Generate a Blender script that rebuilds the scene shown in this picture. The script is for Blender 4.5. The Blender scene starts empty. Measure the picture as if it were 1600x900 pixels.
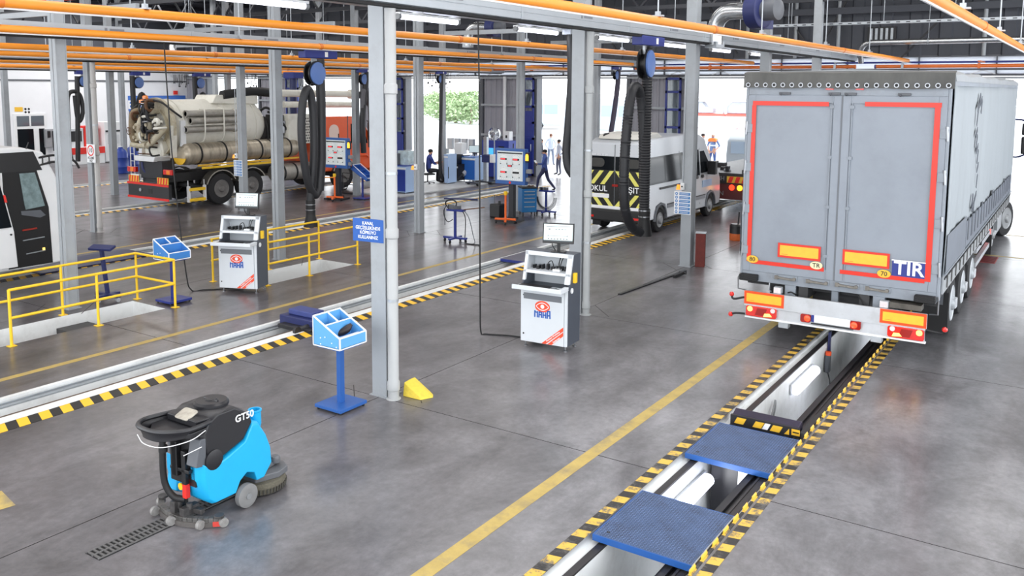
import bpy, math, random
from math import sin, cos, pi, radians, sqrt, atan2
from mathutils import Vector, Matrix, Euler

SC = bpy.context.scene
COL = SC.collection
rnd = random.Random(7)

# ------------------------------------------------------------------ camera
cd = bpy.data.cameras.new('camera')
cam = bpy.data.objects.new('camera', cd)
COL.objects.link(cam)
cd.sensor_fit = 'HORIZONTAL'; cd.sensor_width = 36.0
cd.lens = 1367.49 / 1600 * 36.0
cd.shift_y = -(450 - 292.64) / 1600
cd.clip_start = 0.1; cd.clip_end = 400
_yaw, _pit, _rol = -.586328823, .113798593, -.00633435345
_f = Vector((sin(_yaw) * cos(_pit), cos(_yaw) * cos(_pit), -sin(_pit)))
_r = Vector((cos(_yaw), -sin(_yaw), 0)); _d = _f.cross(_r)
_r2 = _r * cos(_rol) + _d * sin(_rol); _d2 = -_r * sin(_rol) + _d * cos(_rol)
cam.matrix_world = Matrix(((_r2.x, -_d2.x, -_f.x, 0), (_r2.y, -_d2.y, -_f.y, 0), (_r2.z, -_d2.z, -_f.z, 4.2), (0, 0, 0, 1)))
SC.camera = cam

# ------------------------------------------------------------------ world, exposure
w = bpy.data.worlds.new('World'); SC.world = w; w.use_nodes = True
bg = w.node_tree.nodes['Background']
bg.inputs[0].default_value = (0.93, 0.965, 1.0, 1); bg.inputs[1].default_value = 3.6
SC.view_settings.view_transform = 'Standard'; SC.view_settings.look = 'None'
SC.view_settings.exposure = 0.12; SC.view_settings.gamma = 1; SC.view_settings.use_curve_mapping = False
SC.cycles.max_bounces = 8; SC.cycles.diffuse_bounces = 4; SC.cycles.glossy_bounces = 4
SC.cycles.transmission_bounces = 6; SC.cycles.transparent_max_bounces = 8
SC.cycles.use_denoising = True
SC.cycles.sample_clamp_indirect = 8


def area_lamp(name, loc, sx, sy, power, col=(1, .98, .96), rot=(0, 0, 0)):
    l = bpy.data.lights.new(name, 'AREA'); l.shape = 'RECTANGLE'; l.size = sx; l.size_y = sy
    l.energy = power; l.color = col
    o = bpy.data.objects.new(name, l); COL.objects.link(o); o.location = loc; o.rotation_euler = rot
    return o


for _i, _x in enumerate((-1.0, -5.6, -12.0, -20.0, -28.0, -36.0)):  # soft fill lamps added under the roof to brighten the hall
    for _y in (-2, 8, 18, 28):
        area_lamp('added_roof_fill', (_x, _y, 8.6), 4.6, 4.6, 235)
for _y in (8, 18, 28):  # stronger fill row added to brighten the white wall at -X
    area_lamp('added_roof_fill', (-43.5, _y, 8.6), 4.6, 4.6, 600)


# ------------------------------------------------------------------ materials
def lin(c):
    return tuple(((v / 255) / 12.92 if v / 255 <= .04045 else ((v / 255 + .055) / 1.055) ** 2.4) for v in c)


MATS = {}


def mat(name, rgb=(128, 128, 128), rough=.5, metal=0.0, var=0.0, vs=3.0, bump=0.0, bs=60.0, emit=0.0, alpha=1.0, trans=0.0, coat=0.0, stretch=(1, 1, 1), dirt=None, dirt_amt=.5, dirt_scale=2.0):
    if name in MATS:
        return MATS[name]
    m = bpy.data.materials.new(name); m.use_nodes = True
    nt = m.node_tree; N = nt.nodes; L = nt.links
    b = N['Principled BSDF']
    c = lin(rgb) + (1,)
    b.inputs['Base Color'].default_value = c
    b.inputs['Roughness'].default_value = rough; b.inputs['Metallic'].default_value = metal
    if coat: b.inputs['Coat Weight'].default_value = coat; b.inputs['Coat Roughness'].default_value = .1
    if emit:
        b.inputs['Emission Color'].default_value = c; b.inputs['Emission Strength'].default_value = emit
    if trans: b.inputs['Transmission Weight'].default_value = trans
    if alpha < 1: b.inputs['Alpha'].default_value = alpha
    if var or bump or dirt:
        tc = N.new('ShaderNodeTexCoord'); mp = N.new('ShaderNodeMapping'); mp.inputs['Scale'].default_value = stretch
        L.new(tc.outputs['Object'], mp.inputs[0])
    col = None
    if var:
        n = N.new('ShaderNodeTexNoise'); n.inputs['Scale'].default_value = vs; n.inputs['Detail'].default_value = 5
        n.inputs['Roughness'].default_value = .62
        L.new(mp.outputs[0], n.inputs['Vector'])
        r = N.new('ShaderNodeValToRGB'); e = r.color_ramp.elements
        e[0].position = .3; e[1].position = .7
        e[0].color = tuple(v * (1 - var) for v in c[:3]) + (1,); e[1].color = tuple(min(1, v * (1 + var)) for v in c[:3]) + (1,)
        L.new(n.outputs['Fac'], r.inputs[0]); col = r.outputs[0]
        mr = N.new('ShaderNodeMapRange'); mr.inputs['To Min'].default_value = max(.02, rough - .1 * min(1, var * 3)); mr.inputs['To Max'].default_value = min(1, rough + .12 * min(1, var * 3))
        L.new(n.outputs['Fac'], mr.inputs['Value']); L.new(mr.outputs[0], b.inputs['Roughness'])
    if dirt:
        n2 = N.new('ShaderNodeTexNoise'); n2.inputs['Scale'].default_value = dirt_scale; n2.inputs['Detail'].default_value = 7; n2.inputs['Roughness'].default_value = .7
        L.new(mp.outputs[0], n2.inputs['Vector'])
        r2 = N.new('ShaderNodeValToRGB'); r2.color_ramp.elements[0].position = .5; r2.color_ramp.elements[1].position = .72
        r2.color_ramp.elements[1].color = (dirt_amt,) * 3 + (1,)
        L.new(n2.outputs['Fac'], r2.inputs[0])
        mx = N.new('ShaderNodeMix'); mx.data_type = 'RGBA'
        L.new(r2.outputs[0], mx.inputs['Factor'])
        if col: L.new(col, mx.inputs['A'])
        else: mx.inputs['A'].default_value = c
        mx.inputs['B'].default_value = lin(dirt) + (1,)
        col = mx.outputs['Result']
    if col: L.new(col, b.inputs['Base Color'])
    if bump:
        nb = N.new('ShaderNodeTexNoise'); nb.inputs['Scale'].default_value = bs; nb.inputs['Detail'].default_value = 3
        L.new(mp.outputs[0], nb.inputs['Vector'])
        bp = N.new('ShaderNodeBump'); bp.inputs['Strength'].default_value = bump; bp.inputs['Distance'].default_value = .02
        L.new(nb.outputs['Fac'], bp.inputs['Height']); L.new(bp.outputs[0], b.inputs['Normal'])
    MATS[name] = m
    return m


def stripe_mat(name, c1, c2, period, slant=0.0, axis='Y', wear=(95, 93, 92), wear_at=.62, rough=.5):
    """Painted hazard stripes along an axis of the object, worn through in places."""
    m = bpy.data.materials.new(name); m.use_nodes = True
    nt = m.node_tree; N = nt.nodes; L = nt.links; b = N['Principled BSDF']; b.inputs['Roughness'].default_value = rough
    tc = N.new('ShaderNodeTexCoord'); sp = N.new('ShaderNodeSeparateXYZ'); L.new(tc.outputs['Object'], sp.inputs[0])
    o = {'X': 'Y', 'Y': 'X', 'Z': 'X'}[axis]
    ma = N.new('ShaderNodeMath'); ma.operation = 'MULTIPLY_ADD'; L.new(sp.outputs[o], ma.inputs[0]); ma.inputs[1].default_value = slant; L.new(sp.outputs[axis], ma.inputs[2])
    mm = N.new('ShaderNodeMath'); mm.operation = 'DIVIDE'; L.new(ma.outputs[0], mm.inputs[0]); mm.inputs[1].default_value = period
    fr = N.new('ShaderNodeMath'); fr.operation = 'FRACT'; L.new(mm.outputs[0], fr.inputs[0])
    gt = N.new('ShaderNodeMath'); gt.operation = 'GREATER_THAN'; L.new(fr.outputs[0], gt.inputs[0]); gt.inputs[1].default_value = .5
    mx = N.new('ShaderNodeMix'); mx.data_type = 'RGBA'; mx.inputs['A'].default_value = lin(c1) + (1,); mx.inputs['B'].default_value = lin(c2) + (1,)
    L.new(gt.outputs[0], mx.inputs['Factor'])
    n = N.new('ShaderNodeTexNoise'); n.inputs['Scale'].default_value = 5; n.inputs['Detail'].default_value = 8; n.inputs['Roughness'].default_value = .75
    L.new(tc.outputs['Object'], n.inputs['Vector'])
    r = N.new('ShaderNodeValToRGB'); r.color_ramp.elements[0].position = wear_at - .05; r.color_ramp.elements[1].position = wear_at + .06
    L.new(n.outputs['Fac'], r.inputs[0])
    m2 = N.new('ShaderNodeMix'); m2.data_type = 'RGBA'; L.new(r.outputs[0], m2.inputs['Factor']); L.new(mx.outputs['Result'], m2.inputs['A']); m2.inputs['B'].default_value = lin(wear) + (1,)
    L.new(m2.outputs['Result'], b.inputs['Base Color'])
    MATS[name] = m
    return m


def floor_mat():
    m = bpy.data.materials.new('polished_concrete'); m.use_nodes = True
    nt = m.node_tree; N = nt.nodes; L = nt.links; b = N['Principled BSDF']
    tc = N.new('ShaderNodeTexCoord')

    def noise(scale, det, stretch=(1, 1, 1), ro=.6, dist=0):
        mp = N.new('ShaderNodeMapping'); mp.inputs['Scale'].default_value = stretch; L.new(tc.outputs['Object'], mp.inputs[0])
        n = N.new('ShaderNodeTexNoise'); n.inputs['Scale'].default_value = scale; n.inputs['Detail'].default_value = det; n.inputs['Roughness'].default_value = ro
        n.inputs['Distortion'].default_value = dist
        L.new(mp.outputs[0], n.inputs['Vector']); return n.outputs['Fac']

    def ramp(fac, p0, c0, p1, c1):
        r = N.new('ShaderNodeValToRGB'); e = r.color_ramp.elements; e[0].position = p0; e[1].position = p1
        e[0].color = c0 if len(c0) == 4 else lin(c0) + (1,); e[1].color = c1 if len(c1) == 4 else lin(c1) + (1,)
        L.new(fac, r.inputs[0]); return r.outputs[0]

    def mix(f, a, bb, mode='MIX'):
        x = N.new('ShaderNodeMix'); x.data_type = 'RGBA'; x.blend_type = mode
        if isinstance(f, float): x.inputs['Factor'].default_value = f
        else: L.new(f, x.inputs['Factor'])
        L.new(a, x.inputs['A']); L.new(bb, x.inputs['B']); return x.outputs['Result']
    big = noise(.35, 6, ro=.62, dist=.4)
    med = noise(1.1, 10, (1, .6, 1), .74, .35)
    fine = noise(11, 6, ro=.7)
    strk = noise(2.2, 4, (1.0, .045, 1), .55)
    base = ramp(med, .28, (66, 63, 64), .7, (140, 137, 138))
    c2 = ramp(big, .32, (.58, .575, .59, 1), .66, (1.3, 1.29, 1.3, 1))
    c = mix(1.0, base, c2, 'MULTIPLY')
    c3 = ramp(strk, .42, (.62, .61, .62, 1), .58, (1.05, 1.05, 1.06, 1))
    c = mix(.22, c, mix(1.0, c, c3, 'MULTIPLY'))
    c4 = ramp(fine, .3, (.70, .70, .71, 1), .7, (1.22, 1.22, 1.21, 1))
    c = mix(.7, c, mix(1.0, c, c4, 'MULTIPLY'))
    # darker towards the bays at -X, cooler and paler in the truck lane
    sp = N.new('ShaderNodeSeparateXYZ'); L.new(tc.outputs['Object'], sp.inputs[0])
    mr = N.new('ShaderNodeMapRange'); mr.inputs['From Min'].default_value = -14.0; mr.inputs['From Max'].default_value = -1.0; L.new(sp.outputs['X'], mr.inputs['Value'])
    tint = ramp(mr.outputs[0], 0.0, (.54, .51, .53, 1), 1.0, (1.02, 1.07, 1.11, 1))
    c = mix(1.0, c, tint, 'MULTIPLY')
    L.new(c, b.inputs['Base Color'])
    rr = N.new('ShaderNodeMapRange'); rr.inputs['From Min'].default_value = .3; rr.inputs['From Max'].default_value = .7; rr.inputs['To Min'].default_value = .34; rr.inputs['To Max'].default_value = .5
    L.new(strk, rr.inputs['Value']); L.new(rr.outputs[0], b.inputs['Roughness'])
    b.inputs['Specular IOR Level'].default_value = .6
    b.inputs['Coat Weight'].default_value = .5; b.inputs['Coat Roughness'].default_value = .2; b.inputs['Coat IOR'].default_value = 1.5
    return m


# ------------------------------------------------------------------ mesh builder
def _norm(v):
    v = Vector(v); return v.normalized() if v.length > 1e-9 else Vector((0, 0, 1))


class MB:
    def __init__(s, M=None):
        s.v = []; s.f = []; s.m = []; s.M = M or Matrix()

    def at(s, loc=(0, 0, 0), rot=(0, 0, 0)):
        s.M = Matrix.Translation(loc) @ Euler(rot).to_matrix().to_4x4(); return s

    def add(s, vs, fs, mi=0):
        o = len(s.v); M = s.M
        s.v.extend([(M @ Vector(p))[:] for p in vs]); s.f.extend([tuple(i + o for i in f) for f in fs]); s.m.extend([mi] * len(fs)); return s

    def box(s, x0, x1, y0, y1, z0, z1, mi=0):
        return s.add([(x0, y0, z0), (x1, y0, z0), (x1, y1, z0), (x0, y1, z0), (x0, y0, z1), (x1, y0, z1), (x1, y1, z1), (x0, y1, z1)],
                     [(3, 2, 1, 0), (4, 5, 6, 7), (0, 1, 5, 4), (1, 2, 6, 5), (2, 3, 7, 6), (3, 0, 4, 7)], mi)

    def cbox(s, c, size, mi=0):
        x, y, z = c; a, b, d = (k / 2 for k in size); return s.box(x - a, x + a, y - b, y + b, z - d, z + d, mi)

    def beam(s, p0, p1, w, h, mi=0, up=(0, 0, 1)):
        p0 = Vector(p0); p1 = Vector(p1); t = _norm(p1 - p0); u = Vector(up)
        if abs(t.dot(u)) > .98: u = Vector((0, 1, 0))
        a = t.cross(u).normalized(); b = a.cross(t)
        q = [a * (i * w / 2) + b * (j * h / 2) for i, j in ((-1, -1), (1, -1), (1, 1), (-1, 1))]
        return s.add([p0 + k for k in q] + [p1 + k for k in q], [(0, 1, 2, 3), (7, 6, 5, 4), (1, 0, 4, 5), (2, 1, 5, 6), (3, 2, 6, 7), (0, 3, 7, 4)], mi)

    def tube(s, pts, r, n=8, mi=0, cap=True, closed=False):
        P = [Vector(p) for p in pts]; k = len(P)
        R = list(r) if hasattr(r, '__len__') else [r] * k
        T = []
        for i in range(k):
            a = P[i - 1] if (i or closed) else P[i]; b = P[(i + 1) % k] if (i < k - 1 or closed) else P[i]
            T.append(_norm(b - a))
        u = Vector((0, 0, 1)) if abs(T[0].z) < .9 else Vector((1, 0, 0))
        u = (u - T[0] * u.dot(T[0])).normalized()
        vs = []
        for i in range(k):
            u = (u - T[i] * u.dot(T[i]));
            u = u.normalized() if u.length > 1e-6 else T[i].orthogonal().normalized()
            w_ = T[i].cross(u)
            for j in range(n):
                a = 2 * pi * j / n; vs.append(P[i] + (u * cos(a) + w_ * sin(a)) * R[i])
        fs = []
        for i in range(k if closed else k - 1):
            i2 = (i + 1) % k
            for j in range(n):
                j2 = (j + 1) % n; fs.append((i * n + j, i * n + j2, i2 * n + j2, i2 * n + j))
        if cap and not closed:
            fs.append(tuple(range(n - 1, -1, -1))); fs.append(tuple(range((k - 1) * n, k * n)))
        return s.add(vs, fs, mi)

    def cyl(s, p0, p1, r, r2=None, n=16, mi=0, cap=True):
        return s.tube([p0, p1], [r, r if r2 is None else r2], n, mi, cap)

    def lathe(s, prof, n=24, c=(0, 0, 0), axis='Z', mi=0, cap=True):
        """prof: (radius, height) pairs along the axis."""
        vs = []; c = Vector(c)
        for r, h in prof:
            for j in range(n):
                a = 2 * pi * j / n; x, y = r * cos(a), r * sin(a)
                vs.append(c + Vector({'Z': (x, y, h), 'X': (h, x, y), 'Y': (y, h, x)}[axis]))
        fs = []; k = len(prof)
        for i in range(k - 1):
            for j in range(n):
                j2 = (j + 1) % n; fs.append((i * n + j, i * n + j2, (i + 1) * n + j2, (i + 1) * n + j))
        if cap:
            if prof[0][0] > 1e-5: fs.append(tuple(range(n - 1, -1, -1)))
            if prof[-1][0] > 1e-5: fs.append(tuple(range((k - 1) * n, k * n)))
        return s.add(vs, fs, mi)

    def prism(s, poly, a, b, axis='Z', mi=0):
        """poly: 2D outline; axis Z -> (x,y), Y -> (x,z), X -> (y,z), extruded from a to b."""
        def q(p, h): return {'Z': (p[0], p[1], h), 'Y': (p[0], h, p[1]), 'X': (h, p[0], p[1])}[axis]
        n = len(poly); vs = [q(p, a) for p in poly] + [q(p, b) for p in poly]
        fs = [tuple(range(n - 1, -1, -1)), tuple(range(n, 2 * n))] + [(i, (i + 1) % n, n + (i + 1) % n, n + i) for i in range(n)]
        return s.add(vs, fs, mi)

    def ell(s, c, r, nu=16, nv=10, mi=0):
        vs = []; fs = []
        for i in range(nv + 1):
            t = pi * i / nv
            for j in range(nu):
                a = 2 * pi * j / nu; vs.append((c[0] + r[0] * sin(t) * cos(a), c[1] + r[1] * sin(t) * sin(a), c[2] + r[2] * cos(t)))
        for i in range(nv):
            for j in range(nu):
                j2 = (j + 1) % nu; fs.append((i * nu + j, (i + 1) * nu + j, (i + 1) * nu + j2, i * nu + j2))
        return s.add(vs, fs, mi)

    def loft(s, rings, mi=0, cap=True, closed_ring=True):
        n = len(rings[0]); vs = [p for r in rings for p in r]; fs = []
        for i in range(len(rings) - 1):
            for j in range(n if closed_ring else n - 1):
                j2 = (j + 1) % n; fs.append((i * n + j, i * n + j2, (i + 1) * n + j2, (i + 1) * n + j))
        if cap and closed_ring:
            fs.append(tuple(range(n - 1, -1, -1))); fs.append(tuple(range((len(rings) - 1) * n, len(rings) * n)))
        return s.add(vs, fs, mi)

    def quad(s, a, b, c, d, mi=0):
        return s.add([a, b, c, d], [(0, 1, 2, 3)], mi)

    def mesh(s, name, mats):
        me = bpy.data.meshes.new(name); me.from_pydata(s.v, [], s.f)
        for m in (mats if isinstance(mats, (list, tuple)) else [mats]): me.materials.append(m)
        me.polygons.foreach_set('material_index', s.m)
        import bmesh
        bm = bmesh.new(); bm.from_mesh(me)
        bmesh.ops.remove_doubles(bm, verts=bm.verts, dist=1e-5)
        bmesh.ops.recalc_face_normals(bm, faces=bm.faces); bm.to_mesh(me); bm.free()
        me.polygons.foreach_set('use_smooth', [True] * len(me.polygons))
        me.set_sharp_from_angle(angle=radians(38))
        me.update()
        return me

    def build(s, name, mats, parent=None, bevel=0.0, seg=2, loc=None, rz=0.0, label=None):
        o = bpy.data.objects.new(name, s.mesh(name, mats)); COL.objects.link(o)
        if parent: o.parent = parent
        if loc: o.location = loc
        if rz: o.rotation_euler = (0, 0, rz)
        if bevel:
            b = o.modifiers.new('bevel', 'BEVEL'); b.width = bevel; b.segments = seg; b.limit_method = 'ANGLE'; b.angle_limit = radians(40); b.harden_normals = True
        if label: o['label'] = label
        return o


def tag(o, label, cat, group=None, kind=None):
    o['label'] = label; o['category'] = cat
    if group: o['group'] = group
    if kind: o['kind'] = kind
    return o


def thing(name, label, cat, loc=(0, 0, 0), rz=0.0, group=None):
    o = bpy.data.objects.new(name, None); COL.objects.link(o); o.empty_display_size = .1
    o.location = loc; o.rotation_euler = (0, 0, rz)
    return tag(o, label, cat, group)


def struct(mb, name, mats, parent=None, bevel=0.0):
    o = mb.build(name, mats, parent, bevel)
    if not parent: o['kind'] = 'structure'
    return o


KIDS = {}


def dup(o, loc=None, rz=None, label=None, parent=None):
    """A copy of a thing with copies of its parts and sub-parts."""
    c = o.copy(); COL.objects.link(c)
    if parent: c.parent = parent
    if loc is not None: c.location = loc
    if rz is not None: c.rotation_euler = (0, 0, rz)
    if label: c['label'] = label
    for ch in list(o.children):
        dup(ch, parent=c)
    return c


def inst(src, name, parent, loc=(0, 0, 0), rot=(0, 0, 0), scale=(1, 1, 1), label=None):
    """Another object on the same mesh."""
    o = bpy.data.objects.new(name, src.data if hasattr(src, 'data') else src); COL.objects.link(o)
    if parent: o.parent = parent
    o.location = loc; o.rotation_euler = rot; o.scale = scale
    if hasattr(src, 'modifiers'):
        for m in src.modifiers:
            if m.type == 'BEVEL':
                b = o.modifiers.new('bevel', 'BEVEL'); b.width = m.width; b.segments = m.segments; b.limit_method = 'ANGLE'; b.angle_limit = m.angle_limit; b.harden_normals = True
    if label: o['label'] = label
    return o


def text(body, name, m, parent, loc, rot, size, depth=.004, bold=0.0, align='CENTER', sx=1.0, label=None):
    """Raised lettering: each line of writing is one flat mesh."""
    c = bpy.data.curves.new(name, 'FONT'); c.body = body; c.size = size; c.extrude = depth / 2; c.align_x = align; c.align_y = 'CENTER'
    c.offset = bold * size; c.resolution_u = 3; c.space_line = .92
    t = bpy.data.objects.new('tmp', c); COL.objects.link(t)
    dg = bpy.context.evaluated_depsgraph_get()
    me = bpy.data.meshes.new_from_object(t.evaluated_get(dg)); bpy.data.objects.remove(t); bpy.data.curves.remove(c)
    me.materials.clear(); me.materials.append(m)
    o = bpy.data.objects.new(name, me); COL.objects.link(o); o.parent = parent; o.location = loc; o.rotation_euler = rot; o.scale = (sx, 1, 1)
    if label: o['label'] = label
    return o


def rrect(x0, x1, y0, y1, r, n=4):
    o = []
    for cx, cy, a0 in ((x1 - r, y1 - r, 0), (x0 + r, y1 - r, 90), (x0 + r, y0 + r, 180), (x1 - r, y0 + r, 270)):
        for i in range(n + 1):
            a = radians(a0 + 90 * i / n); o.append((cx + r * cos(a), cy + r * sin(a)))
    return o


def bez(pts, n=8):
    """Catmull-Rom through the points."""
    P = [Vector(p) for p in pts]; P = [P[0] * 2 - P[1]] + P + [P[-1] * 2 - P[-2]]; o = []
    for i in range(1, len(P) - 2):
        for k in range(n):
            t = k / n; a, b, c, d = P[i - 1:i + 3]
            o.append(.5 * ((2 * b) + (c - a) * t + (2 * a - 5 * b + 4 * c - d) * t * t + (3 * b - a - 3 * c + d) * t ** 3))
    o.append(P[-2]); return o


# shared finishes
grey_paint = mat('grey_column_paint', (158, 163, 168), .42, var=.06, vs=2, dirt=(120, 118, 115), dirt_amt=.35, dirt_scale=1.3)
grey_dark = mat('dark_grey_paint', (88, 91, 97), .45, var=.08)
slate = mat('slate_cladding', (70, 73, 81), .6, var=.1, vs=1.2)
white_paint = mat('white_paint', (228, 230, 232), .5, var=.03)
white_wall = mat('white_wall', (232, 234, 238), .7, var=.03, vs=.8)
pit_white = mat('white_pit_paint', (226, 228, 228), .7, var=.04, vs=1.5, dirt=(150, 144, 138), dirt_amt=.4, dirt_scale=1.1)
orange = mat('orange_pipe_paint', (243, 150, 48), .38, var=.05, vs=.8)
black_rub = mat('black_rubber', (26, 26, 28), .6, var=.15, vs=8)
black_pl = mat('black_plastic', (24, 24, 26), .38, var=.1, vs=6)
black_mt = mat('black_metal', (34, 34, 38), .45, var=.15, vs=5)
yellow_p = mat('yellow_rail_paint', (246, 201, 46), .35, var=.06, vs=6)
steel = mat('bare_steel', (150, 152, 156), .32, .9, var=.12, vs=7)
galv = mat('galvanised_steel', (176, 181, 186), .4, .75, var=.1, vs=9)
chrome = mat('chrome', (205, 208, 212), .15, 1)
rust = mat('rusty_steel', (112, 82, 62), .6, .5, var=.3, vs=5)
navy = mat('navy_paint', (38, 52, 130), .4, var=.05)
navy_dk = mat('dark_navy_paint', (34, 42, 92), .45, var=.08)
blue_p = mat('blue_paint', (36, 88, 160), .4, var=.06)
sky_p = mat('sky_blue_paint', (96, 166, 222), .42, var=.04)
lt_blue = mat('pale_blue_paint', (164, 190, 226), .5, var=.03)
red_p = mat('red_paint', (226, 44, 34), .45, var=.04)
tape_red = mat('red_reflective_tape', (218, 48, 30), .35, var=.04)
orange_red = mat('orange_red_paint', (240, 86, 40), .4, var=.05)
glass_dk = mat('dark_tinted_glass', (20, 24, 28), .08); glass_dk.node_tree.nodes['Principled BSDF'].inputs['Specular IOR Level'].default_value = .14
glass = mat('window_glass', (225, 236, 240), .03, trans=1.0)
lamp_white = mat('lamp_tube', (236, 238, 255), .4, emit=4.0)
amber_on = mat('lit_amber_lamp', (255, 170, 40), .3, emit=2.5)
red_on = mat('lit_red_lamp', (255, 60, 30), .3, emit=2.2)
lamp_warm = mat('lit_white_lamp', (255, 206, 96), .3, emit=2.2)
red_lens = mat('red_lamp_lens', (214, 34, 26), .15, coat=.6, var=.1, vs=20)
amber_lens = mat('amber_lamp_lens', (240, 130, 30), .15, coat=.6)
clear_lens = mat('clear_lamp_lens', (225, 215, 215), .15, coat=.6)
refl_yel = mat('yellow_reflector', (232, 184, 56), .35, var=.06, vs=14)
refl_org = mat('orange_reflector_border', (236, 78, 24), .35)
white_pr = mat('white_print', (240, 241, 243), .5)
black_pr = mat('black_print', (18, 18, 20), .5)
paper = mat('white_sign_board', (236, 238, 240), .4)
# ------------------------------------------------------------------ floor with the pits and stair wells let into it
Y0, Y1 = -6.0, 35.0
X0, X1 = -48.0, 7.0
PITS = [(-3.72, -2.66, .2, 31.0), (-11.95, -11.27, .2, 32.0), (-20.3, -19.66, 8.2, 32.0), (-27.95, -27.38, 9.0, 32.0), (-35.5, -34.98, 9.0, 32.0)]
WELLS = [(-15.44, -14.40, 2.0, 9.86), (-15.52, -14.40, 12.1, 14.93)]
holes = PITS + WELLS
JW = .012
jx = [-7.86, -15.9]; jy = [-2.2, 3.2, 8.6, 14.04, 19.42, 24.8, 30.2]


def in_joint(x, y):
    return any(abs(x - a) < JW / 2 for a in jx) or any(abs(y - a) < JW / 2 for a in jy)


xs = sorted({X0, X1, *[h[0] for h in holes], *[h[1] for h in holes], *[a + s for a in jx for s in (-JW / 2, JW / 2)]})
ys = sorted({Y0, Y1, *[h[2] for h in holes], *[h[3] for h in holes], *[a + s for a in jy for s in (-JW / 2, JW / 2)]})


def lvl(i, j):
    x = (xs[i] + xs[i + 1]) / 2; y = (ys[j] + ys[j + 1]) / 2
    if any(h[0] < x < h[1] and h[2] < y < h[3] for h in holes): return None
    return -.012 if in_joint(x, y) else 0.0


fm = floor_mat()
joint_m = mat('floor_joint_filler', (52, 50, 50), .8)
mb = MB()
for i in range(len(xs) - 1):
    for j in range(len(ys) - 1):
        z = lvl(i, j)
        if z is None: continue
        a, b, c, d = xs[i], xs[i + 1], ys[j], ys[j + 1]
        mb.quad((a, c, z), (b, c, z), (b, d, z), (a, d, z), 0 if z == 0 else 1)
        for ii, jj, p, q in ((i + 1, j, (b, c), (b, d)), (i, j + 1, (b, d), (a, d)), (i - 1, j, (a, d), (a, c)), (i, j - 1, (a, c), (b, c))):
            z2 = lvl(ii, jj) if 0 <= ii < len(xs) - 1 and 0 <= jj < len(ys) - 1 else z
            if z2 is not None and z2 < z:
                mb.quad((*p, z), (*q, z), (*q, z2), (*p, z2), 1)
            elif z2 is None:
                pass
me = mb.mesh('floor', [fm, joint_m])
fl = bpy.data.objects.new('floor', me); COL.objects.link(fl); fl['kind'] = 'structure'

hz = stripe_mat('hazard_paint', (24, 23, 24), (243, 190, 40), .277, slant=.35, wear_at=.66)
hz_old = stripe_mat('worn_hazard_paint', (44, 42, 42), (222, 182, 76), .277, slant=-.2, wear_at=.55, wear=(98, 95, 92))
yl = mat('worn_yellow_line', (184, 160, 92), .6, var=.14, vs=5, dirt=(128, 120, 104), dirt_amt=.85, dirt_scale=2.2)
yl2 = mat('pale_yellow_line', (178, 152, 80), .55, var=.12, vs=6, dirt=(140, 136, 130), dirt_amt=.8, dirt_scale=4.0)
pit_dark = mat('oily_pit_floor', (58, 57, 58), .55, var=.25, vs=2)
rail_m = mat('greasy_rail_steel', (66, 64, 66), .45, .6, var=.35, vs=4, stretch=(1, .3, 1))
rail_br = mat('rust_brown_rail', (104, 84, 70), .55, .5, var=.3, vs=4, stretch=(1, .3, 1))

for k, (a, b, c, d) in enumerate(PITS):
    ld = .16 if k == 0 else .12     # width of the ledge that carries the jack rail
    dz = -.09
    p = MB()
    # left ledge + wall, right ledge + wall, end walls, bottom
    zb = -1.55
    p.quad((a, c, 0), (a, d, 0), (a, d, dz), (a, c, dz)); p.quad((a, c, dz), (a, d, dz), (a + ld, d, dz), (a + ld, c, dz))
    p.quad((a + ld, c, dz), (a + ld, d, dz), (a + ld, d, zb), (a + ld, c, zb))
    p.quad((b, c, 0), (b, d, 0), (b, d, dz), (b, c, dz)); p.quad((b, c, dz), (b, d, dz), (b - ld, d, dz), (b - ld, c, dz))
    p.quad((b - ld, c, dz), (b - ld, d, dz), (b - ld, d, zb), (b - ld, c, zb))
    p.quad((a, c, 0), (b, c, 0), (b, c, zb), (a, c, zb)); p.quad((a, d, 0), (b, d, 0), (b, d, zb), (a, d, zb))
    struct(p, 'pit_wall', pit_white)
    struct(MB().quad((a + ld, c, zb), (b - ld, c, zb), (b - ld, d, zb), (a + ld, d, zb)), 'pit_floor', pit_dark)
    for s, x in ((1, a + ld), (-1, b - ld)):
        r = MB(); x2 = x - s * .075
        r.box(min(x, x2), max(x, x2), c + .02, d - .02, dz + .002, dz + .022)
        if s < 0 and k == 0: r.box(x - .012, x + .012, c + .02, d - .02, dz - .10, dz + .03)
        struct(r, 'floor_strip', rail_m if k == 0 else (rail_br if s < 0 else galv))
    # painted edges
    e = MB(); x0, x1 = (b + .045, b + .155) if k == 0 else (b + .21, b + .49)
    e.box(x0, x1, c, d, .0005, .004); struct(e, 'floor_marking', hz_old if k == 0 else hz)
    if k == 0:
        e = MB(); e.box(a - .135, a - .005, c, d, .0005, .004); struct(e, 'floor_marking', hz_old)
        e = MB(); e.box(b - .012, b + .016, c, d, -.085, .012); struct(e, 'floor_edge_strip', hz_old)
    else:
        e = MB(); e.box(b + .004, b + .20, c, d, .0005, .006); struct(e, 'floor_edge_strip', pit_white)
        e = MB(); e.box(a - .07, a + .01, c, d, -.03, .007); struct(e, 'floor_edge_strip', pit_white)
        e = MB(); e.box(a + .004, a + .016, c, d, -.075, -.05); struct(e, 'floor_strip', galv)
        e = MB(); e.box(b - .075, b - .002, c + .02, d - .02, -.03, -.006); struct(e, 'floor_strip', rail_br)  # brown strip draws the rusty rail together with the pit's inside shade

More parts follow.
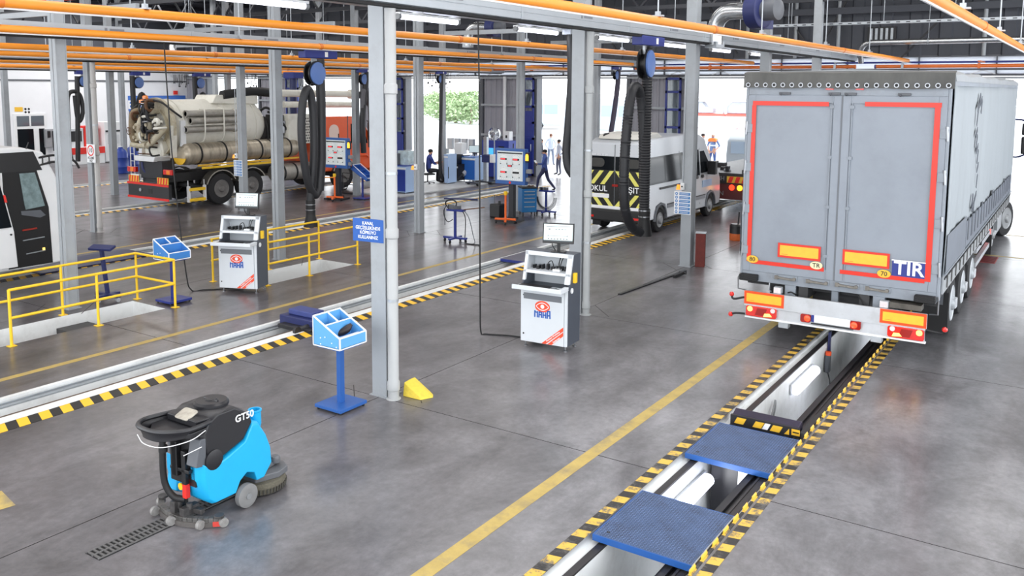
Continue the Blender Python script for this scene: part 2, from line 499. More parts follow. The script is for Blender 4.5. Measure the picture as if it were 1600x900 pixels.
# the dark machine rail along the truck pit's far ledge
r = MB(); r.box(-2.99, -2.83, .4, 30.9, -.30, -.11); r.box(-2.95, -2.89, .4, 30.9, -.11, -.075); struct(r, 'floor_strip', black_mt)

for (a, b, c, d) in WELLS:
    p = MB(); zb = -1.7
    for q in (((a, c), (b, c)), ((b, c), (b, d)), ((b, d), (a, d)), ((a, d), (a, c))):
        p.quad((*q[0], 0), (*q[1], 0), (*q[1], zb), (*q[0], zb))
    struct(p, 'pit_wall', pit_white)
    st = MB(); n = 8
    y_lo, y_hi = (c, d) if c < 5 else (d, c)
    for i in range(n):
        yy0 = y_hi + (y_lo - y_hi) * (.12 + .6 * i / n); yy1 = y_hi + (y_lo - y_hi) * (.12 + .6 * (i + 1) / n)
        st.box(a + .01, b - .01, min(yy0, yy1), max(yy0, yy1), zb, -.2 * (i + 1))
    st.quad((a, c, zb + .002), (b, c, zb + .002), (b, d, zb + .002), (a, d, zb + .002))
    struct(st, 'pit_floor', pit_dark)

# painted lines
for x0, x1, y0, y1, m in ((-4.66, -4.50, -4, 31.5, yl), (-12.82, -12.69, 1.0, 31.5, yl2), (-20.95, -20.83, 10, 31.5, yl2), (-2.6, -.2, 25.12, 25.22, yl2), (-1.95, -.4, 29.0, 29.1, yl2)):
    struct(MB().box(x0, x1, y0, y1, .0005, .0025), 'floor_marking', m)
struct(MB().prism([(-9.4, 3.95), (-8.80, 4.04), (-8.76, 4.22), (-9.2, 4.30)], .0005, .0025), 'floor_marking', yl)
# sealed cut around each column foot
for cx in (-7.86, -15.95, -23.75):
    for cy in (8.75, 14.15, 19.4):
        q = MB()
        for (u, v), (s, t) in (((-.62, 0), (0, -.62)), ((.62, 0), (0, .62))):
            q.beam((cx + u, cy + v, .001), (cx + s, cy + t, .001), .012, .003)
        struct(q, 'floor_strip', joint_m)

# ------------------------------------------------------------------ end wall with drive-through doors
OPEN = [(-45.9, -41.1), (-37.95, -32.95), (-29.9, -25.0), (-21.9, -17.1), (-14.25, -9.3), (-6.5, -1.35)]
clad = mat('grey_wall_cladding', (150, 150, 158), .55, var=.05, vs=1)
WY0, WY1 = 35.0, 35.35
edges = [-48.0] + [v for o in OPEN for v in o] + [7.0]
for i in range(0, len(edges), 2):
    a, b = edges[i], edges[i + 1]
    p = MB()
    p.box(a, b, WY0, WY1, 0, 4.75)
    x = a + .1
    while x < b - .15:
        p.prism([(x, WY0), (x + .04, WY0 - .04), (x + .11, WY0 - .04), (x + .15, WY0)], 0, 4.72); x += .3
    o = struct(p, 'wall_end', clad)
    for ex in ((a,) if i else ()) + ((b,) if i < len(edges) - 2 else ()):
        struct(MB().box(ex - .09, ex + .09, WY0 - .12, WY1 + .02, 0, 4.78), 'door_frame', grey_dark, None, .006)
    if b - a < 4:
        struct(MB().beam((a, WY0 - .1, 3.35), (b, WY0 - .1, 3.35), .1, .1).beam((a, WY0 - .1, 1.9), (b, WY0 - .1, 1.9), .1, .1), 'wall_beam', grey_paint)
p = MB(); p.box(X0, X1, WY0, WY1, 4.75, 5.42)
tl = bpy.data.materials.new('translucent_panel'); tl.use_nodes = True
_n = tl.node_tree.nodes; _b = _n['Principled BSDF']; _b.inputs['Base Color'].default_value = (.8, .82, .86, 1); _b.inputs['Roughness'].default_value = .5
_t = _n.new('ShaderNodeBsdfTranslucent'); _t.inputs[0].default_value = (.86, .88, .92, 1); _m = _n.new('ShaderNodeMixShader'); _m.inputs[0].default_value = .6
tl.node_tree.links.new(_b.outputs[0], _m.inputs[1]); tl.node_tree.links.new(_t.outputs[0], _m.inputs[2]); tl.node_tree.links.new(_m.outputs[0], _n['Material Output'].inputs[0])
p = MB(); x = X0
while x < X1 - .1:
    p.box(x + .02, min(X1, x + 2.5) - .02, WY0 + .1, WY0 + .13, 4.75, 5.42); x += 2.5
p.v = p.v
struct(p, 'window_panel_strip', tl)
p = MB(); p.box(X0, X1, WY0, WY0 + .3, 4.72, 4.78); p.box(X0, X1, WY0, WY0 + .3, 5.38, 5.44); x = X0
while x < X1: p.box(x - .02, x + .02, WY0 + .02, WY0 + .28, 4.78, 5.38); x += 2.5
struct(p, 'lintel', grey_dark)
struct(MB().box(X0, X1, WY0 - .03, WY0 + .01, 5.16, 5.23), 'lintel_trim', navy)
p = MB(); p.box(X0, X1, WY0 - .2, WY0 - .02, 4.90, 4.97); p.box(X0, X1, WY0 - .2, WY0 - .02, 4.70, 4.76)
struct(p, 'door_beam', grey_dark)
p = MB(); x = X0 + .5
while x < X1:
    p.beam((x, WY0 - .11, 4.76), (x + .4, WY0 - .11, 4.90), .03, .03); p.beam((x + .4, WY0 - .11, 4.90), (x + .8, WY0 - .11, 4.76), .03, .03); x += 1.9
struct(p, 'door_truss_beam', white_paint)
p = MB(); p.box(X0, X1, WY0 + .02, WY1, 5.42, 9.2); x = X0 + .1
while x < X1:
    p.prism([(x, WY0 + .02), (x + .05, WY0 - .05), (x + .42, WY0 - .05), (x + .47, WY0 + .02)], 5.42, 9.2); x += 1.0
struct(p, 'wall_end', slate)
struct(MB().box(X0, X1, 34.6, 34.75, 7.0, 7.25), 'wall_beam', slate)
roof_dk = mat('roof_dark_steel', (44, 46, 52), .6, var=.1, vs=1.5)
# ceiling and its purlins, trusses
struct(MB().box(X0, X1, Y0, 36, 8.9, 9.0), 'ceiling', roof_dk)
for y in (3.3, 8.7, 14.1, 19.4, 24.8, 30.2):
    t = MB()
    t.beam((X0, y, 7.15), (X1, y, 7.15), .14, .14); t.beam((X0, y, 8.7), (X1, y, 8.7), .14, .14)
    x = X0
    while x < X1:
        t.beam((x, y, 7.15), (x + 1.4, y, 8.7), .07, .07); t.beam((x + 1.4, y, 8.7), (x + 2.8, y, 7.15), .07, .07); x += 2.8
    struct(t, 'ceiling_beam', roof_dk)
for x in (-46, -42, -38, -34, -30, -26, -22, -18, -14, -10, -6, -2, 2):
    struct(MB().beam((x, Y0, 8.8), (x, 35, 8.8), .1, .16), 'ceiling_beam', roof_dk)
# wall at -X : white, with office door and windows built further down
LW = -48.0
p = MB(); p.box(LW - .3, LW, Y0, 36, 0, 5.2); struct(p, 'wall_left', white_wall)
p = MB(); p.box(LW - .3, LW, Y0, 36, 5.2, 9.0); struct(p, 'wall_left', slate)

# ------------------------------------------------------------------ columns
COLS = [(-7.875, y, .128) for y in (8.75, 14.12, 19.4, 24.8, 30.2)] + [(-15.9, 3.4, .105), (-15.88, 8.87, .105), (-16.34, 14.38, .105), (-16.13, 19.43, .105), (-16.15, 24.8, .105), (-16.15, 30.2, .105)]
COLS += [(x, y, .105) for x in (-23.72, -31.2, -39.0) for y in (14.1, 19.38, 24.8, 30.2)]
col_mesh = {}
for cx, cy, W in COLS:
    if W not in col_mesh:
        q = MB(); z1 = 8.8
        q.box(-W, W, -W, -W + .02, 0, z1); q.box(-W, W, W - .02, W, 0, z1); q.box(-.006, .006, -W, W, 0, z1)
        q.box(W - .028, W - .012, -W + .02, W - .02, 0, z1); q.box(-W + .012, -W + .028, -W + .02, W - .02, 0, z1)
        q.box(-W - .03, W + .03, -W - .03, W + .03, 0, .012)
        col_mesh[W] = q.mesh('column', grey_paint)
    o = bpy.data.objects.new('column', col_mesh[W]); COL.objects.link(o); o.location = (cx, cy, 0); o['kind'] = 'structure'

# outside apron
out_m = mat('outside_concrete', (205, 207, 210), .8, var=.05, vs=.3)
struct(MB().box(-220, 160, 35.0, 260, -.25, -.005), 'outside_ground', out_m)
# ------------------------------------------------------------------ floor scrubber
scr_blue = mat('scrubber_blue_plastic', (28, 168, 224), .35, var=.03, vs=5)
scr_black = mat('scrubber_black_plastic', (32, 32, 36), .36, var=.08, vs=8)
grey_pl = mat('grey_plastic', (128, 130, 132), .5, var=.1, vs=10)
grey_tyre = mat('grey_tyre', (122, 122, 122), .7, var=.08, vs=12)
bristle_m = mat('brush_bristle', (96, 92, 80), .9, var=.3, vs=60)


def side_loft(prof, hw, crown=.05, M=None, n=7):
    """A body from its side outline (y,z): the outline is repeated across x, shrunk near both flanks so the edges round over."""
    cy = sum(p[0] for p in prof) / len(prof); cz = sum(p[1] for p in prof) / len(prof); rings = []
    for k in range(n):
        u = -1 + 2 * k / (n - 1); x = hw * sin(u * pi / 2) ** 1
        s = 1 - crown * (abs(u) ** 5)
        rings.append([(x, cy + (y - cy) * s, cz + (z - cz) * s) for y, z in prof])
    return rings


t = thing('floor_scrubber', 'turquoise and black walk-behind floor scrubber parked over the slotted drain', 'scrubber', (-7.13, 5.50, 0), 0.02)
mb = MB(); mb.loft(side_loft([(-.46, .25), (-.38, .17), (-.12, .17), (-.06, .28), (.03, .34), (.13, .3), (.16, .2), (.26, .2), (.37, .33), (.36, .5), (.30, .66), (.2, .82), (.12, .84), (.02, .68), (-.20, .60), (-.42, .54), (-.5, .62), (-.5, .45)], .29, .06), 0)
mb.build('tank', scr_blue, t, .012)
mb = MB(); mb.loft(side_loft([(-.42, .55), (-.22, .605), (.02, .685), (.14, .84), (.10, .93), (.02, 1.0), (-.08, 1.06), (-.30, 1.06), (-.42, 1.0), (-.47, .9), (-.44, .7)], .275, .07), 0)
cov = mb.build('recovery_tank', scr_black, t, .014)
mb = MB(); mb.lathe([(.17, 0), (.17, .025), (.15, .045), (.06, .045), (.05, .055), (0, .055)], 24, (0.0, -.15, 1.055)); mb.cyl((-.1, -.15, 1.1), (.1, -.15, 1.1), .012, n=8)
mb.build('lid', scr_black, cov)
text('GT50', 'lettering', white_pr, cov, (.283, .02, .93), (radians(90), radians(0), radians(90)), .10, .003, .02)
mb = MB(); mb.lathe([(.055, 0), (.062, .03), (.062, .16), (.07, .17), (.07, .185), (.052, .185), (.05, .05), (0, .05)], 20, (.12, .29, .70)); mb.build('fill_tube', scr_blue, t)
# control console: a dished shelf with a wraparound handle
ring = [(-.25, -.36), (-.29, -.55), (-.29, -.72), (-.17, -.84), (.10, -.84), (.27, -.68), (.28, -.52), (.25, -.36)]
mb = MB(); rp_ = bez([(x, y, 1.0 - .04 * (y + .5)) for x, y in ring], 6); mb.tube(rp_, .024, 8)
hd_ = [(p.x * .97, p.y) for p in rp_]
mb.loft([[(p.x * .98, p.y + .0, p.z - .01) for p in rp_], [(p.x * .8, p.y * .96 - .02, .93) for p in rp_], [(p.x * .7, p.y * .92 - .03, .90) for p in rp_]], 0, False)
mb.prism([(p.x * .8, p.y * .96 - .02) for p in rp_], .915, .93)
mb.build('handle', scr_black, t)
mb = MB(); mb.prism([(-.27, -.36), (-.29, -.62), (-.15, -.74), (.1, -.72), (.27, -.6), (.27, -.36)], .90, .96); mb.prism([(-.24, -.34), (.24, -.34), (.22, -.50), (-.22, -.50)], .96, 1.03)
mb.build('console', scr_black, t, .012)
mb = MB(); mb.prism(rrect(-.10, .10, -.075, .075, .03), 0, .014); o = mb.build('display', mat('scrubber_display', (178, 172, 160), .12, coat=.5, var=.2, vs=18), t, .004); o.location = (0, -.44, 1.035); o.rotation_euler = (radians(22), 0, 0)
mb = MB(); mb.tube(bez([(-.26, -.80, .90), (-.1, -.84, .86), (.12, -.80, .86), (.28, -.62, .9), (.30, -.46, .95)], 6), .0045, 6); mb.tube([(.29, -.5, .80), (.2, -.64, .74)], .004, 6); mb.build('control_wire', white_pr, t)
mb = MB(); mb.tube(bez([(-.12, -.62, .95), (-.13, -.63, .7), (-.13, -.62, .4), (-.06, -.58, .25), (.04, -.52, .22)], 7), .032, 10); mb.lathe([(.042, 0), (.042, .06)], 12, (-.125, -.625, .70)); mb.lathe([(.045, 0), (.045, .07)], 12, (-.12, -.62, .86))
mb.build('suction_hose', black_rub, t)
mb = MB(); mb.box(-.20, .18, -.50, -.40, .36, .90); mb.box(-.1, -.02, -.56, -.5, .45, .8); mb.box(.03, .09, -.55, -.5, .38, .72); mb.box(-.14, .14, -.55, -.50, .50, .54); mb.build('rear_mechanism', black_pl, t, .01)
MB().prism([(-.50, .62), (-.44, .60), (-.45, .80), (-.50, .86)], -.23, -.14, 'X').build('rear_cowl', grey_dark, t, .012); MB().prism([(-.56, .60), (-.44, .58), (-.43, .86), (-.5, .86)], .12, .27, 'X').build('rear_cowl', grey_dark, t, .012)
MB().prism([(-.5, .42), (-.44, .36), (-.40, .55), (-.44, .62), (-.5, .58)], .10, .19, 'X').build('rear_bracket', scr_blue, t, .015); MB().prism([(-.5, .25), (-.40, .2), (-.40, .5), (-.48, .46)], -.27, -.12, 'X').build('rear_bracket', scr_blue, t, .015)
mb = MB(); mb.box(.03, .085, -.545, -.49, .24, .43); mb.build('tag', red_p, t, .008); mb = MB(); mb.lathe([(.035, 0), (.035, .012), (0, .012)], 14, (-.03, -.52, .33), 'Y'); mb.build('tag', yellow_p, t)
mb = MB(); mb.lathe([(.10, 0), (.10, .09), (.06, .10), (0, .10)], 18, (.20, -.36, .62), 'X'); mb.build('cap', scr_black, t)
wm = MB(); wm.lathe([(.055, -.035), (.085, -.04), (.12, -.028), (.12, .028), (.085, .04), (.055, .035)], 24, (0, 0, 0), 'X'); w1 = wm.build('wheel', grey_tyre, t); w1.location = (.30, 0, .12)
hub = MB().lathe([(.0, .045), (.03, .045), (.03, .03), (.065, .025), (.065, -.02), (0, -.02)], 18, (0, 0, 0), 'X').build('hub', grey_pl, w1)
w2 = inst(w1, 'wheel', t, (-.30, 0, .12)); inst(hub, 'hub', w2, rot=(0, 0, pi))
mb = MB(); mb.prism([(-.15, .2), (-.1, .42), (.0, .60), (.13, .66), (.25, .60), (.29, .44), (.2, .2)], .13, .2); mb.prism([(-.05, .3), (.02, .52), (.14, .54), (.18, .3)], .2, .25); mb.lathe([(.06, 0), (.06, .06), (.04, .08), (0, .08)], 14, (.12, .54, .22)); mb.build('brush_deck', mat('grey_brush_deck', (96, 98, 102), .45, var=.12, vs=8), t, .015)
mb = MB(); mb.lathe([(.25, 0.0), (.26, .05), (.27, .07), (.26, .12), (0, .13)], 32, (.06, .38, .012)); br = mb.build('brush', bristle_m, t)
mb = MB()
for i in range(44):
    a = 2 * pi * i / 44; c, s_ = cos(a), sin(a)
    mb.beam((.06 + .262 * c, .38 + .262 * s_, .02), (.06 + .272 * c, .38 + .272 * s_, .075), .014, .014)
o = mb.build('bristle', mat('brush_rim', (72, 70, 64), .9), br); o['kind'] = 'stuff'
# squeegee: curved bar with rollers and red corner blade
arc = [(-.44, -.44, .06), (-.3, -.54, .06), (-.1, -.59, .06), (.1, -.585, .06), (.28, -.5, .06), (.43, -.38, .06)]
mb = MB(); P_ = bez(arc, 4)
for a, b in zip(P_[:-1], P_[1:]): mb.beam(a, b, .06, .07)
sq = mb.build('squeegee', mat('grimy_alloy', (100, 98, 96), .45, .5, var=.35, vs=14), t, .004)
mb = MB()
for a, b in zip(P_[:-1], P_[1:]): mb.beam((a.x, a.y - .035, .03), (b.x, b.y - .035, .03), .012, .05)
mb.build('blade', mat('rubber_blade_grey', (84, 80, 78), .6, var=.25, vs=9), sq)
MB().box(-.05, .05, -.02, .02, .0, .05).build('corner_blade', mat('rubber_blade_red', (196, 60, 50), .6, var=.2, vs=9), sq, .008, loc=(.40, -.43, .012), rz=.75)
rl = None
for x, y in ((-.43, -.46), (-.30, -.62), (.0, -.66), (.30, -.56), (.44, -.40)):
    if rl is None:
        rl = MB().lathe([(.018, -.02), (.045, -.018), (.045, .018), (.018, .02), (.018, -.02)], 16, (0, 0, 0), 'X', cap=False).lathe([(.02, -.024), (.02, .024)], 8, (0, 0, 0), 'X').build('roller', mat('roller_grey', (132, 130, 128), .5, var=.25, vs=20), sq); rl.location = (x, y, .05)
    else: inst(rl, 'roller', sq, (x, y, .05), (0, 0, rnd.uniform(-.4, .4)))
mb = MB(); mb.lathe([(.05, 0), (.05, .022)], 18, (.40, -.42, .10)); mb.lathe([(.05, 0), (.05, .022)], 18, (-.40, -.45, .10)); mb.box(-.09, -.02, -.60, -.44, .08, .2); mb.box(.05, .12, -.6, -.42, .08, .17); mb.lathe([(.045, 0), (.045, .09), (.02, .12), (0, .12)], 14, (-.05, -.53, .12)); mb.lathe([(.03, 0), (.03, .06)], 10, (.1, -.52, .14)); mb.beam((-.2, -.5, .1), (.22, -.46, .12), .05, .05)
mb.build('linkage', mat('grimy_linkage', (70, 68, 68), .5, .3, var=.4, vs=18), sq, .004)

# slotted drain let into the floor
d = MB(); slot = MB(); ya, yb = 4.1, 5.75
struct(MB().box(-7.32, -7.10, ya, yb, .0006, .0035), 'floor_drain_strip', mat('drain_channel', (20, 20, 20), .6, var=.15))
gd = thing('drain_grate', 'narrow cast iron slotted drain running under the scrubber', 'drain', (-7.21, ya, 0))
sl = None; bar_m = mat('cast_iron', (112, 111, 111), .55, .4, var=.2, vs=9)
MB().box(-.008, .008, 0, yb - ya, .004, .016).box(-.10, -.088, 0, yb - ya, .004, .014).box(.088, .1, 0, yb - ya, .004, .014).build('frame', bar_m, gd)
k = 0; y = .01
while y < yb - ya - .02:
    for sx in (-1, 1):
        if sl is None: sl = MB().box(-.04, .04, 0, .018, .004, .015).build('slat', bar_m, gd); sl.location = (sx * .048, y, 0)
        else: inst(sl, 'slat', gd, (sx * .048, y, 0))
    y += .047

# ------------------------------------------------------------------ tool stands
tray_wh = mat('white_edge_trim', (240, 243, 248), .4)


def tool_stand(loc, label, rz=0, col=sky_p, post=blue_p, content=True):
    t = thing('tool_stand', label, 'stand', loc, rz, 'blue tray stands')
    mb = MB(); mb.box(-.235, .235, -.245, .245, .03, .075); mb.build('base', post, t, .006)
    f = None
    for sx in (-.2, .2):
        for sy in (-.21, .21):
            if f is None: f = MB().cyl((0, 0, 0), (0, 0, .032), .018, n=10).build('foot', black_pl, t); f.location = (sx, sy, 0)
            else: inst(f, 'foot', t, (sx, sy, 0))
    MB().box(-.035, .035, -.04, .04, .07, .86).build('post', post, t, .006)
    MB().box(-.2, .2, -.21, .21, .835, .865).build('tray_plate', post, t, .003)
    z0, zf, zb, h, th = .868, 1.015, 1.25, .245, .014
    prof = [(-.235, z0), (.235, z0), (.235, zf), (-.235, zb)]
    def zt(x): return zf + (zb - zf) * (.235 - x) / .47
    tr = MB()
    for s in (-1, 1): tr.prism(prof, s * h, s * (h - th), 'Y')
    tr.box(-.235, .235, -h, h, z0, z0 + th); tr.box(-.235, -.235 + th, -h, h, z0, zb); tr.box(.235 - th, .235, -h, h, z0, zf)
    tr.box(-.04, -.04 + th, -h + th, h - th, z0, zt(-.03) - .01)
    tr.prism([(-.235, z0), (-.04, z0), (-.04, zt(-.04)), (-.235, zb)], .0, th, 'Y')
    tr.box(.12, .132, -h + th, h - th, z0, zf - .03)
    tray = tr.build('tray', col, t)
    e = MB(); w = .016
    for s in (-1, 1):
        y = s * (h - th / 2)
        for a, b in zip(prof, prof[1:] + prof[:1]): e.beam((a[0], y, a[1]), (b[0], y, b[1]), w, w)
    e.beam((.228, -h, zf), (.228, h, zf), w, w); e.beam((-.228, -h, zb), (-.228, h, zb), w, w); e.beam((.228, -h, z0), (.228, h, z0), w, w)
    e.beam((-.033, -h, zt(-.03)), (-.033, h, zt(-.03)), w, w * .8); e.beam((-.235, .007, zb), (-.04, .007, zt(-.04)), w, w); e.beam((.126, -h + .03, zf - .03), (.126, h - .03, zf - .03), w * .8, w)
    e.build('edge_trim', tray_wh, tray)
    sc = None
    for x, z in ((-.10, .98), (-.02, 1.0), (.1, .94), (-.1, .90), (.18, .9)):
        if sc is None: sc = MB().lathe([(.009, 0), (.009, .006), (0, .006)], 8, (0, 0, 0), 'Y').build('screw', white_pr, tray); sc.location = (x, -h - .005, z)
        else: inst(sc, 'screw', tray, (x, -h - .005, z))
    return t


tool_stand((-8.015, 8.03, 0), 'sky blue tray stand with white edges beside the big column and yellow wedge')
tool_stand((-14.72, 10.27, 0), 'blue tray stand with white edges behind the yellow railing corner', col=mat('mid_blue_paint', (62, 128, 200), .42, var=.04), post=navy)
mb = MB(); mb.tube(bez([(0, 0, .0), (.05, .10, .05), (.06, .22, .10), (.05, .3, .17)], 5), [.03, .045, .05, .045, .04, .035, .04, .045, .05, .05, .05, .05, .045, .04, .03, .02], 10); mb.ell((-.03, .02, .02), (.06, .08, .04), 12, 8)
o = mb.build('leather_glove', mat('brown_black_leather', (44, 34, 34), .5, var=.3, vs=12), None); o.location = (-8.18, 7.98, .92); o.rotation_euler = (0, 0, -.6); tag(o, 'dark leather work glove stuffed in the tray beside the big column', 'glove')
mb = MB(); mb.ell((0, 0, .02), (.08, .09, .05), 12, 8); mb.tube(bez([(-.05, -.05, .03), (.02, .06, .06), (.07, .1, .03)], 5), .02, 8)
o = mb.build('rag', mat('dark_rag', (48, 38, 38), .9, var=.3, vs=15), None); o.location = (-14.84, 10.40, .90); tag(o, 'dark rag lying in the tray behind the yellow railing', 'rag')

# ------------------------------------------------------------------ test consoles with monitors
cab_white = mat('console_light_grey', (214, 219, 224), .42, var=.02)
cab_dark = mat('console_dark_grey', (74, 80, 90), .45, var=.04)
logo_red = mat('logo_red', (240, 84, 50), .45)
logo_blue = mat('logo_blue', (28, 90, 180), .45)
scrn = mat('lit_monitor_screen', (206, 222, 224), .25, emit=.22)
scrn_d = mat('screen_print', (70, 80, 84), .4)
keyb = mat('dark_keyboard', (38, 36, 38), .5, var=.2, vs=40)


def console(loc, rz, label, mlabel, mrz):
    t = thing('test_console', label, 'console', loc, rz, 'white test consoles')
    W = .42; yb = .30
    prof = [(-.18, .09), (.28, .09), (.28, 1.55), (.02, 1.55), (-.12, 1.08), (-.18, 1.04)]
    b = MB()
    for s in (-1, 1): b.prism(prof, s * W, s * (W - .03), 'X')
    b.box(-W, W, .26, .28, .09, 1.55); b.box(-W, W, -.16, .28, .09, .12); b.box(-W, W, .02, .28, 1.52, 1.55); b.box(-W, W, -.15, .28, .96, 1.0)
    b.build('body', cab_dark, t, .008)
    f = MB(); f.box(-W + .005, W - .06, -.205, -.18, .09, .985); f.box(W - .055, W - .004, -.2, -.17, .09, 1.05)
    door = f.build('door', cab_white, t, .006)
    u = MB(); y0, z0, y1, z1 = -.13, 1.09, .0, 1.55
    def fr(a, b, x0, x1):
        ya, za = y0 + (y1 - y0) * a, z0 + (z1 - z0) * a; yb_, zb_ = y0 + (y1 - y0) * b, z0 + (z1 - z0) * b
        u.add([(x0, ya - .02, za), (x1, ya - .02, za), (x1, yb_ - .02, zb_), (x0, yb_ - .02, zb_), (x0, ya + .03, za), (x1, ya + .03, za), (x1, yb_ + .03, zb_), (x0, yb_ + .03, zb_)], [(0, 1, 2, 3), (7, 6, 5, 4), (1, 0, 4, 5), (2, 1, 5, 6), (3, 2, 6, 7), (0, 3, 7, 4)])
    fr(0, 1.0, -W, -W + .05); fr(0, 1.0, W - .09, W); fr(.87, 1.0, -W, W); fr(.26, .36, -W, W)
    u.box(-W + .03, W - .03, -.04, .26, 1.235, 1.25)
    u.build('hood_frame', cab_white, t, .005)
    MB().box(-W + .03, W - .03, .235, .258, 1.0, 1.52).box(-W + .031, -W + .036, -.02, .25, 1.24, 1.5).box(W - .036, W - .031, -.02, .25, 1.24, 1.5).build('inner_lining', mat('console_inside_grey', (196, 201, 206), .5), t)
    k = MB(); k.box(-W - .03, W + .0, -.44, -.15, 1.0, 1.025); k.box(-W - .03, W, -.455, -.43, 1.0, 1.07); k.box(W - .07, W, -.44, -.16, 1.02, 1.06)
    tr = k.build('keyboard_tray', cab_white, t, .005)
    MB().box(-W + .02, W - .28, -.42, -.17, 1.03, 1.045).build('keyboard', keyb, tr, .004)
    m_ = MB(); m_.box(W - .26, W - .06, -.42, -.24, 1.028, 1.036, 0); m_.build('mouse_pad', grey_pl, tr)
    MB().ell((W - .15, -.34, 1.045), (.032, .055, .016), 12, 8).build('mouse', black_pl, tr)
    MB().box(-W + .06, W - .1, -.212, -.202, .80, .90).build('display_strip', mat('grey_front_band', (112, 116, 122), .4), t, .003)
    sh = MB()
    rr = random.Random(3)
    for i in range(9):
        x = -W + .08 + i * .08; w_, h_ = rr.uniform(.02, .06), rr.uniform(.03, .1); sh.box(x, x + w_, .03 + rr.random() * .1, .16, 1.236, 1.236 + h_)
    sh.tube(bez([(-.05, .05, 1.25), (-.06, .05, 1.35), (-.0, .08, 1.40), (.06, .05, 1.27)], 5), .008, 6); sh.tube(bez([(.12, .2, 1.5), (.12, .1, 1.36), (.17, .05, 1.27)], 5), .008, 6); sh.tube(bez([(.18, .2, 1.5), (.15, .14, 1.4), (.14, .1, 1.3)], 5), .008, 6)
    o = sh.build('cable_clutter', black_pl, t)
    MB().box(.04, .17, .02, .14, 1.236, 1.28).build('adapter', white_paint, t, .005); MB().cyl((-.24, .06, 1.236), (-.24, .06, 1.31), .018, n=10).build('cup', white_paint, t)
    # trim: keyhole discs, socket, key lock, feet
    for z in (.86, .22): MB().lathe([(.014, 0), (.014, -.006), (0, -.006)], 12, (-W + .06, -.205, z), 'Y').build('lock', black_pr, t)
    MB().box(W, W + .05, -.02, .06, 1.10, 1.26).build('yellow_socket', yellow_p, t, .006)
    MB().lathe([(.045, 0), (.045, .012), (.028, .014), (.028, .008), (0, .008)], 18, (W, -.05, .98), 'X').build('key_switch', white_paint, t)
    ft = None
    for x, y in ((-W + .06, -.13), (W - .06, -.13), (-W + .06, .23), (W - .06, .23)):
        if ft is None: ft = MB().cyl((0, 0, .01), (0, 0, .09), .012, n=8).lathe([(.035, 0), (.035, .01), (.015, .02)], 14).build('foot', steel, t); ft.location = (x, y, 0)
        else: inst(ft, 'foot', t, (x, y, 0))
    # logo on the door: red eye over blue letters
    ey = []; n = 20
    for i in range(n): a = -1 + 2 * i / (n - 1); ey.append((.145 * a, .085 * (1 - a * a) + .0))
    for i in range(1, n - 1): a = 1 - 2 * i / (n - 1); ey.append((.145 * a, -.085 * (1 - a * a)))
    def plate(poly, m, dy, nm, off=(0, 0)):
        q = MB(); q.prism([(p[0] + off[0], p[1] + off[1]) for p in poly], -.2055 - dy, -.203, 'Y'); return q.build(nm, m, door)
    cx, cz = -.02, .70
    el = [(.135 * cos(2 * pi * i / 32), .093 * sin(2 * pi * i / 32)) for i in range(32)]
    plate(el, logo_red, .001, 'emblem', (cx, cz))
    for sgn in (1, -1):
        band = [(.118 * a, sgn * (.062 * (1 - a * a) + .004)) for a in [-1 + 2 * i / 12 for i in range(13)]]; band2 = [(p[0] * .97, p[1] - sgn * .012) for p in reversed(band)]
        plate(band + band2, white_pr, .002, 'emblem_line', (cx, cz))
    plate([(.034 * cos(2 * pi * i / 20), .034 * sin(2 * pi * i / 20)) for i in range(20)], white_pr, .002, 'emblem_pupil', (cx, cz))
    lt = MB(); W_ = .066; zb_, zt_ = cz - .185, cz - .055
    def stroke(a, b, w=.021): lt.beam((a[0], -.2065, a[1]), (b[0], -.2065, b[1]), w, .004, up=(0, 1, 0))
    for n_, lx in enumerate((-.145, -.07, .005, .08)):
        l0, l1 = cx + lx, cx + lx + W_; up_ = .0 if n_ in (0, 3) else -.03
        a_, m_ = l0 + .009, (l0 + l1) / 2; e_ = l1 - .009; zt2 = zt_ + up_
        if n_ == 0:
            stroke((a_, zb_), (a_, zt2 - .02)); stroke((e_, zb_), (e_, zt2 - .03)); stroke((a_, zt2 - .02), (m_, zt2 - .055), .016); stroke((m_, zt2 - .055), (e_, zt2 - .035), .016)
        elif n_ == 2:
            stroke((a_, zb_), (a_, zt2)); stroke((e_, zb_), (e_, zt2)); stroke((a_, (zb_ + zt2) / 2), (e_, (zb_ + zt2) / 2))
        else:
            stroke((a_, zb_), (a_ + .006, zt2 - .0)); stroke((e_, zb_), (e_ - .004, zt2 - (.0 if n_ == 3 else .0))); stroke((a_, zb_ + .05), (e_, zb_ + .05)); stroke((a_, zt2 - .008), (e_, zt2 - .008))
    o = lt.build('lettering', logo_blue, door)
    # red slanted bands with white words
    for off in (0, .085):
        q = MB(); x1 = W - .065
        a = [(-.01 + off * 1.25 - .02, .095), (.065 + off * 1.25 - .02, .095), (x1, .345 - off * .95), (x1, .41 - off * .95)]
        q.prism([(a[0][0], a[0][1]), (a[1][0], a[1][1]), (a[2][0], a[2][1]), (a[3][0], a[3][1])], -.208, -.204, 'Y'); q.build('red_band', logo_red, door)
    ang = atan2(.25, x1 - .065 + .02)
    text('Premium Workshop', 'lettering', white_pr, door, (.175, -.2092, .235), (radians(90), -ang, 0), .036, .002, .02)
    text('Equipment', 'lettering', white_pr, door, (.235, -.2092, .185), (radians(90), -ang, 0), .036, .002, .02)
    # monitor
    R_ = Matrix.Rotation(rz, 4, 'Z'); p = Vector(loc) + (R_ @ Vector((.1, .12, 1.552)))
    m = thing('monitor', mlabel, 'monitor', p, mrz, 'flat monitors')
    MB().prism(rrect(-.12, .12, -.09, .09, .03), 0, .015).box(-.025, .025, -.01, .02, .01, .2).build('stand', black_pl, m, .004)
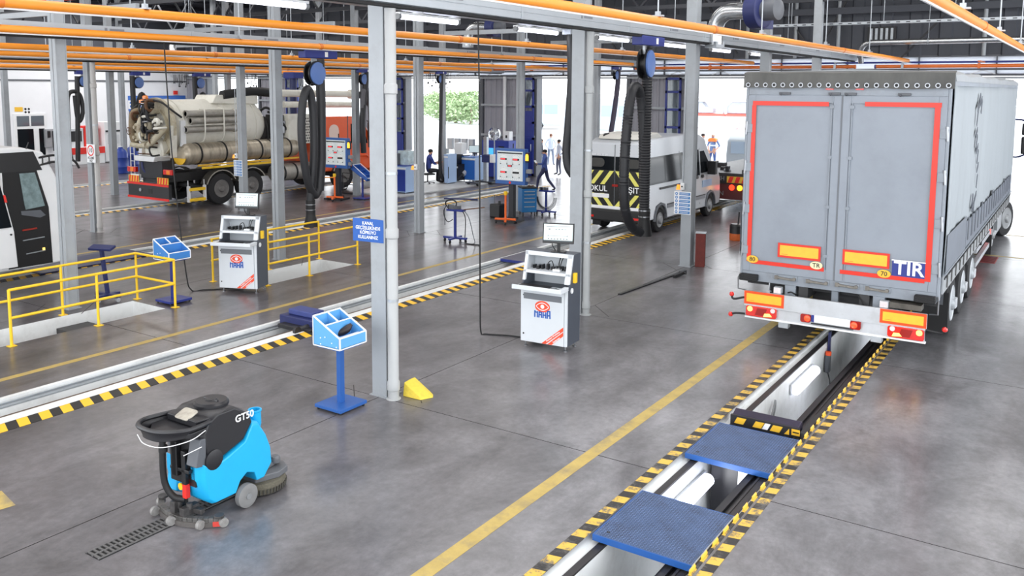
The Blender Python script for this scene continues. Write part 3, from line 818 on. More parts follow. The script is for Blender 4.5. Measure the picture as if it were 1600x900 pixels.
    s = MB(); s.box(-.255, .255, -.025, .025, -.165, .165); sc = s.build('screen', black_pl, m, .006); sc.location = (0, -.03, .31); sc.rotation_euler = (radians(-8), 0, 0)
    MB().box(-.235, .235, -.0275, -.024, -.13, .145).build('panel', scrn, sc)
    q = MB(); q.box(-.20, .2, -.0285, -.027, .105, .112); q.box(-.235, .235, -.0285, -.027, -.13, -.112); q.box(-.17, .15, -.0285, -.027, -.045, -.04)
    for i in range(7): q.box(-.17 + .05 * i, -.145 + .05 * i, -.0285, -.027, -.098, -.085)
    for i in range(4): q.box(-.05 + .05 * i, -.02 + .05 * i, -.0285, -.027, .06, .068)
    q.box(-.16, -.13, -.0285, -.027, .055, .07); q.box(-.172, -.164, -.0285, -.027, -.055, -.03); q.box(.145, .153, -.0285, -.027, -.055, -.03)
    q.build('graph', scrn_d, sc)
    q = MB(); q.tube(bez([(-.05, .03, .25), (-.12, .06, .12), (-.06, .05, .01)], 5), .008, 6); q.build('cable', black_rub, m)
    return t


console((-7.19, 11.94, 0), .085, 'white test console with red eye emblem beside the column downpipe', 'black monitor on the white console beside the column downpipe', .35)
console((-14.40, 11.68, 0), .40, 'white test console with red eye emblem standing between the yellow railings', 'black monitor on the white console between the yellow railings', .42)

# hanging supply cords from the ceiling down to the floor
def cord(pts, label, r=.013, name='power_cord'):
    o = MB().tube(pts, r, 8).build(name, black_rub, None); tag(o, label, 'cord', 'hanging power cords'); return o


cord([(-8.49, 11.75, 5.26)] + bez([(-8.49, 11.78, 4.4), (-8.50, 11.82, 2.6), (-8.5, 11.84, .6), (-8.49, 11.85, .05), (-8.40, 11.88, .016), (-8.05, 12.02, .016), (-7.75, 12.08, .016), (-7.42, 12.12, .03)], 6), 'black cord hanging to the floor and running to the console beside the downpipe')
cord([(-15.62, 10.9, 5.05)] + bez([(-15.6, 10.9, 4.5), (-15.4, 10.85, 2.5), (-15.2, 10.9, .5), (-15.18, 11.0, .04), (-15.05, 11.2, .016), (-14.8, 11.5, .016), (-14.55, 11.8, .03)], 6), 'black cord hanging behind the yellow railing stand and curling to its console')

# ------------------------------------------------------------------ yellow railings round the stair wells
def railing(name, label, paths, posts, H=.92, r=.024):
    t = thing(name, label, 'railing', (0, 0, 0))
    for lvl_, nm in ((H, 'top_rail'), (H * .5, 'middle_rail')):
        for p in paths:
            q = [(x, y, lvl_) for x, y in p]
            if nm == 'top_rail' and len(q) == 2 and p[0][2:] == (): pass
            MB().tube(q, r, 10).build(nm, yellow_p, t)
    for x, y in posts:
        MB().cyl((x, y, .01), (x, y, H + r * .3), r, n=10).build('post', yellow_p, t)
        MB().box(x - .06, x + .06, y - .06, y + .06, .001, .012).build('foot_plate', yellow_p, t, .002)
    return t


railing('yellow_railing', 'yellow tube railing enclosing the stair well beside the minibus', [((-14.30, 6.98), (-14.32, 10.02)), ((-15.50, 4.4), (-15.50, 10.0)), ((-15.50, 10.0), (-14.32, 10.02))], [(-14.30, 6.98), (-14.31, 8.47), (-14.32, 10.02), (-15.5, 8.5), (-15.5, 10.0), (-15.5, 6.9)])
railing('yellow_railing', 'yellow tube railing round the stair well behind the white console', [((-14.33, 12.25), (-14.33, 14.98)), ((-15.60, 11.85), (-15.60, 14.98)), ((-15.6, 11.85), (-15.6, 11.84))], [(-15.58, 11.85), (-15.58, 13.37), (-15.58, 14.95), (-14.33, 13.45), (-14.33, 14.98), (-14.33, 12.25)])

# ------------------------------------------------------------------ downpipes, signs on columns
def downpipe(x, y, label, H=5.2, m=None, r=.065):
    t = thing('downpipe', label, 'pipe', (x, y, 0))
    m = m or mat('downpipe_white', (170, 172, 173), .4, var=.04, vs=3)
    MB().lathe([(r, .0), (r, .12), (r + .012, .13), (r + .012, .24), (r, .26), (r, H)], 20).build('pipe', m, t)
    for z in (1.35, 3.05): MB().lathe([(r + .006, z), (r + .006, z + .035)], 20).box(-.08, -.05, -.012, .012, z, z + .03).build('clamp', galv, t)
    for z in (2.2, 4.1): MB().lathe([(r, z), (r + .014, z + .01), (r + .014, z + .12), (r, z + .14)], 20).build('collar', m, t)
    MB().lathe([(.1, .0), (.1, .008), (r, .02)], 20).build('floor_flange', m, t)


downpipe(-7.655, 8.66, 'white plastic downpipe fixed to the big column by the yellow wedge', r=.074)
downpipe(-7.655, 14.04, 'white plastic downpipe behind the white console with the monitor', m=mat('downpipe_grey', (158, 161, 162), .4, var=.05))
downpipe(-23.52, 14.10, 'pale grey downpipe on the column with the round speed sign', m=mat('downpipe_old', (176, 174, 172), .45, var=.06), r=.075)

o = MB().add([(0, -.15, 0), (.30, -.17, 0), (.40, .0, 0), (.34, .10, 0), (0, .17, 0), (0, -.12, .19), (.05, .0, .22), (0, .14, .19), (.27, -.14, .04), (.36, .0, .035), (.30, .08, .045)], [(4, 3, 2, 1, 0), (0, 1, 8, 5), (1, 2, 9, 8), (2, 3, 10, 9), (3, 4, 7, 10), (4, 0, 5, 6, 7), (5, 8, 6), (8, 9, 6), (9, 10, 6), (10, 7, 6)]).build('corner_wedge', mat('scuffed_yellow_rubber', (222, 196, 66), .6, var=.12, vs=9, dirt=(150, 130, 60), dirt_amt=.5, dirt_scale=9), None, .012)
o.location = (-7.63, 8.95, 0); o.rotation_euler = (0, 0, .1); tag(o, 'scuffed yellow wedge lying against the foot of the big downpipe', 'wedge')

sign_blue = mat('sign_blue', (16, 84, 168), .4)
t = thing('warning_sign', 'blue sign with white Turkish warning text on the big column', 'sign', (-8.02, 8.60, 2.28), .0)
MB().box(-.25, .25, -.012, .012, -.155, .155).build('plate', sign_blue, t, .002)
for i, s in enumerate(('KANAL', 'GEÇİŞLERİNDE', 'KÖPRÜYÜ', 'KULLANINIZ')): text(s, 'lettering', white_pr, t, (0, -.014, .095 - .063 * i), (radians(90), 0, 0), .062, .002, .012, sx=.92)
MB().box(.05, .12, .01, .03, -.05, .05).build('bracket', galv, t)
t.rotation_euler = (0, 0, .12)

t = thing('speed_sign', 'white speed limit sign with red ring on a far column', 'sign', (-23.55, 13.96, 2.27))
MB().box(-.2, .2, -.01, .01, -.26, .26).build('plate', paper, t, .002)
MB().lathe([(.12, -.012), (.155, -.012), (.155, -.016), (.12, -.016), (.12, -.012)], 28, (0, 0, .08), 'Y', cap=False).build('ring', red_p, t)
text('10', 'lettering', black_pr, t, (0, -.012, .08), (radians(90), 0, 0), .17, .002, .01)
text('AZAMİ', 'lettering', black_pr, t, (0, -.012, -.13), (radians(90), 0, 0), .10, .002, .01); text('HIZ', 'lettering', black_pr, t, (0, -.012, -.215), (radians(90), 0, 0), .10, .002, .01)

pict_blue = mat('pictogram_blue', (46, 120, 186), .45)


def info_board(loc, label, rz=0.0):
    t = thing('instruction_board', label, 'sign', loc, rz, 'safety instruction boards')
    MB().box(-.21, .21, -.008, .008, -.27, .27).build('board', paper, t, .002)
    c = r_ = None
    for i in range(6):
        z = .215 - .087 * i
        if c is None:
            c = MB().lathe([(.034, 0), (.034, -.003), (0, -.003)], 16, (0, 0, 0), 'Y').build('pictogram', pict_blue, t); c.location = (-.15, -.008, z)
            r_ = MB().box(-.135, .135, -.003, 0, -.032, .032).build('caption_bar', pict_blue, t); r_.location = (.055, -.008, z)
        else: inst(c, 'pictogram', t, (-.15, -.008, z)); inst(r_, 'caption_bar', t, (.055, -.008, z))
        MB().box(-.08, .16, -.0125, -.0105, z + .006, z + .012).box(-.06, .14, -.0125, -.0105, z - .014, z - .009).box(-.165, -.135, -.0125, -.0105, z - .012, z + .012).build('print', white_pr, t)
    return t


def buzzer(loc, label):
    t = thing('alarm_buzzer', label, 'alarm', loc, 0, 'amber alarm lamps on columns')
    MB().box(-.0, .10, -.06, 0, -.07, .09).build('box', white_paint, t, .008)
    MB().lathe([(.045, 0), (.045, .05), (.035, .075), (0, .08)], 16, (-.045, -.04, -.03)).box(-.09, 0, -.08, 0, -.07, -.03).build('lamp', mat('amber_lamp_glow', (240, 150, 40), .25, emit=.8), t)
    MB().lathe([(.02, 0), (.02, -.012), (0, -.012)], 12, (.05, -.06, .01), 'Y').build('button', black_pr, t)
    MB().tube([(.05, -.02, .09), (.05, -.012, 2.6)], .009, 6).build('conduit', galv, t)


info_board((-7.96, 19.24, 1.52), 'white board of blue pictograms on the column beside the school van')
info_board((-23.80, 19.24, 1.45), 'white board of blue pictograms on the column in front of the tank truck')
buzzer((-8.02, 19.27, 1.90), 'amber alarm lamp and button box on the column beside the school van')
buzzer((-23.93, 19.27, 1.85), 'amber alarm lamp and button box on the column in front of the tank truck')
buzzer((-16.18, 19.32, 1.90), 'amber alarm lamp and button box on the column near the seated man')
buzzer((-31.3, 13.99, 1.95), 'amber alarm lamp and button box on the column by the blue barrels')
# ------------------------------------------------------------------ semi-trailer seen from behind
tr_grey = mat('trailer_grey_paint', (140, 147, 157), .45, var=.05, vs=1.5, dirt=(122, 128, 138), dirt_amt=.5, dirt_scale=.9)
tr_frame = mat('trailer_frame_grey', (138, 145, 154), .45, var=.07, vs=3, dirt=(112, 112, 112), dirt_amt=.5, dirt_scale=2)
tarp_side = mat('silver_tarpaulin', (150, 157, 162), .5, var=.04, vs=.9, dirt=(132, 138, 142), dirt_amt=.6, dirt_scale=.7, bump=.15, bs=3, stretch=(1, 1, .25))
tarp_dirty = mat('weathered_tarpaulin', (88, 88, 86), .65, var=.28, vs=2.2, stretch=(1, 1, .5))
tarp_print = mat('faded_grey_print', (70, 76, 86), .55, var=.14, vs=6)
tarp_band = mat('faded_band_print', (104, 110, 120), .55, var=.12, vs=2)
tyre = mat('tyre_rubber', (38, 38, 40), .8, var=.2, vs=10)
rim_m = mat('dusty_wheel_rim', (150, 152, 154), .45, .3, var=.12, vs=6)
alu = mat('alloy_bumper', (196, 199, 203), .4, .35, var=.06, vs=4, dirt=(160, 160, 160), dirt_amt=.5, dirt_scale=2.5)
under = mat('chassis_dark', (52, 52, 54), .6, var=.25, vs=3)


def make_wheel(name, parent, loc, r=.52, w_=.3, rimr=.30, face=1, rm=None, twin=False, steer=0.0):
    """A wheel whose outer face looks along +X (face=1) or -X (face=-1): tyre > rim, hub."""
    h = w_ / 2
    m = MB().lathe([(rimr, -h), (r - .09, -h), (r - .02, -h * .85), (r, -h * .55), (r, -h * .3), (r - .014, -h * .25), (r - .014, -h * .15), (r, -h * .1), (r, h * .1), (r - .014, h * .15), (r - .014, h * .25), (r, h * .3), (r, h * .55), (r - .02, h * .85), (r - .09, h), (rimr, h), (rimr, -h)], 32, (0, 0, 0), 'X', cap=False)
    o = m.build(name, tyre, parent); o.location = loc; o.rotation_euler = (0, 0, (0 if face > 0 else pi) + steer)
    q = MB().lathe([(rimr + .015, h), (rimr, h + .012), (rimr - .04, h - .01), (rimr - .07, h - .10 if not twin else h - .03), (.17, h - .13 if not twin else h - .02), (.13, h - .05), (.12, h + .03), (.09, h + .06), (0, h + .06)], 28, (0, 0, 0), 'X')
    rim = q.build('rim', rm or rim_m, o)
    b = MB()
    for i in range(10):
        a = 2 * pi * i / 10; b.cyl((h - .08, .165 * cos(a), .165 * sin(a)), (h - .02, .165 * cos(a), .165 * sin(a)), .016, n=6)
    bo = b.build('wheel_nut', black_mt, rim); bo['kind'] = 'stuff'
    return o


T = thing('semi_trailer', 'grey box semi-trailer with red tape, TIR plate and lit tail lamps', 'trailer', (-3.33, 14.4, 0), radians(0.35))
HW, L = 1.54, 13.6
# rear doors with raised frames
for s in (-1, 1):
    d = MB(); x0, x1 = (-1.5, -.01) if s < 0 else (.01, 1.5)
    d.box(x0, x1, .0, .04, 1.14, 4.10)
    for a, b, c_, e_ in ((x0, x0 + .12, 1.14, 4.10), (x1 - .12, x1, 1.14, 4.10), (x0 + .12, x1 - .12, 1.14, 1.30), (x0 + .12, x1 - .12, 3.98, 4.10)): d.box(a, b, -.018, .002, c_, e_)
    dr = d.build('door', tr_grey, T, .006)
    g = MB().box(min(s * .145, s * .16), max(s * .145, s * .16), -.024, -.004, 1.16, 4.08).build('lock_rod', tr_frame, dr)
    for z in (1.5, 2.3, 3.1, 3.9): MB().box(min(s * .12, s * .185), max(s * .12, s * .185), -.03, -.002, z, z + .05).build('rod_clamp', tr_frame, dr)
MB().box(-.012, .012, -.022, .0, 1.14, 4.10).build('door_gasket', mat('grey_gasket', (110, 114, 120), .7), T)
# red conspicuity tape
def strip(x0, x1, z0, z1, m, nm, y=-.024, par=None, th=.005): return MB().box(x0, x1, y - th, y, z0, z1).build(nm, m, par or T)
strip(-1.42, -.20, 3.93, 4.00, tape_red, 'red_tape'); strip(-1.43, -1.36, 1.30, 3.93, tape_red, 'red_tape')
strip(.34, 1.42, 3.94, 4.01, tape_red, 'red_tape'); strip(1.33, 1.41, 1.30, 3.94, tape_red, 'red_tape')
strip(-1.36, -.16, 1.27, 1.335, tape_red, 'red_tape'); strip(.09, 1.33, 1.27, 1.335, tape_red, 'red_tape')
def refl(x0, x1, z0, z1, y, b=.035):
    o = strip(x0, x1, z0, z1, refl_org if z0 < 1 else tape_red, 'reflector_board', y, th=.008)
    MB().box(x0 + b, x1 - b, y - .0095, y - .008, z0 + b, z1 - b).build('reflector', refl_yel, o)
    MB().box(x0 + b + .03, x0 + b + .13, y - .0105, y - .0095, z0 + b + .02, z0 + b + .025).build('print', orange_red, o)
refl(-.91, -.22, 1.43, 1.67, -.024); refl(.12, .82, 1.43, 1.67, -.024)
pl = strip(.86, 1.33, 1.335, 1.58, navy, 'plate', -.024); strip(.85, 1.335, 1.575, 1.59, white_pr, 'plate_rim', -.028, pl)
text('TIR', 'lettering', white_pr, pl, (1.10, -.030, 1.455), (radians(90), 0, 0), .29, .003, .02, sx=1.02)
for x, z, s_, c_ in ((-1.33, 1.345, '80', refl_yel), (-.28, 1.36, 'TR', mat('cream_oval', (232, 222, 180), .5)), (.75, 1.35, '70', refl_yel)):
    ov = [(x + .10 * cos(2 * pi * i / 24), z + .063 * sin(2 * pi * i / 24)) for i in range(24)]
    o = MB().prism(ov, -.036, -.029, 'Y').build('oval_badge', c_, T)
    text(s_, 'lettering', black_pr, o, (x, -.037, z - .003), (radians(90), 0, 0), .10, .002, .008)
# frame: posts, header, sill
for s in (-1, 1): MB().box(min(s * 1.5, s * HW), max(s * 1.5, s * HW), -.01, .14, 1.0, 4.24).build('corner_post', tr_frame, T, .008)
MB().box(-1.5, 1.5, -.012, .10, 4.10, 4.24).build('header', tr_frame, T, .008)
MB().box(-1.5, 1.5, -.01, .12, .97, 1.14).build('sill', tr_frame, T, .008)
for x in (-.9, -.12, .12, .9): MB().box(x - .09, x + .09, -.05, -.01, 4.11, 4.15).cyl((x - .05, -.05, 4.13), (x - .05, -.07, 4.10), .015, n=8).build('header_catch', grey_dark, T, .004)
for x in (-.2, .25): MB().box(x - .06, x + .06, -.03, -.012, 4.19, 4.22).build('marker', red_lens, T)
# hinges
for s in (-1, 1):
    for z in (1.5, 2.2, 2.9, 3.55):
        x = s * 1.535
        h = MB().box(min(x, x - s * .12), max(x, x - s * .12), -.034, -.018, z - .07, z + .07).build('hinge', tr_frame, T, .004)
        MB().cyl((s * 1.525, -.02, z - .11), (s * 1.51, -.02, z + .11), .022, n=10).build('hinge_pin', steel, h)
# locking handles under the doors
for i, x in enumerate((-.77, -.26, .2, .66)):
    h = MB().box(x - .2, x + .2, -.03, -.01, 1.05, 1.13).build('lock_plate', tr_frame, T, .004)
    MB().beam((x - .15, -.05, 1.09), (x + .13, -.055, 1.085 - .01), .03, .035).cyl((x + .15, -.07, 1.085), (x + .15, -.01, 1.085), .03, n=10).build('lock_handle', mat('worn_lock_steel', (126, 122, 116), .5, .5, var=.25, vs=20), h, .004)
    MB().box(x - .17, x - .11, -.06, -.02, 1.055, 1.12).build('latch', mat('worn_lock_steel', (126, 122, 116), .5, .5, var=.25, vs=20), h, .004)
for s in (-1, 1):
    b = MB().box(-.15, .15, -.13, .0, .985, 1.095); b = b.build('rubber_buffer', black_rub, T, .02, 3); b.location = (s * 1.36, -.02, 0)
    g = MB()
    for k in range(6): g.box(-.15, .15, -.136, -.128, 1.0 + .016 * k, 1.006 + .016 * k)
    g.build('buffer_groove', black_pl, b)['kind'] = 'stuff'
    MB().tube([(s * 1.53, -.02, 1.08), (s * 1.545, -.08, 1.02), (s * 1.545, -.06, .82), (s * 1.42, -.02, .80)], .012, 8).build('step_hook', steel, T)
# roof tarp: rear flap with eyelets, roof sheet, side curtains
fl_ = MB(); n = 24; rows = []
for k in range(n + 1):
    x = -1.58 + 3.16 * k / n; wv = .008 * sin(k * 1.7)
    rows.append([(x, -.055 + wv, 4.215 + .008 * sin(k * .9)), (x, -.05 + wv, 4.33), (x, -.03, 4.46 + .006 * sin(k)), (x, .10, 4.485), (x, .10, 4.475), (x, -.02, 4.44), (x, -.04 + wv, 4.33), (x, -.045 + wv, 4.215 + .008 * sin(k * .9))])
fl_.loft(rows); fl_.build('tarp_flap', tarp_dirty, T)
rg = MB().lathe([(.024, 0), (.038, 0), (.038, -.008), (.024, -.008), (.024, 0)], 16, (0, 0, 0), 'Y', cap=False)
ey = None; hole = None
for k in range(22):
    x = -1.5 + 3.0 * k / 21
    if ey is None:
        ey = rg.build('eyelet', steel, T); ey.location = (x, -.06, 4.265); hole = MB().lathe([(.026, -.001), (0, -.001)], 14, (0, 0, 0), 'Y').build('eyelet_hole', black_pr, ey)
    else: e2 = inst(ey, 'eyelet', T, (x, -.06, 4.265)); inst(hole, 'eyelet_hole', e2)
rf = MB(); ring = []
for k in range(15):
    y = .1 + (L - .1) * k / 14; zz = 4.485 + .02 * sin(k * 2.1); ring.append([(-1.585, y, 4.33), (-1.57, y, zz - .06), (-1.50, y, zz - .01), (0, y, zz + .03), (1.50, y, zz - .01), (1.57, y, zz - .06), (1.585, y, 4.33), (1.56, y, 4.33), (0, y, 4.42), (-1.56, y, 4.33)])
rf.loft(ring); rf.build('roof_tarp', mat('roof_tarpaulin', (150, 154, 158), .55, var=.1, vs=1.5), T)
for s in (-1, 1):
    c = MB(); ny, nz = 90, 10; vs = []; fs = []
    for i in range(ny + 1):
        y = .09 + (L - .15) * i / ny
        for j in range(nz + 1):
            v = j / nz; z = 1.38 + (4.40 - 1.38) * v
            x = 1.555 + (.012 * sin(i * 1.15) + .010 * sin(i * .37 + 1)) * (1 - .7 * v) + .014 * sin(v * 9 + i * .2) * (.3 if v < .9 else 1.0) + .018 * sin(pi * v)
            vs.append((s * x, y, z))
    for i in range(ny):
        for j in range(nz):
            a = i * (nz + 1) + j; fs.append((a, a + nz + 1, a + nz + 2, a + 1))
    c.add(vs, fs); cur = c.build('side_curtain', tarp_side, T)
    so = cur.modifiers.new('thick', 'SOLIDIFY'); so.thickness = .01
    MB().box(min(s * 1.53, s * 1.575), max(s * 1.53, s * 1.575), .06, L - .02, 4.26, 4.33).build('curtain_rail', tr_frame, T)
    # drop boards under the curtain
    for k in range(5):
        ya, yb = .12 + k * (L - .2) / 5, .12 + (k + 1) * (L - .2) / 5 - .015
        b = MB().box(min(s * 1.545, s * 1.575), max(s * 1.545, s * 1.575), ya, yb, 1.10, 1.40).build('drop_board', mat('drop_board_alloy', (160, 163, 166), .45, .2, var=.06, vs=3, dirt=(130, 128, 126), dirt_amt=.5), T, .004)
    MB().box(min(s * 1.55, s * 1.60), max(s * 1.55, s * 1.60), .1, L, 1.395, 1.42).build('tarp_hem', tr_frame, T)
    rp = [(s * 1.585, .15 + .08 * k, 1.33 + .03 * (k % 2)) for k in range(int((L - .3) / .08))]
    MB().tube(rp, .009, 5).build('lashing_rope', black_pr, T)
    st = None
    for k in range(24):
        y = .5 + k * (L - .8) / 24
        if st is None: st = MB().box(-.006, .006, -.02, .02, -.16, .1).build('tension_strap', tarp_dirty, T); st.location = (s * 1.585, y, 1.3)
        else: inst(st, 'tension_strap', T, (s * 1.585, y, 1.3))
    # print on the curtain: a large S made of worn blocks, a band with letters
    xx = 1.592
    band = MB().box(min(s * xx, s * (xx + .006)), max(s * xx, s * (xx + .006)), .1, 2.55, 1.43, 2.02).build('print_band', tarp_band, cur)
    MB().box(min(s * xx, s * (xx + .006)), max(s * xx, s * (xx + .006)), 2.6, L - .5, 1.46, 1.92).build('print_band', tarp_band, cur)
    rr = random.Random(11)
    for k in range(18):
        y = 2.8 + k * .56
        w_ = rr.uniform(.2, .42)
        MB().box(min(s * (xx + .004), s * (xx + .012)), max(s * (xx + .004), s * (xx + .012)), y, y + w_ * .6, 1.56, 1.56 + rr.uniform(.34, .46)).build('print_letter', tarp_print, cur)
    SP = [(.55, .9), (.3, 1.0), (-.1, 1.02), (-.42, .9), (-.55, .68), (-.5, .42), (-.3, .24), (.0, .1), (.3, -.06), (.5, -.28), (.55, -.55), (.42, -.84), (.12, -1.0), (-.2, -1.0), (-.5, -.88)]
    for i, (a, z) in enumerate(SP):
        MB().box(-.004, .004, -.13, .13, -.045, .045).build('print_letter', tarp_print, cur, loc=(s * 1.60, 3.5 + s * a * .55 * s, 3.05 + z * .95)).rotation_euler = (radians(25 if i % 2 else 65), 0, 0)
# chassis
for s in (-1, 1):
    MB().box(min(s * .40, s * .55), max(s * .40, s * .55), .0, L - .6, .78, 1.0).build('chassis_rail', under, T)
    MB().box(min(s * .60, s * .78), max(s * .60, s * .78), .0, .12, .55, 1.0).build('bumper_bracket', tr_frame, T, .01)
for y in (.3, 1.4, 4.2, 6.8, 9.5): MB().box(-1.5, 1.5, y, y + .08, .86, 1.0).build('cross_member', under, T)
MB().box(-.05, .05, .1, .2, .55, .97).build('bracket', tr_frame, T)
MB().box(-1.52, 1.52, .05, L, 1.0, 1.14).build('deck', under, T)
MB().box(-1.5, 1.5, L - .08, L, 1.0, 4.4).build('front_wall', tr_grey, T)
# under-run bumper with lamps
B0 = -.22
bp = MB().box(-1.38, 1.42, B0, B0 + .05, .58, .84).box(-1.36, 1.40, B0 + .02, B0 + .06, .40, .58).build('bumper', alu, T, .006)
MB().box(-1.36, 1.42, B0 - .015, B0 + .05, .385, .415).build('bumper_lip', white_paint, bp, .004)
refl(-1.38, -.72, .62, .84, B0 - .004, .04); refl(.76, 1.42, .62, .84, B0 - .004, .04)
for s, x0, x1 in ((-1, -1.34, -.83), (1, .88, 1.40)):
    b = MB().prism(rrect(x0, x1, .425, .595, .03), B0 - .03, B0 + .02, 'Y').build('tail_lamp', red_lens, T, .004)
    xo = x0 + .07 if s < 0 else x1 - .07; xi = x1 - .14 if s < 0 else x0 + .14; xw = x1 - .06 if s < 0 else x0 + .07
    def disc(x, z, r_, m, nm, sx=1): MB().lathe([(r_, -.03), (r_ * .9, -.038), (0, -.04)], 18, (0, 0, 0), 'Y').build(nm, m, b, loc=(x, B0, z))
    disc(xo, .545, .045, lamp_warm, 'turn_lamp'); disc(xw, .555, .04, clear_lens, 'reverse_lens')
    MB().prism([(xi - .07, .44), (xi + .07, .455), (xi + .03, .50), (xi - .05, .495)], B0 - .04, B0 - .03, 'Y').build('brake_lamp', lamp_warm, b)
    xm = (x0 + x1) / 2; MB().prism([(xm - .10, .45), (xm + .06, .45), (xm + .1, .57), (xm - .06, .57)], B0 - .035, B0 - .03, 'Y').build('reflector', mat('dark_red_lens', (150, 26, 20), .2), b)
for x0, x1, m in ((-.44, -.28, 1), (.33, .49, -1)):
    o = MB().prism(rrect(x0, x1, .45, .585, .03), B0 - .03, B0 + .02, 'Y').build('number_lamp', mat('dark_red_lens', (150, 26, 20), .2), T, .004)
    xc = x1 - .05 if m > 0 else x0 + .06
    MB().lathe([(.05, -.032), (.04, -.038), (0, -.04)], 16, (xc, B0, .52), 'Y').build('lit_lens', red_on, o)
o = MB().box(-.27, .33, B0 - .012, B0, .47, .585).build('number_plate', white_pr, T); MB().box(-.27, -.225, B0 - .014, B0 - .011, .47, .585).build('plate_band', navy, o)
MB().box(-.27, .38, B0 - .02, B0 + .01, .435, .452).build('plate_strip', black_pl, T)
# marker lamps on stalks
for p0, p1, p2 in (((-1.38, B0, .72), (-1.55, B0 - .05, .68), (-1.58, B0 - .06, .76)), ((-1.36, B0, .44), (-1.5, B0 - .05, .44), (-1.59, B0 - .05, .41)), ((1.41, B0, .60), (1.62, B0 + .1, .56), (1.66, B0 + .1, .62))):
    MB().tube(bez([p0, p1, p2], 4), .018, 8).build('marker_stalk', black_rub, T); MB().lathe([(0, -.035), (.03, -.03), (.042, 0), (.03, .03), (0, .035)], 14, p2, 'Y').build('marker_lamp', red_lens, T)
for x in (-.86, .79):
    o = MB().box(x - .065, x + .065, -.14, -.03, .83, .94).build('work_lamp', alu, T, .01); MB().box(x - .055, x + .055, -.146, -.14, .84, .93).box(x - .004, x + .004, -.150, -.145, .84, .93).box(x - .055, x + .055, -.150, -.145, .882, .888).build('lens', clear_lens, o)
MB().tube(bez([(-.7, -.08, .86), (-.64, -.1, .88), (-.58, -.05, .84), (-.55, .1, .8)], 5), .012, 6).build('cable', black_rub, T)
MB().tube(bez([(.5, -.05, .8), (.4, .0, .92), (.3, .05, 1.0)], 5), .012, 6).build('cable', black_rub, T)
MB().box(.86, 1.32, -.10, .15, .84, .93).build('side_bracket', mat('oiled_bracket', (92, 88, 82), .5, .4, var=.3, vs=8), T, .006); MB().tube([(-1.02, -.04, .98), (-1.02, -.06, .86), (-.98, -.06, .84)], .012, 6).build('hook', steel, T)
for s in (-1, 1): MB().box(min(s * .64, s * .8), max(s * .64, s * .8), B0 - .0, B0 + .14, .29, .385).build('step', galv, T, .006)
# mud flaps, axles, wheels
for s in (-1, 1):
    MB().box(min(s * .95, s * 1.5), max(s * .95, s * 1.5), 1.62, 1.64, .14, .95).build('mud_flap', black_rub, T)
    ar = MB(); P_ = [(1.55, .62), (1.62, .95), (1.8, 1.08), (2.6, 1.1)]
    for a, b in zip(P_[:-1], P_[1:]): ar.beam((s * 1.2, a[0], a[1]), (s * 1.2, b[0], b[1]), .44, .015)
    ar.build('mudguard', grey_dark, T)
    for y in (2.25, 3.75, 5.25):
        make_wheel('wheel', T, (s * 1.33, y, .52), face=s, twin=True, rm=mat('pale_wheel_cover', (176, 180, 184), .5, .2, var=.08, vs=5))
        MB().box(min(s * 1.50, s * 1.56), max(s * 1.50, s * 1.56), y - .09, y + .09, .44, .62).build('hub_cap', alu, T, .02)
    MB().box(min(s * 1.38, s * 1.46), max(s * 1.38, s * 1.46), 6.3, 9.3, .45, .55).box(min(s * 1.38, s * 1.46), max(s * 1.38, s * 1.46), 6.3, 9.3, .75, .85).build('side_guard', alu, T)
    MB().box(min(s * .6, s * .72), max(s * .6, s * .72), 9.6, 9.75, .08, .9).build('landing_leg', grey_dark, T); MB().box(min(s * .5, s * .82), max(s * .5, s * .82), 9.5, 9.85, .05, .08).build('landing_foot', grey_dark, T)
for y in (2.25, 3.75, 5.25): MB().cyl((-1.2, y, .52), (1.2, y, .52), .08, n=12).box(-.5, -.35, y - .25, y + .2, .55, .8).box(.35, .5, y - .25, y + .2, .55, .8).build('axle', under, T)
MB().lathe([(.22, -.45), (.24, -.4), (.24, .4), (.22, .45)], 18, (0, .75, .72), 'X').build('air_tank', under, T)

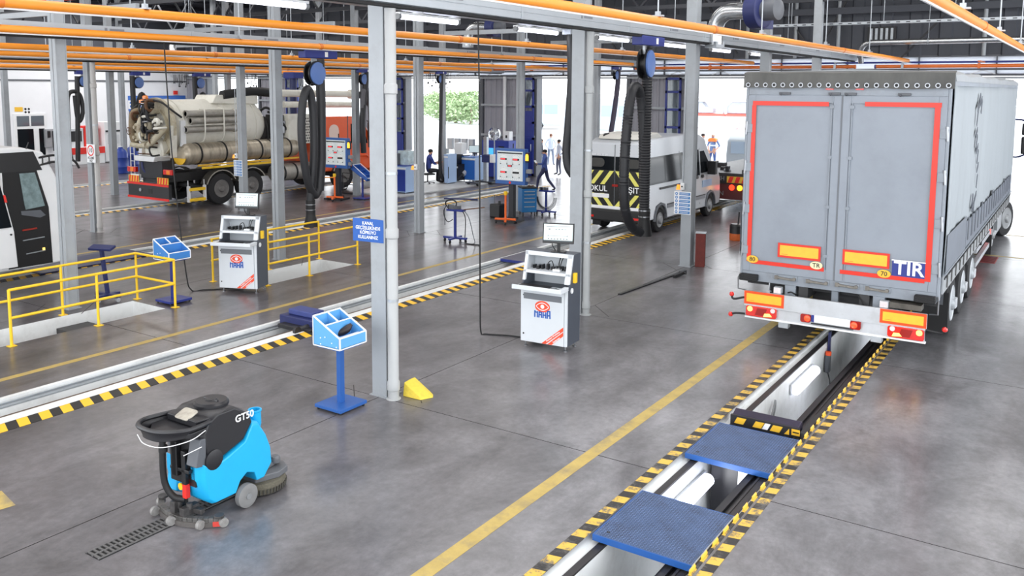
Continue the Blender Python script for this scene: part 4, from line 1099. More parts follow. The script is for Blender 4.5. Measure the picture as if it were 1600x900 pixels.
# tractor unit in front of it
R_ = Matrix.Rotation(radians(0.35), 4, 'Z'); pos = Vector((-3.33, 14.4, 0)) + R_ @ Vector((0, 13.0, 0))
K = thing('truck_tractor', 'tractor unit in front of the trailer with turned steering wheel and big mirror', 'truck', pos, radians(0.35))
tcab = mat('tractor_dark_paint', (66, 72, 96), .35, coat=.4)
for s in (-1, 1):
    MB().box(min(s * .38, s * .48), max(s * .38, s * .48), -3.4, 2.6, .72, .96).build('chassis_rail', under, K)
    make_wheel('wheel', K, (s * 1.22, -2.1, .52), w_=.34, face=s, twin=True); make_wheel('wheel', K, (s * .86, -2.1, .52), w_=.3, face=s)
    make_wheel('wheel', K, (s * 1.32, 1.45, .52), w_=.32, face=s, steer=-.32)
    fn = MB(); pr = [(-.75 + .0, .5)] + [(.62 * cos(a), .55 + .58 * sin(a)) for a in [pi - i * pi / 8 for i in range(9)]]
    for a, b in zip(pr[1:-1], pr[2:]): fn.beam((s * 1.15, -2.1 + a[0], a[1]), (s * 1.15, -2.1 + b[0], b[1]), .6, .02)
    fn.build('mudguard', mat('pale_mudguard', (150, 154, 158), .5), K)
    MB().box(min(s * 1.05, s * 1.44), max(s * 1.05, s * 1.44), -2.86, -2.8, .12, .62).build('mud_flap', black_rub, K)
    o = MB().box(min(s * 1.0, s * 1.44), max(s * 1.0, s * 1.44), -2.86, -2.78, .62, .82).build('tail_lamp', alu, K); MB().box(min(s * 1.1, s * 1.4), max(s * 1.1, s * 1.4), -2.88, -2.86, .64, .78).build('lit_lens', red_on, o)
    MB().box(min(s * 1.0, s * 1.4), max(s * 1.0, s * 1.4), -1.3, .6, .35, 1.0).build('side_tank', alu, K, .04)
    mi = MB().tube(bez([(s * 1.3, 2.3, 3.35), (s * 1.62, 2.2, 3.35), (s * 1.78, 2.15, 3.28)], 4), .025, 8).tube(bez([(s * 1.3, 2.3, 2.28), (s * 1.55, 2.2, 2.25), (s * 1.78, 2.15, 2.34)], 4), .025, 8).build('mirror_arm', navy_dk, K)
    MB().box(min(s * 1.66, s * 1.92), max(s * 1.66, s * 1.92), 2.06, 2.2, 2.9, 3.25).build('mirror', black_pl, mi, .04); MB().box(min(s * 1.66, s * 1.92), max(s * 1.66, s * 1.92), 2.06, 2.2, 2.35, 2.86).build('mirror', black_pl, mi, .04)
for y in (-2.1, 1.45): MB().cyl((-1.1, y, .52), (1.1, y, .52), .09, n=12).build('axle', under, K)
MB().lathe([(.5, 0), (.5, .08)], 20, (0, -1.8, .97)).build('fifth_wheel', black_mt, K)
cab_ = MB(); cab_.prism([(.75, .95), (2.75, .7), (2.8, 1.9), (2.55, 3.75), (2.1, 4.0), (.75, 4.05)], -1.25, 1.25, 'X'); cb = cab_.build('cab', tcab, K, .08, 3)
MB().prism([(2.66, 2.2), (2.83, 2.2), (2.62, 3.3), (2.5, 3.3)], -1.12, 1.12, 'X').build('windscreen', glass_dk, cb)
for s in (-1, 1):
    MB().prism([(1.5, 2.15), (2.5, 2.1), (2.35, 3.05), (1.5, 3.1)], min(s * 1.24, s * 1.265), max(s * 1.24, s * 1.265), 'X').build('side_window', glass_dk, cb)
    MB().box(min(s * 1.1, s * 1.3), max(s * 1.1, s * 1.3), 1.0, 2.5, .42, .95).build('step_panel', grey_dark, cb, .03)
MB().box(-1.22, 1.22, 2.6, 2.85, .35, .95).build('front_bumper', grey_dark, cb, .04)

# ------------------------------------------------------------------ plates, jack and lamps in the truck pit
chk = mat('blue_checker_steel', (66, 86, 122), .45, .2, var=.22, vs=5, dirt=(40, 42, 60), dirt_amt=.85, dirt_scale=3.0)


def bridge_plate(y0, y1, label):
    t = thing('pit_cover_plate', label, 'plate', (-3.19, y0, 0), 0, 'blue checker plates over the truck pit')
    W = .49; D = y1 - y0
    MB().box(-W, W, 0, D, .004, .012).build('sheet', chk, t)
    MB().box(-W, W, -.012, .0, -.05, .012).build('edge', blue_p, t); MB().box(-W, W, D, D + .012, -.05, .012).build('edge', blue_p, t); MB().box(-W - .012, -W, -.012, D + .012, -.05, .012).build('edge', blue_p, t); MB().box(W, W + .012, -.012, D + .012, -.02, .014).build('edge', galv, t)
    q = MB(); nx = 34; ny = int(nx * D / .98); k = 0
    for i in range(nx):
        for j in range(ny):
            x = -W + .98 * (i + .5) / nx; y = D * (j + .5) / ny; a = radians(45 if (i + j) % 2 else -45); c, s = cos(a), sin(a); l_, w_ = .0135, .005
            q.add([(x - c * l_, y - s * l_, .012), (x + s * w_, y - c * w_, .012), (x + c * l_, y + s * l_, .012), (x - s * w_, y + c * w_, .012), (x, y, .017)], [(0, 1, 4), (1, 2, 4), (2, 3, 4), (3, 0, 4)])
    o = q.build('tread_ridge', mat('worn_ridge_steel', (104, 122, 156), .4, .4, var=.3, vs=4), t); o['kind'] = 'stuff'
    o = MB().cyl((-W + .1, .1, .0115), (-W + .1, .1, .0135), .018, n=10).build('lift_hole', black_pr, t)
    return t


bridge_plate(6.98, 8.05, 'large blue checker plate over the truck pit, the lower one')
bridge_plate(9.22, 10.32, 'blue checker plate over the truck pit beside the striped jack beam')
t = thing('pit_jack', 'dark pit jack beam with yellow hazard blocks across the truck pit', 'jack', (-3.19, 10.72, 0))
MB().prism([(-.10, -.14), (.08, -.14), (.10, .06), (.02, .09), (-.09, .05)], -.44, .40, 'X').build('beam', mat('jack_purple_black', (48, 42, 62), .4, .3, var=.3, vs=6), t, .01)
MB().box(-.45, .42, -.14, -.1, -.09, .05).build('front_face', black_mt, t)
for x in (-.40, -.16, .06): MB().prism([(x, -.05), (x + .12, -.05), (x + .16, .03), (x + .04, .03)], -.146, -.14, 'Y').build('hazard_block', refl_yel, t)
MB().prism([(.24, -.05), (.30, -.05), (.30, .03)], -.146, -.14, 'Y').build('hazard_block', refl_yel, t); MB().prism([(-.05, -.05), (.03, -.05), (.07, .03), (-.01, .03)], -.146, -.14, 'Y').build('hazard_block', white_pr, t)
o = MB().box(.33, .43, -.148, -.14, -.04, .035).build('label_plate', refl_yel, t); MB().box(.345, .42, -.151, -.148, -.01, .005).build('print', black_pr, o)
MB().box(-.2, .2, -.1, .1, -.9, -.14).cyl((0, 0, -1.54), (0, 0, -.8), .09).build('ram', black_mt, t); MB().box(-.3, .3, -.28, -.1, -.32, -.2).cyl((-.2, -.2, -.2), (-.2, -.2, -.08), .04, n=10).cyl((.1, -.2, -.2), (.1, -.2, -.1), .05, n=10).build('valve_block', under, t, .01)
MB().box(.42, .5, -.12, .6, -.08, .0).build('roller_rail', under, t, .005)
for y, z, lab in ((13.55, -.30, 'lit white tube lamp on the pit wall behind the jack beam'), (8.85, -.34, 'lit white tube lamp on the pit wall between the two blue plates'), (18.6, -.45, 'lit tube lamp deep in the pit under the trailer'), (3.9, -.5, 'lit tube lamp on the pit wall before the blue plates'), (11.6, -.5, 'lit tube lamp on the pit wall next to the jack beam')):
    if y == 11.6: continue
    t = thing('pit_lamp', lab, 'lamp', (-3.555, y, z))
    MB().box(0, .03, -.62, .62, -.08, .08).build('housing', mat('lamp_housing_grey', (190, 194, 200), .4), t, .006)
    MB().lathe([(.0, -.58), (.075, -.57), (.075, .57), (.0, .58)], 16, (.075, 0, 0), 'Y').build('tube', lamp_white, t)
    l = area_lamp('pit_light', (-3.36, y, z), .2, 1.1, 13, (.95, .97, 1), (0, radians(-90), 0)); l.parent = t; l.location = (.19, 0, 0)
t = thing('call_station', 'small grey control pendant with orange button on the pit wall', 'switch', (-3.545, 15.0, -.42))
MB().box(0, .08, -.07, .07, -.16, .14).build('box', grey_dark, t, .02); MB().lathe([(.05, 0), (.05, .06), (0, .075)], 12, (.045, 0, .14)).build('button', orange_red, t); MB().box(.0, .03, .12, .22, -.2, 1.0 - .5).build('conduit', navy_dk, t); MB().tube(bez([(.05, 0, -.16), (.09, .03, -.4), (.05, .08, -.7)], 5), .01, 6).build('cable', black_rub, t)
o = MB().tube(bez([(-3.545, 11.7, -.55), (-3.5, 11.9, -.35), (-3.52, 12.1, -.2), (-3.49, 12.0, -.32), (-3.545, 11.8, -.75)], 6), .012, 6).build('loose_cable', grey_pl, None); tag(o, 'loop of grey cable on the pit wall beyond the jack beam', 'cable')
t = thing('pit_partition', 'dark grey cabinet standing deep in the pit beneath the smaller blue plate', 'cabinet', (-3.17, 9.55, -1.55))
MB().box(-.33, .0, 0, .5, .0, 1.38).build('case', black_mt, t, .01); MB().box(.0, .15, -.005, .5, 0, 1.40).build('side_panel', white_paint, t)
MB().box(-.31, -.05, -.42, -.02, .0, .345).build('shelf', grey_dark, t, .01)
o = MB().box(-.1, .1, -.1, .1, 0, .2).build('tool_box', black_pl, None, .02); o.location = (-3.36, 9.25, -1.2); MB().ell((0, 0, .22), (.11, .09, .05), 12, 8).build('lid', black_mt, o); tag(o, 'black tool box down in the pit between the blue plates', 'box')
# tabs along the near lip
tb = None
for i in range(60):
    y = 6.0 + i * .277
    m = MB().prism([(-.005, -.07), (.005, -.07), (.012, .03), (-.0, .05)], 0, .13, 'Y')
    if tb is None: tb = m.build('floor_lip_tile', refl_yel, fl); tb.location = (-2.668, y, 0)
    else: inst(tb, 'floor_lip_tile', fl, (-2.668, y, 0))

# jack trolley in the second pit and its cover plate
t = thing('jack_trolley', 'dark navy jack trolley sitting in the rail pit beside the tray stand', 'jack', (-11.45, 10.55, 0))
MB().box(-.42, .42, -.15, .35, -.06, .16).build('carriage', navy_dk, t, .02); MB().box(-.3, .3, -.05, .25, .16, .26).build('saddle', mat('saddle_blue', (58, 70, 130), .45, var=.15), t, .02)
MB().cyl((.3, -.38, .03), (.3, .0, .05), .05, n=12).cyl((.2, -.3, .0), (.34, -.34, .0), .03, n=10).lathe([(.07, -.03), (.07, .03)], 14, (.32, -.42, .04), 'X').build('ram', black_mt, t)
MB().box(-.3, .5, -.3, -.1, -.03, .04).build('arm', black_mt, t, .01)
t = thing('pit_cover_plate', 'dark checker plate lying over the rail pit behind the white console', 'plate', (-11.5, 17.5, 0))
MB().box(-.47, .47, 0, 1.5, .004, .014).build('sheet', mat('dark_checker_plate', (92, 90, 104), .4, .4, var=.3, vs=30), t); MB().box(-.47, .47, -.015, 0, -.05, .014).build('edge', navy, t)
glass_side = mat('van_side_glass', (14, 18, 22), .07); glass_side.node_tree.nodes['Principled BSDF'].inputs['Specular IOR Level'].default_value = .22
# ------------------------------------------------------------------ helpers for vehicle bodies
def taper_x(z0, z1, k):
    """Narrow a body above z0 (tumblehome)."""
    def f(p):
        u = max(0.0, min(1.0, (p[2] - z0) / (z1 - z0))); return (p[0] * (1 - k * u), p[1], p[2])
    return f


def warp(mb, fn):
    mb.v = [fn(p) for p in mb.v]; return mb


def panel(poly, hw, s, fn, th=.008):
    """A flat panel lying on a body flank at +-hw, from its (y,z) outline."""
    a, b = s * (hw - .01), s * (hw + th)
    return warp(MB().prism(poly, min(a, b), max(a, b), 'X'), fn)


# ------------------------------------------------------------------ silver school van over the second pit
van_p = mat('van_silver_paint', (205, 209, 214), .28, .15, coat=.5, var=.03, vs=2)
V = thing('school_van', 'silver school minibus with black and yellow chevrons on its rear doors', 'van', (-11.42, 22.55, 0))
hw = .985; tf = taper_x(1.35, 2.75, .13)
prof = [(0.02, .42), (0.0, 1.2), (.03, 2.2), (.10, 2.62), (.35, 2.74), (2.5, 2.77), (4.2, 2.74), (4.62, 2.58), (5.2, 1.78), (5.7, 1.50), (5.88, 1.2), (5.92, .55), (5.85, .36), (5.42, .34), (5.42, .5), (5.3, .78), (5.0, .86), (4.7, .78), (4.58, .5), (4.58, .36), (1.48, .36), (1.48, .5), (1.36, .78), (1.03, .86), (.72, .78), (.6, .5), (.6, .42)]
mb = MB(); mb.loft(side_loft(prof, hw, .0, n=9)); warp(mb, tf); bd = mb.build('body', van_p, V, .03, 3)
MB().loft(side_loft([(.2, 2.72), (.35, 2.86), (1.4, 2.9), (1.75, 2.74)], .72, .1)).build('roof_hump', mat('van_roof_cream', (214, 212, 204), .45), V, .03)
wv = MB(); wv.tube(bez([(-.55, .35, 2.74), (-.52, .3, 2.84), (-.42, .4, 2.86)], 4), .03, 6); wv.build('roof_vent', black_pl, V)
ystripe = mat('chevron_yellow', (232, 226, 112), .4, var=.04); dk = mat('black_rear_film', (26, 27, 28), .25)
def rear(x0, x1, z0, z1, m, nm, y=-.008, par=V, r=.02):
    q = MB().prism(rrect(x0, x1, z0, z1, r, 3), y - .006, y + .03, 'Y'); warp(q, tf); return q.build(nm, m, par)
for s in (-1, 1):
    rear(min(s * .008, s * .93), max(s * .008, s * .93), .72, 2.58, van_p, 'rear_door', -.012)
    w_ = rear(min(s * .02, s * .92), max(s * .02, s * .92), 1.84, 2.24, glass_dk, 'rear_window', -.022)
    rear(min(s * .015, s * .925), max(s * .015, s * .925), .80, 1.84, dk, 'film_panel', -.022)
    rear(min(s * .35, s * .86), max(s * .35, s * .86), 1.92, 2.18, mat('headrest_grey', (62, 62, 60), .7, var=.3), 'seat_headrest', -.027, r=.12)
    for (zb, zt), lst in (((1.42, 1.82), ((.02, .2), (.36, .54), (.70, .88))), ((.80, 1.16), ((.02, .2), (.36, .54), (.70, .88)))):
        for a, b in lst:
            d = .30 if zb > 1 else .30
            # bars slope down and outwards above, down and inwards below
            if zb > 1: P_ = [(a, zt), (a + .14, zt), (a + .14 + d, zb), (a + d, zb)]
            else: P_ = [(a + d, zt), (a + .14 + d, zt), (a + .14, zb), (a, zb)]
            Q = [(min(x, .92), z if x <= .92 else z) for x, z in P_]
            if P_[0][0] > .92 and P_[3][0] > .92: continue
            q = MB().prism([(s * x, z) for x, z in Q], -.036, -.03, 'Y'); warp(q, tf); q.build('chevron', ystripe, V)
    MB().box(min(s * .88, s * .985), max(s * .88, s * .985), -.02, .05, .95, 1.75).build('tail_lamp', mat('dark_red_lens', (150, 26, 20), .2), V, .02)
rear(-.72, -.16, 1.03, 1.15, white_pr, 'number_plate', -.035); rear(-.95, .95, .715, .80, white_pr, 'lower_strip', -.03)
q = rear(-.07, .12, 1.37, 1.44, mat('dark_red_lens', (150, 26, 20), .2), 'badge_lamp', -.035)
text('OKUL', 'lettering', white_pr, V, (-.53, -.036, 1.29), (radians(90), 0, 0), .23, .003, .012); text('TAŞITI', 'lettering', white_pr, V, (.50, -.036, 1.29), (radians(90), 0, 0), .23, .003, .012)
text('0539 403 32 69', 'lettering', white_pr, V, (-.50, -.034, 2.275), (radians(90), 0, 0), .085, .002, .01)
MB().box(-.97, .97, -.13, .2, .36, .70).build('rear_bumper', black_pl, V, .05, 3); MB().box(-.9, -.6, -.14, -.12, .46, .52).box(.6, .9, -.14, -.12, .46, .52).build('reflector', red_lens, V)
MB().box(-.5, -.2, .3, .6, .28, .36).build('exhaust_box', under, V)
for s in (-1, 1):
    panel([(.18, 1.44), (.16, 2.22), (4.05, 2.26), (4.05, 1.44)], hw, s, tf).build('window_band', glass_dk, V)
    for a, b in ((.24, 1.3), (1.38, 2.45), (2.55, 3.95)): panel(rrect(a, b, 1.50, 2.17, .06, 3), hw, s, tf, .011).build('window', glass_side, V)
    panel([(4.16, 1.5), (4.16, 2.2), (4.5, 2.2), (5.05, 1.6), (5.05, 1.5)], hw, s, tf).build('door_window', glass_dk, V)
    panel([(4.1, .5), (4.1, 2.3), (4.125, 2.3), (4.125, .5)], hw, s, tf, .003).build('door_seam', grey_dark, V); panel([(2.49, .5), (2.49, 2.3), (2.51, 2.3), (2.51, .5)], hw, s, tf, .003).build('door_seam', grey_dark, V)
    panel([(.95, 1.26), (.95, 1.32), (2.5, 1.32), (2.5, 1.26)], hw, s, tf, .02).build('slide_rail', black_pl, V); panel([(1.5, .66), (1.5, .78), (4.55, .78), (4.55, .66)], hw, s, tf, .015).build('side_strip', mat('grey_bump_strip', (150, 154, 160), .5), V); panel([(1.5, .76), (1.5, .79), (4.55, .79), (4.55, .76)], hw, s, tf, .017).build('side_strip', black_pl, V)
    for y in (3.72, 4.2): panel(rrect(y, y + .16, 1.34, 1.44, .04, 3), hw, s, tf, .03).build('door_handle', black_pl, V)
    panel([(4.3, 1.02), (4.3, 1.24), (5.1, 1.24), (5.1, 1.02)], hw, s, tf, .004).build('door_print', mat('pale_blue_print', (170, 196, 226), .5), V)
    for yc, rr_ in ((1.03, .42), (5.0, .42)):
        ar = MB(); P_ = [(yc - rr_ * cos(a), .36 + rr_ * 1.12 * sin(a)) for a in [pi * i / 10 for i in range(11)]]
        for a, b in zip(P_[:-1], P_[1:]): ar.beam((s * (hw + .0), a[0], a[1]), (s * (hw + .0), b[0], b[1]), .07, .05)
        ar.build('arch_trim', mat('grey_arch', (112, 116, 122), .5), V)
        make_wheel('wheel', V, (s * .86, yc, .36), r=.36, w_=.22, rimr=.21, face=s)
    MB().box(min(s * .86, s * .9), max(s * .86, s * .9), .45, .55, .14, .6).build('mud_flap', mat('cream_mud_flap', (196, 190, 172), .6), V, .02) if s > 0 else MB().box(-.97, -.7, .5, .53, .12, .45).build('mud_flap', black_rub, V)
    MB().box(min(s * 1.0, s * 1.28), max(s * 1.0, s * 1.28), 4.62, 4.82, 1.42, 1.86).beam((s * .95, 4.75, 1.55), (s * 1.1, 4.75, 1.6), .06, .1).build('mirror', black_pl, V, .05, 3)
    MB().box(min(s * .6, s * .95), max(s * .6, s * .95), 5.75, 5.9, .95, 1.15).build('headlamp', clear_lens, V, .03)
q = MB().prism([(4.66, 2.45), (4.70, 2.5), (5.22, 1.82), (5.18, 1.78)], -.8, .8, 'X'); q.build('windscreen', glass_dk, V)
for a in (0,): MB().beam((0, -.03, .72), (0, -.03, 2.58), .012, .01).build('door_seam', grey_dark, V)

# ------------------------------------------------------------------ vacuum tanker with the orange cab
tank_c = mat('tanker_cream_paint', (226, 224, 214), .4, var=.05, vs=1.2, dirt=(178, 170, 150), dirt_amt=.5, dirt_scale=1.5)
tank_old = mat('tanker_rusted_cream', (190, 182, 160), .55, var=.12, vs=4, dirt=(110, 84, 58), dirt_amt=.85, dirt_scale=3.5)
st_pipe = mat('suction_pipe_steel', (176, 172, 164), .4, .5, var=.15, vs=8)
cab_or = mat('tanker_orange_paint', (244, 98, 42), .35, coat=.4, var=.03)
tank_st = mat('water_tank_steel', (188, 178, 160), .38, .55, var=.14, vs=2, stretch=(1, 4, 1), dirt=(90, 82, 72), dirt_amt=.7, dirt_scale=1.3)
Q = thing('vacuum_tanker', 'cream vacuum tanker truck with orange cab, steel pipes and black rear bumper', 'truck', (-27.0, 18.25, 0))
tz = 2.74
mb = MB().lathe([(0, .20), (.55, .22), (.92, .42), (.96, .55), (.96, 3.75), (.90, 4.05), (.70, 4.3), (.4, 4.45), (0, 4.5)], 40, (0, 0, tz), 'Y'); mb.build('tank', tank_c, Q)
for y in (.55, 2.3, 3.7): MB().lathe([(.962, y), (.985, y), (.985, y + .06), (.962, y + .06)], 40, (0, 0, tz), 'Y', cap=False).build('tank_band', tank_c, Q)
MB().lathe([(1.0, .12), (1.03, .12), (1.03, .24), (.6, .24), (.6, .12)], 36, (0, 0, tz), 'Y', cap=False).build('rear_flange', tank_old, Q)
MB().prism([(.95, -1.0), (1.0, -.2), (1.02, .1), (.98, .1)], .0, .26, 'Y').build('rear_flange', tank_c, Q, loc=(0, 0, tz))
MB().prism([(2.0, 3.55), (2.2, 3.86), (4.1, 3.86), (4.1, 3.5)], -.5, .62, 'X').build('top_box', tank_c, Q, .04)
# rear pump and pipe work, each pipe its own part
greasy = mat('greasy_valve_metal', (70, 66, 62), .5, .4, var=.35, vs=9)
rr = random.Random(5)
def rp(pts, r, m=tank_old, nm='rear_pipe'): return MB().tube(bez(pts, 5), r, 10).build(nm, m, Q)
rp([(-.75, .1, 3.3), (-.76, -.2, 3.2), (-.76, -.25, 2.5), (-.72, -.15, 2.1)], .12, mat('brown_rust_pipe', (132, 116, 92), .6, .2, var=.3, vs=5)); rp([(-.3, .2, 3.1), (-.3, -.2, 3.0), (-.28, -.25, 2.4), (-.2, .1, 2.2)], .12)
rp([(.65, .1, 2.75), (.55, -.1, 2.55), (.3, -.25, 2.25), (.1, -.26, 2.1)], .11)
rr2 = random.Random(21)
for i in range(16):
    x_ = rr2.uniform(-.8, .6); z_ = rr2.uniform(2.05, 3.45); d_ = rr2.choice(((0, 0, .32), (.28, 0, .05), (0, .0, .22), (.12, 0, -.25))); m_ = rr2.choice((black_rub, black_mt, tank_old, rust, tank_c, steel, greasy))
    rp([(x_, -.05, z_), (x_, -.33, z_ + .02), (x_ + d_[0], -.35, z_ + d_[2]), (x_ + d_[0], -.05, z_ + d_[2])], rr2.uniform(.025, .055), m_); rp([(.25, .1, 3.3), (.25, -.15, 3.25), (.22, -.18, 2.7), (.3, .1, 2.5)], .10, tank_old)
rp([(-.75, -.3, 2.15), (-.3, -.34, 2.12), (.1, -.32, 2.16)], .09); rp([(.0, .1, 3.55), (-.1, -.2, 3.5), (-.15, -.25, 3.0), (-.12, -.2, 2.3)], .07, black_rub); rp([(.05, -.1, 3.4), (.05, -.28, 3.2), (.03, -.26, 2.9), (.06, -.2, 2.35)], .06, black_rub)
rp([(-.4, -.1, 3.62), (.1, -.15, 3.68), (.55, .0, 3.62), (.85, .2, 3.35), (.95, .5, 3.1)], .035, black_rub, 'rear_hose'); rp([(-.95, .1, 3.5), (-.98, -.15, 3.2), (-.95, -.1, 2.6), (-.9, -.0, 1.9)], .05, black_rub, 'rear_hose')
for x, z in ((-.55, 2.75), (.12, 2.85), (.55, 2.95), (-.1, 2.5), (-.6, 2.4)):
    MB().lathe([(.13, -.06), (.15, -.04), (.15, .04), (.13, .06)], 16, (0, 0, 0), 'Y').cyl((0, -.14, 0), (0, .2, 0), .06, n=10).build('valve', tank_old if x < .5 else tank_c, Q, loc=(x, -.2, z))
vw = MB().lathe([(.12, -.012), (.14, 0), (.12, .012), (.12, -.012)], 18, (0, 0, 0), 'Y', cap=False).box(-.12, .12, -.008, .008, -.012, .012).box(-.012, .012, -.008, .008, -.12, .12).build('hand_wheel', rust, Q); vw.location = (-.72, -.42, 2.62)
MB().lathe([(.45, 0), (.5, .06), (.5, .26), (.4, .32)], 24, (0, .0, 1.95), 'Y').build('rear_dome', tank_c, Q)
MB().prism([(-.55, 1.60), (.5, 1.60), (.6, 1.78), (-.6, 1.78)], -.35, .3, 'Y').build('drip_tray', white_paint, Q, .02)
for k in range(9): MB().cyl((-.35 + .09 * k, -.36, 1.86), (-.35 + .09 * k, -.30, 1.86), .02, n=6).build('stud', rust, Q)
for x, z in ((-.25, 3.72), (-.45, 3.58)): MB().lathe([(.1, 0), (.1, .09), (.06, .12), (0, .12)], 16, (x, -.05, z)).build('beacon', amber_lens, Q)
# ladder at the far rear corner
ld = MB()
for x in (-1.22, -1.0): ld.tube([(x + .08, -.12, .95), (x + .08, -.12, 3.3)], .018, 6)
MB().box(-1.24, -1.0, -.16, -.02, .9, 1.0).build('bracket', white_paint, Q); ld.build('ladder_rail', white_paint, Q)
for k in range(9): MB().tube([(-1.14, -.12, 1.05 + .25 * k), (-.92, -.12, 1.05 + .25 * k)], .012, 6).build('ladder_rung', white_paint, Q)
for s in (-1, 1): pass
# side water tank, straps, pipes in the rack
for s in (1, -1):
    MB().lathe([(0, .35), (.25, .38), (.36, .5), (.37, .6), (.37, 5.3), (.34, 5.45), (.2, 5.55), (0, 5.57)], 30, (s * .98, 0, 1.83), 'Y').build('water_tank', tank_st, Q)
    MB().lathe([(.30, .355), (.33, .42), (.28, .37)], 30, (s * .98, 0, 1.83), 'Y').build('tank_end', tank_c, Q) if False else None
    for y in (.95, 2.0, 3.6, 4.1, 5.0): MB().lathe([(.372, y), (.388, y), (.388, y + .06), (.372, y + .06)], 28, (s * .98, 0, 1.83), 'Y', cap=False).build('tank_strap', black_rub, Q)
    MB().box(min(s * 1.26, s * 1.30), max(s * 1.26, s * 1.30), 1.0, 4.6, 1.30, 1.38).build('yellow_bar', yellow_p, Q, .01)
    MB().box(min(s * 1.18, s * 1.24), max(s * 1.18, s * 1.24), .9, 5.5, 1.40, 1.46).build('yellow_bar', refl_yel, Q)
MB().prism([(.355 * cos(a), .355 * sin(a)) for a in [radians(200 + 140 * i / 10) for i in range(11)]], .33, .36, 'Y').build('yellow_mark', refl_yel, Q, loc=(.98, 0, 1.83))
for i, (z, y0) in enumerate(((3.22, .6), (2.98, .75), (2.68, .55))):
    x = 1.06 if i else 1.0
    MB().lathe([(.09, y0), (.13, y0), (.13, y0 + .06), (.115, y0 + .1), (.115, y0 + 2.0), (.15, y0 + 2.03), (.15, y0 + 2.1), (.09, y0 + 2.1), (.09, y0)], 20, (x, 0, z), 'Y', cap=False).build('rack_pipe', st_pipe, Q); MB().lathe([(.0, y0 + .04), (.092, y0 + .04)], 16, (x, 0, z), 'Y').build('pipe_bore', black_pr, Q)
for y in (1.25, 2.05): MB().tube(bez([(.92, y, 3.38), (1.1, y, 3.38), (1.2, y, 3.3), (1.2, y, 2.6), (1.12, y, 2.3), (.9, y, 2.2)], 4), .025, 8).build('rack_bracket', tank_c, Q)
MB().tube([(1.2, 1.25, 2.84), (1.2, 2.05, 2.84)], .018, 8).tube([(1.2, 1.25, 3.36), (1.2, 2.05, 3.36)], .018, 8).build('rack_bar', tank_c, Q)
MB().box(.9, 1.0, .42, .62, 2.0, 3.0).build('side_plate', white_paint, Q, .01)
MB().tube(bez([(.9, 4.2, 2.9), (.99, 4.2, 2.6), (.99, 4.2, 2.1), (.93, 4.2, 1.95)], 4), .02, 6).build('grab_rail', black_pl, Q)
# frame, bumper, lamps
MB().box(-.5, .5, -.1, 9.0, .85, 1.15).build('chassis_rail', under, Q); MB().box(-.55, .75, -.2, .3, 1.0, 1.62).build('rear_housing', mat('tanker_black_housing', (32, 33, 38), .5, var=.12), Q, .02)
bp = MB().box(-1.08, 1.22, -.30, -.18, .36, .86).build('rear_bumper', mat('tanker_black_bumper', (36, 36, 40), .45, var=.15), Q, .01)
for z in (.78, .30): MB().box(-1.10, 1.23, -.32, -.30, z, z + .075).build('red_stripe', red_p, bp)
hzt = (refl_yel, red_p)
for x in (-1.05, .58):
    o = MB().box(x, x + .6, -.29, -.26, .86, 1.08).build('hazard_board', refl_yel, Q)
    for k in range(4): MB().prism([(x + .02 + .15 * k, .865), (x + .09 + .15 * k, .865), (x + .15 + .15 * k - .02, 1.075), (x + .08 + .15 * k - .02, 1.075)], -.295, -.29, 'Y').build('red_block', red_p, o)
for x in (-.95, 1.1):
    b = MB().box(x - .28, x + .2, -.22, -.1, 1.18, 1.36).build('tail_lamp', red_lens, Q, .02); MB().box(x - .08, x + .1, -.23, -.22, 1.20, 1.34).build('amber_lens', amber_lens, b)
MB().box(-.95, -.45, -.28, -.2, .92, 1.12).build('number_plate', white_paint, Q); MB().cyl((-.35, -.33, .6), (-.35, -.2, .6), .06, n=12).build('tow_pin', galv, Q); MB().box(.1, .3, -.305, -.3, .5, .66).build('recess', black_pr, bp)
MB().tube(bez([(-.1, -.1, 1.1), (-.3, -.2, 1.3), (-.35, -.2, 1.55)], 4), .05, 8).build('hose', navy_dk, Q)
# side step with yellow bars
for y in (.4, 1.05): MB().box(1.22, 1.30, y, y + .09, .2, .75).tube([(1.26, y + .03, .6), (1.26, y + .03, .95)], .015, 6).build('step_post', white_paint, Q)
for z in (.22, .58): MB().box(1.2, 1.32, .45, 1.1, z, z + .1).build('step', yellow_p, Q, .01)
for s in (-1, 1):
    for y in (1.78, 3.12, 7.9):
        make_wheel('wheel', Q, (s * 1.14, y, .56), r=.56, w_=.34, rimr=.30, face=s, twin=False, rm=mat('dark_rim', (118, 116, 114), .5, .3, var=.2, vs=8))
        ar = MB(); P_ = [(y - .66 * cos(a), .56 + .66 * sin(a)) for a in [pi * (i + 1.2) / 12 for i in range(10)]]
        for a, b in zip(P_[:-1], P_[1:]): ar.beam((s * 1.16, a[0], a[1]), (s * 1.16, b[0], b[1]), .36, .02)
        ar.build('mudguard', mat('tanker_mudguard', (70, 68, 64), .55), Q)
        e = MB()
        for a, b in zip(P_[:-1], P_[1:]): e.beam((s * 1.345, a[0], a[1]), (s * 1.345, b[0], b[1]), .02, .035)
        e.build('guard_edge', mat('guard_edge_grey', (160, 156, 146), .5), Q)
    MB().lathe([(0, 4.35), (.3, 4.4), (.33, 4.5), (.33, 6.2), (.3, 6.3), (0, 6.35)], 24, (s * 1.0, 0, .88), 'Y').build('fuel_tank', st_pipe, Q)
    for y in (4.7, 5.3, 5.9): MB().lathe([(.332, y), (.35, y), (.35, y + .07), (.332, y + .07)], 24, (s * 1.0, 0, .88), 'Y', cap=False).build('tank_strap', black_rub, Q)
for y in (1.78, 3.12, 7.9): MB().cyl((-1.1, y, .56), (1.1, y, .56), .1, n=10).build('axle', under, Q)
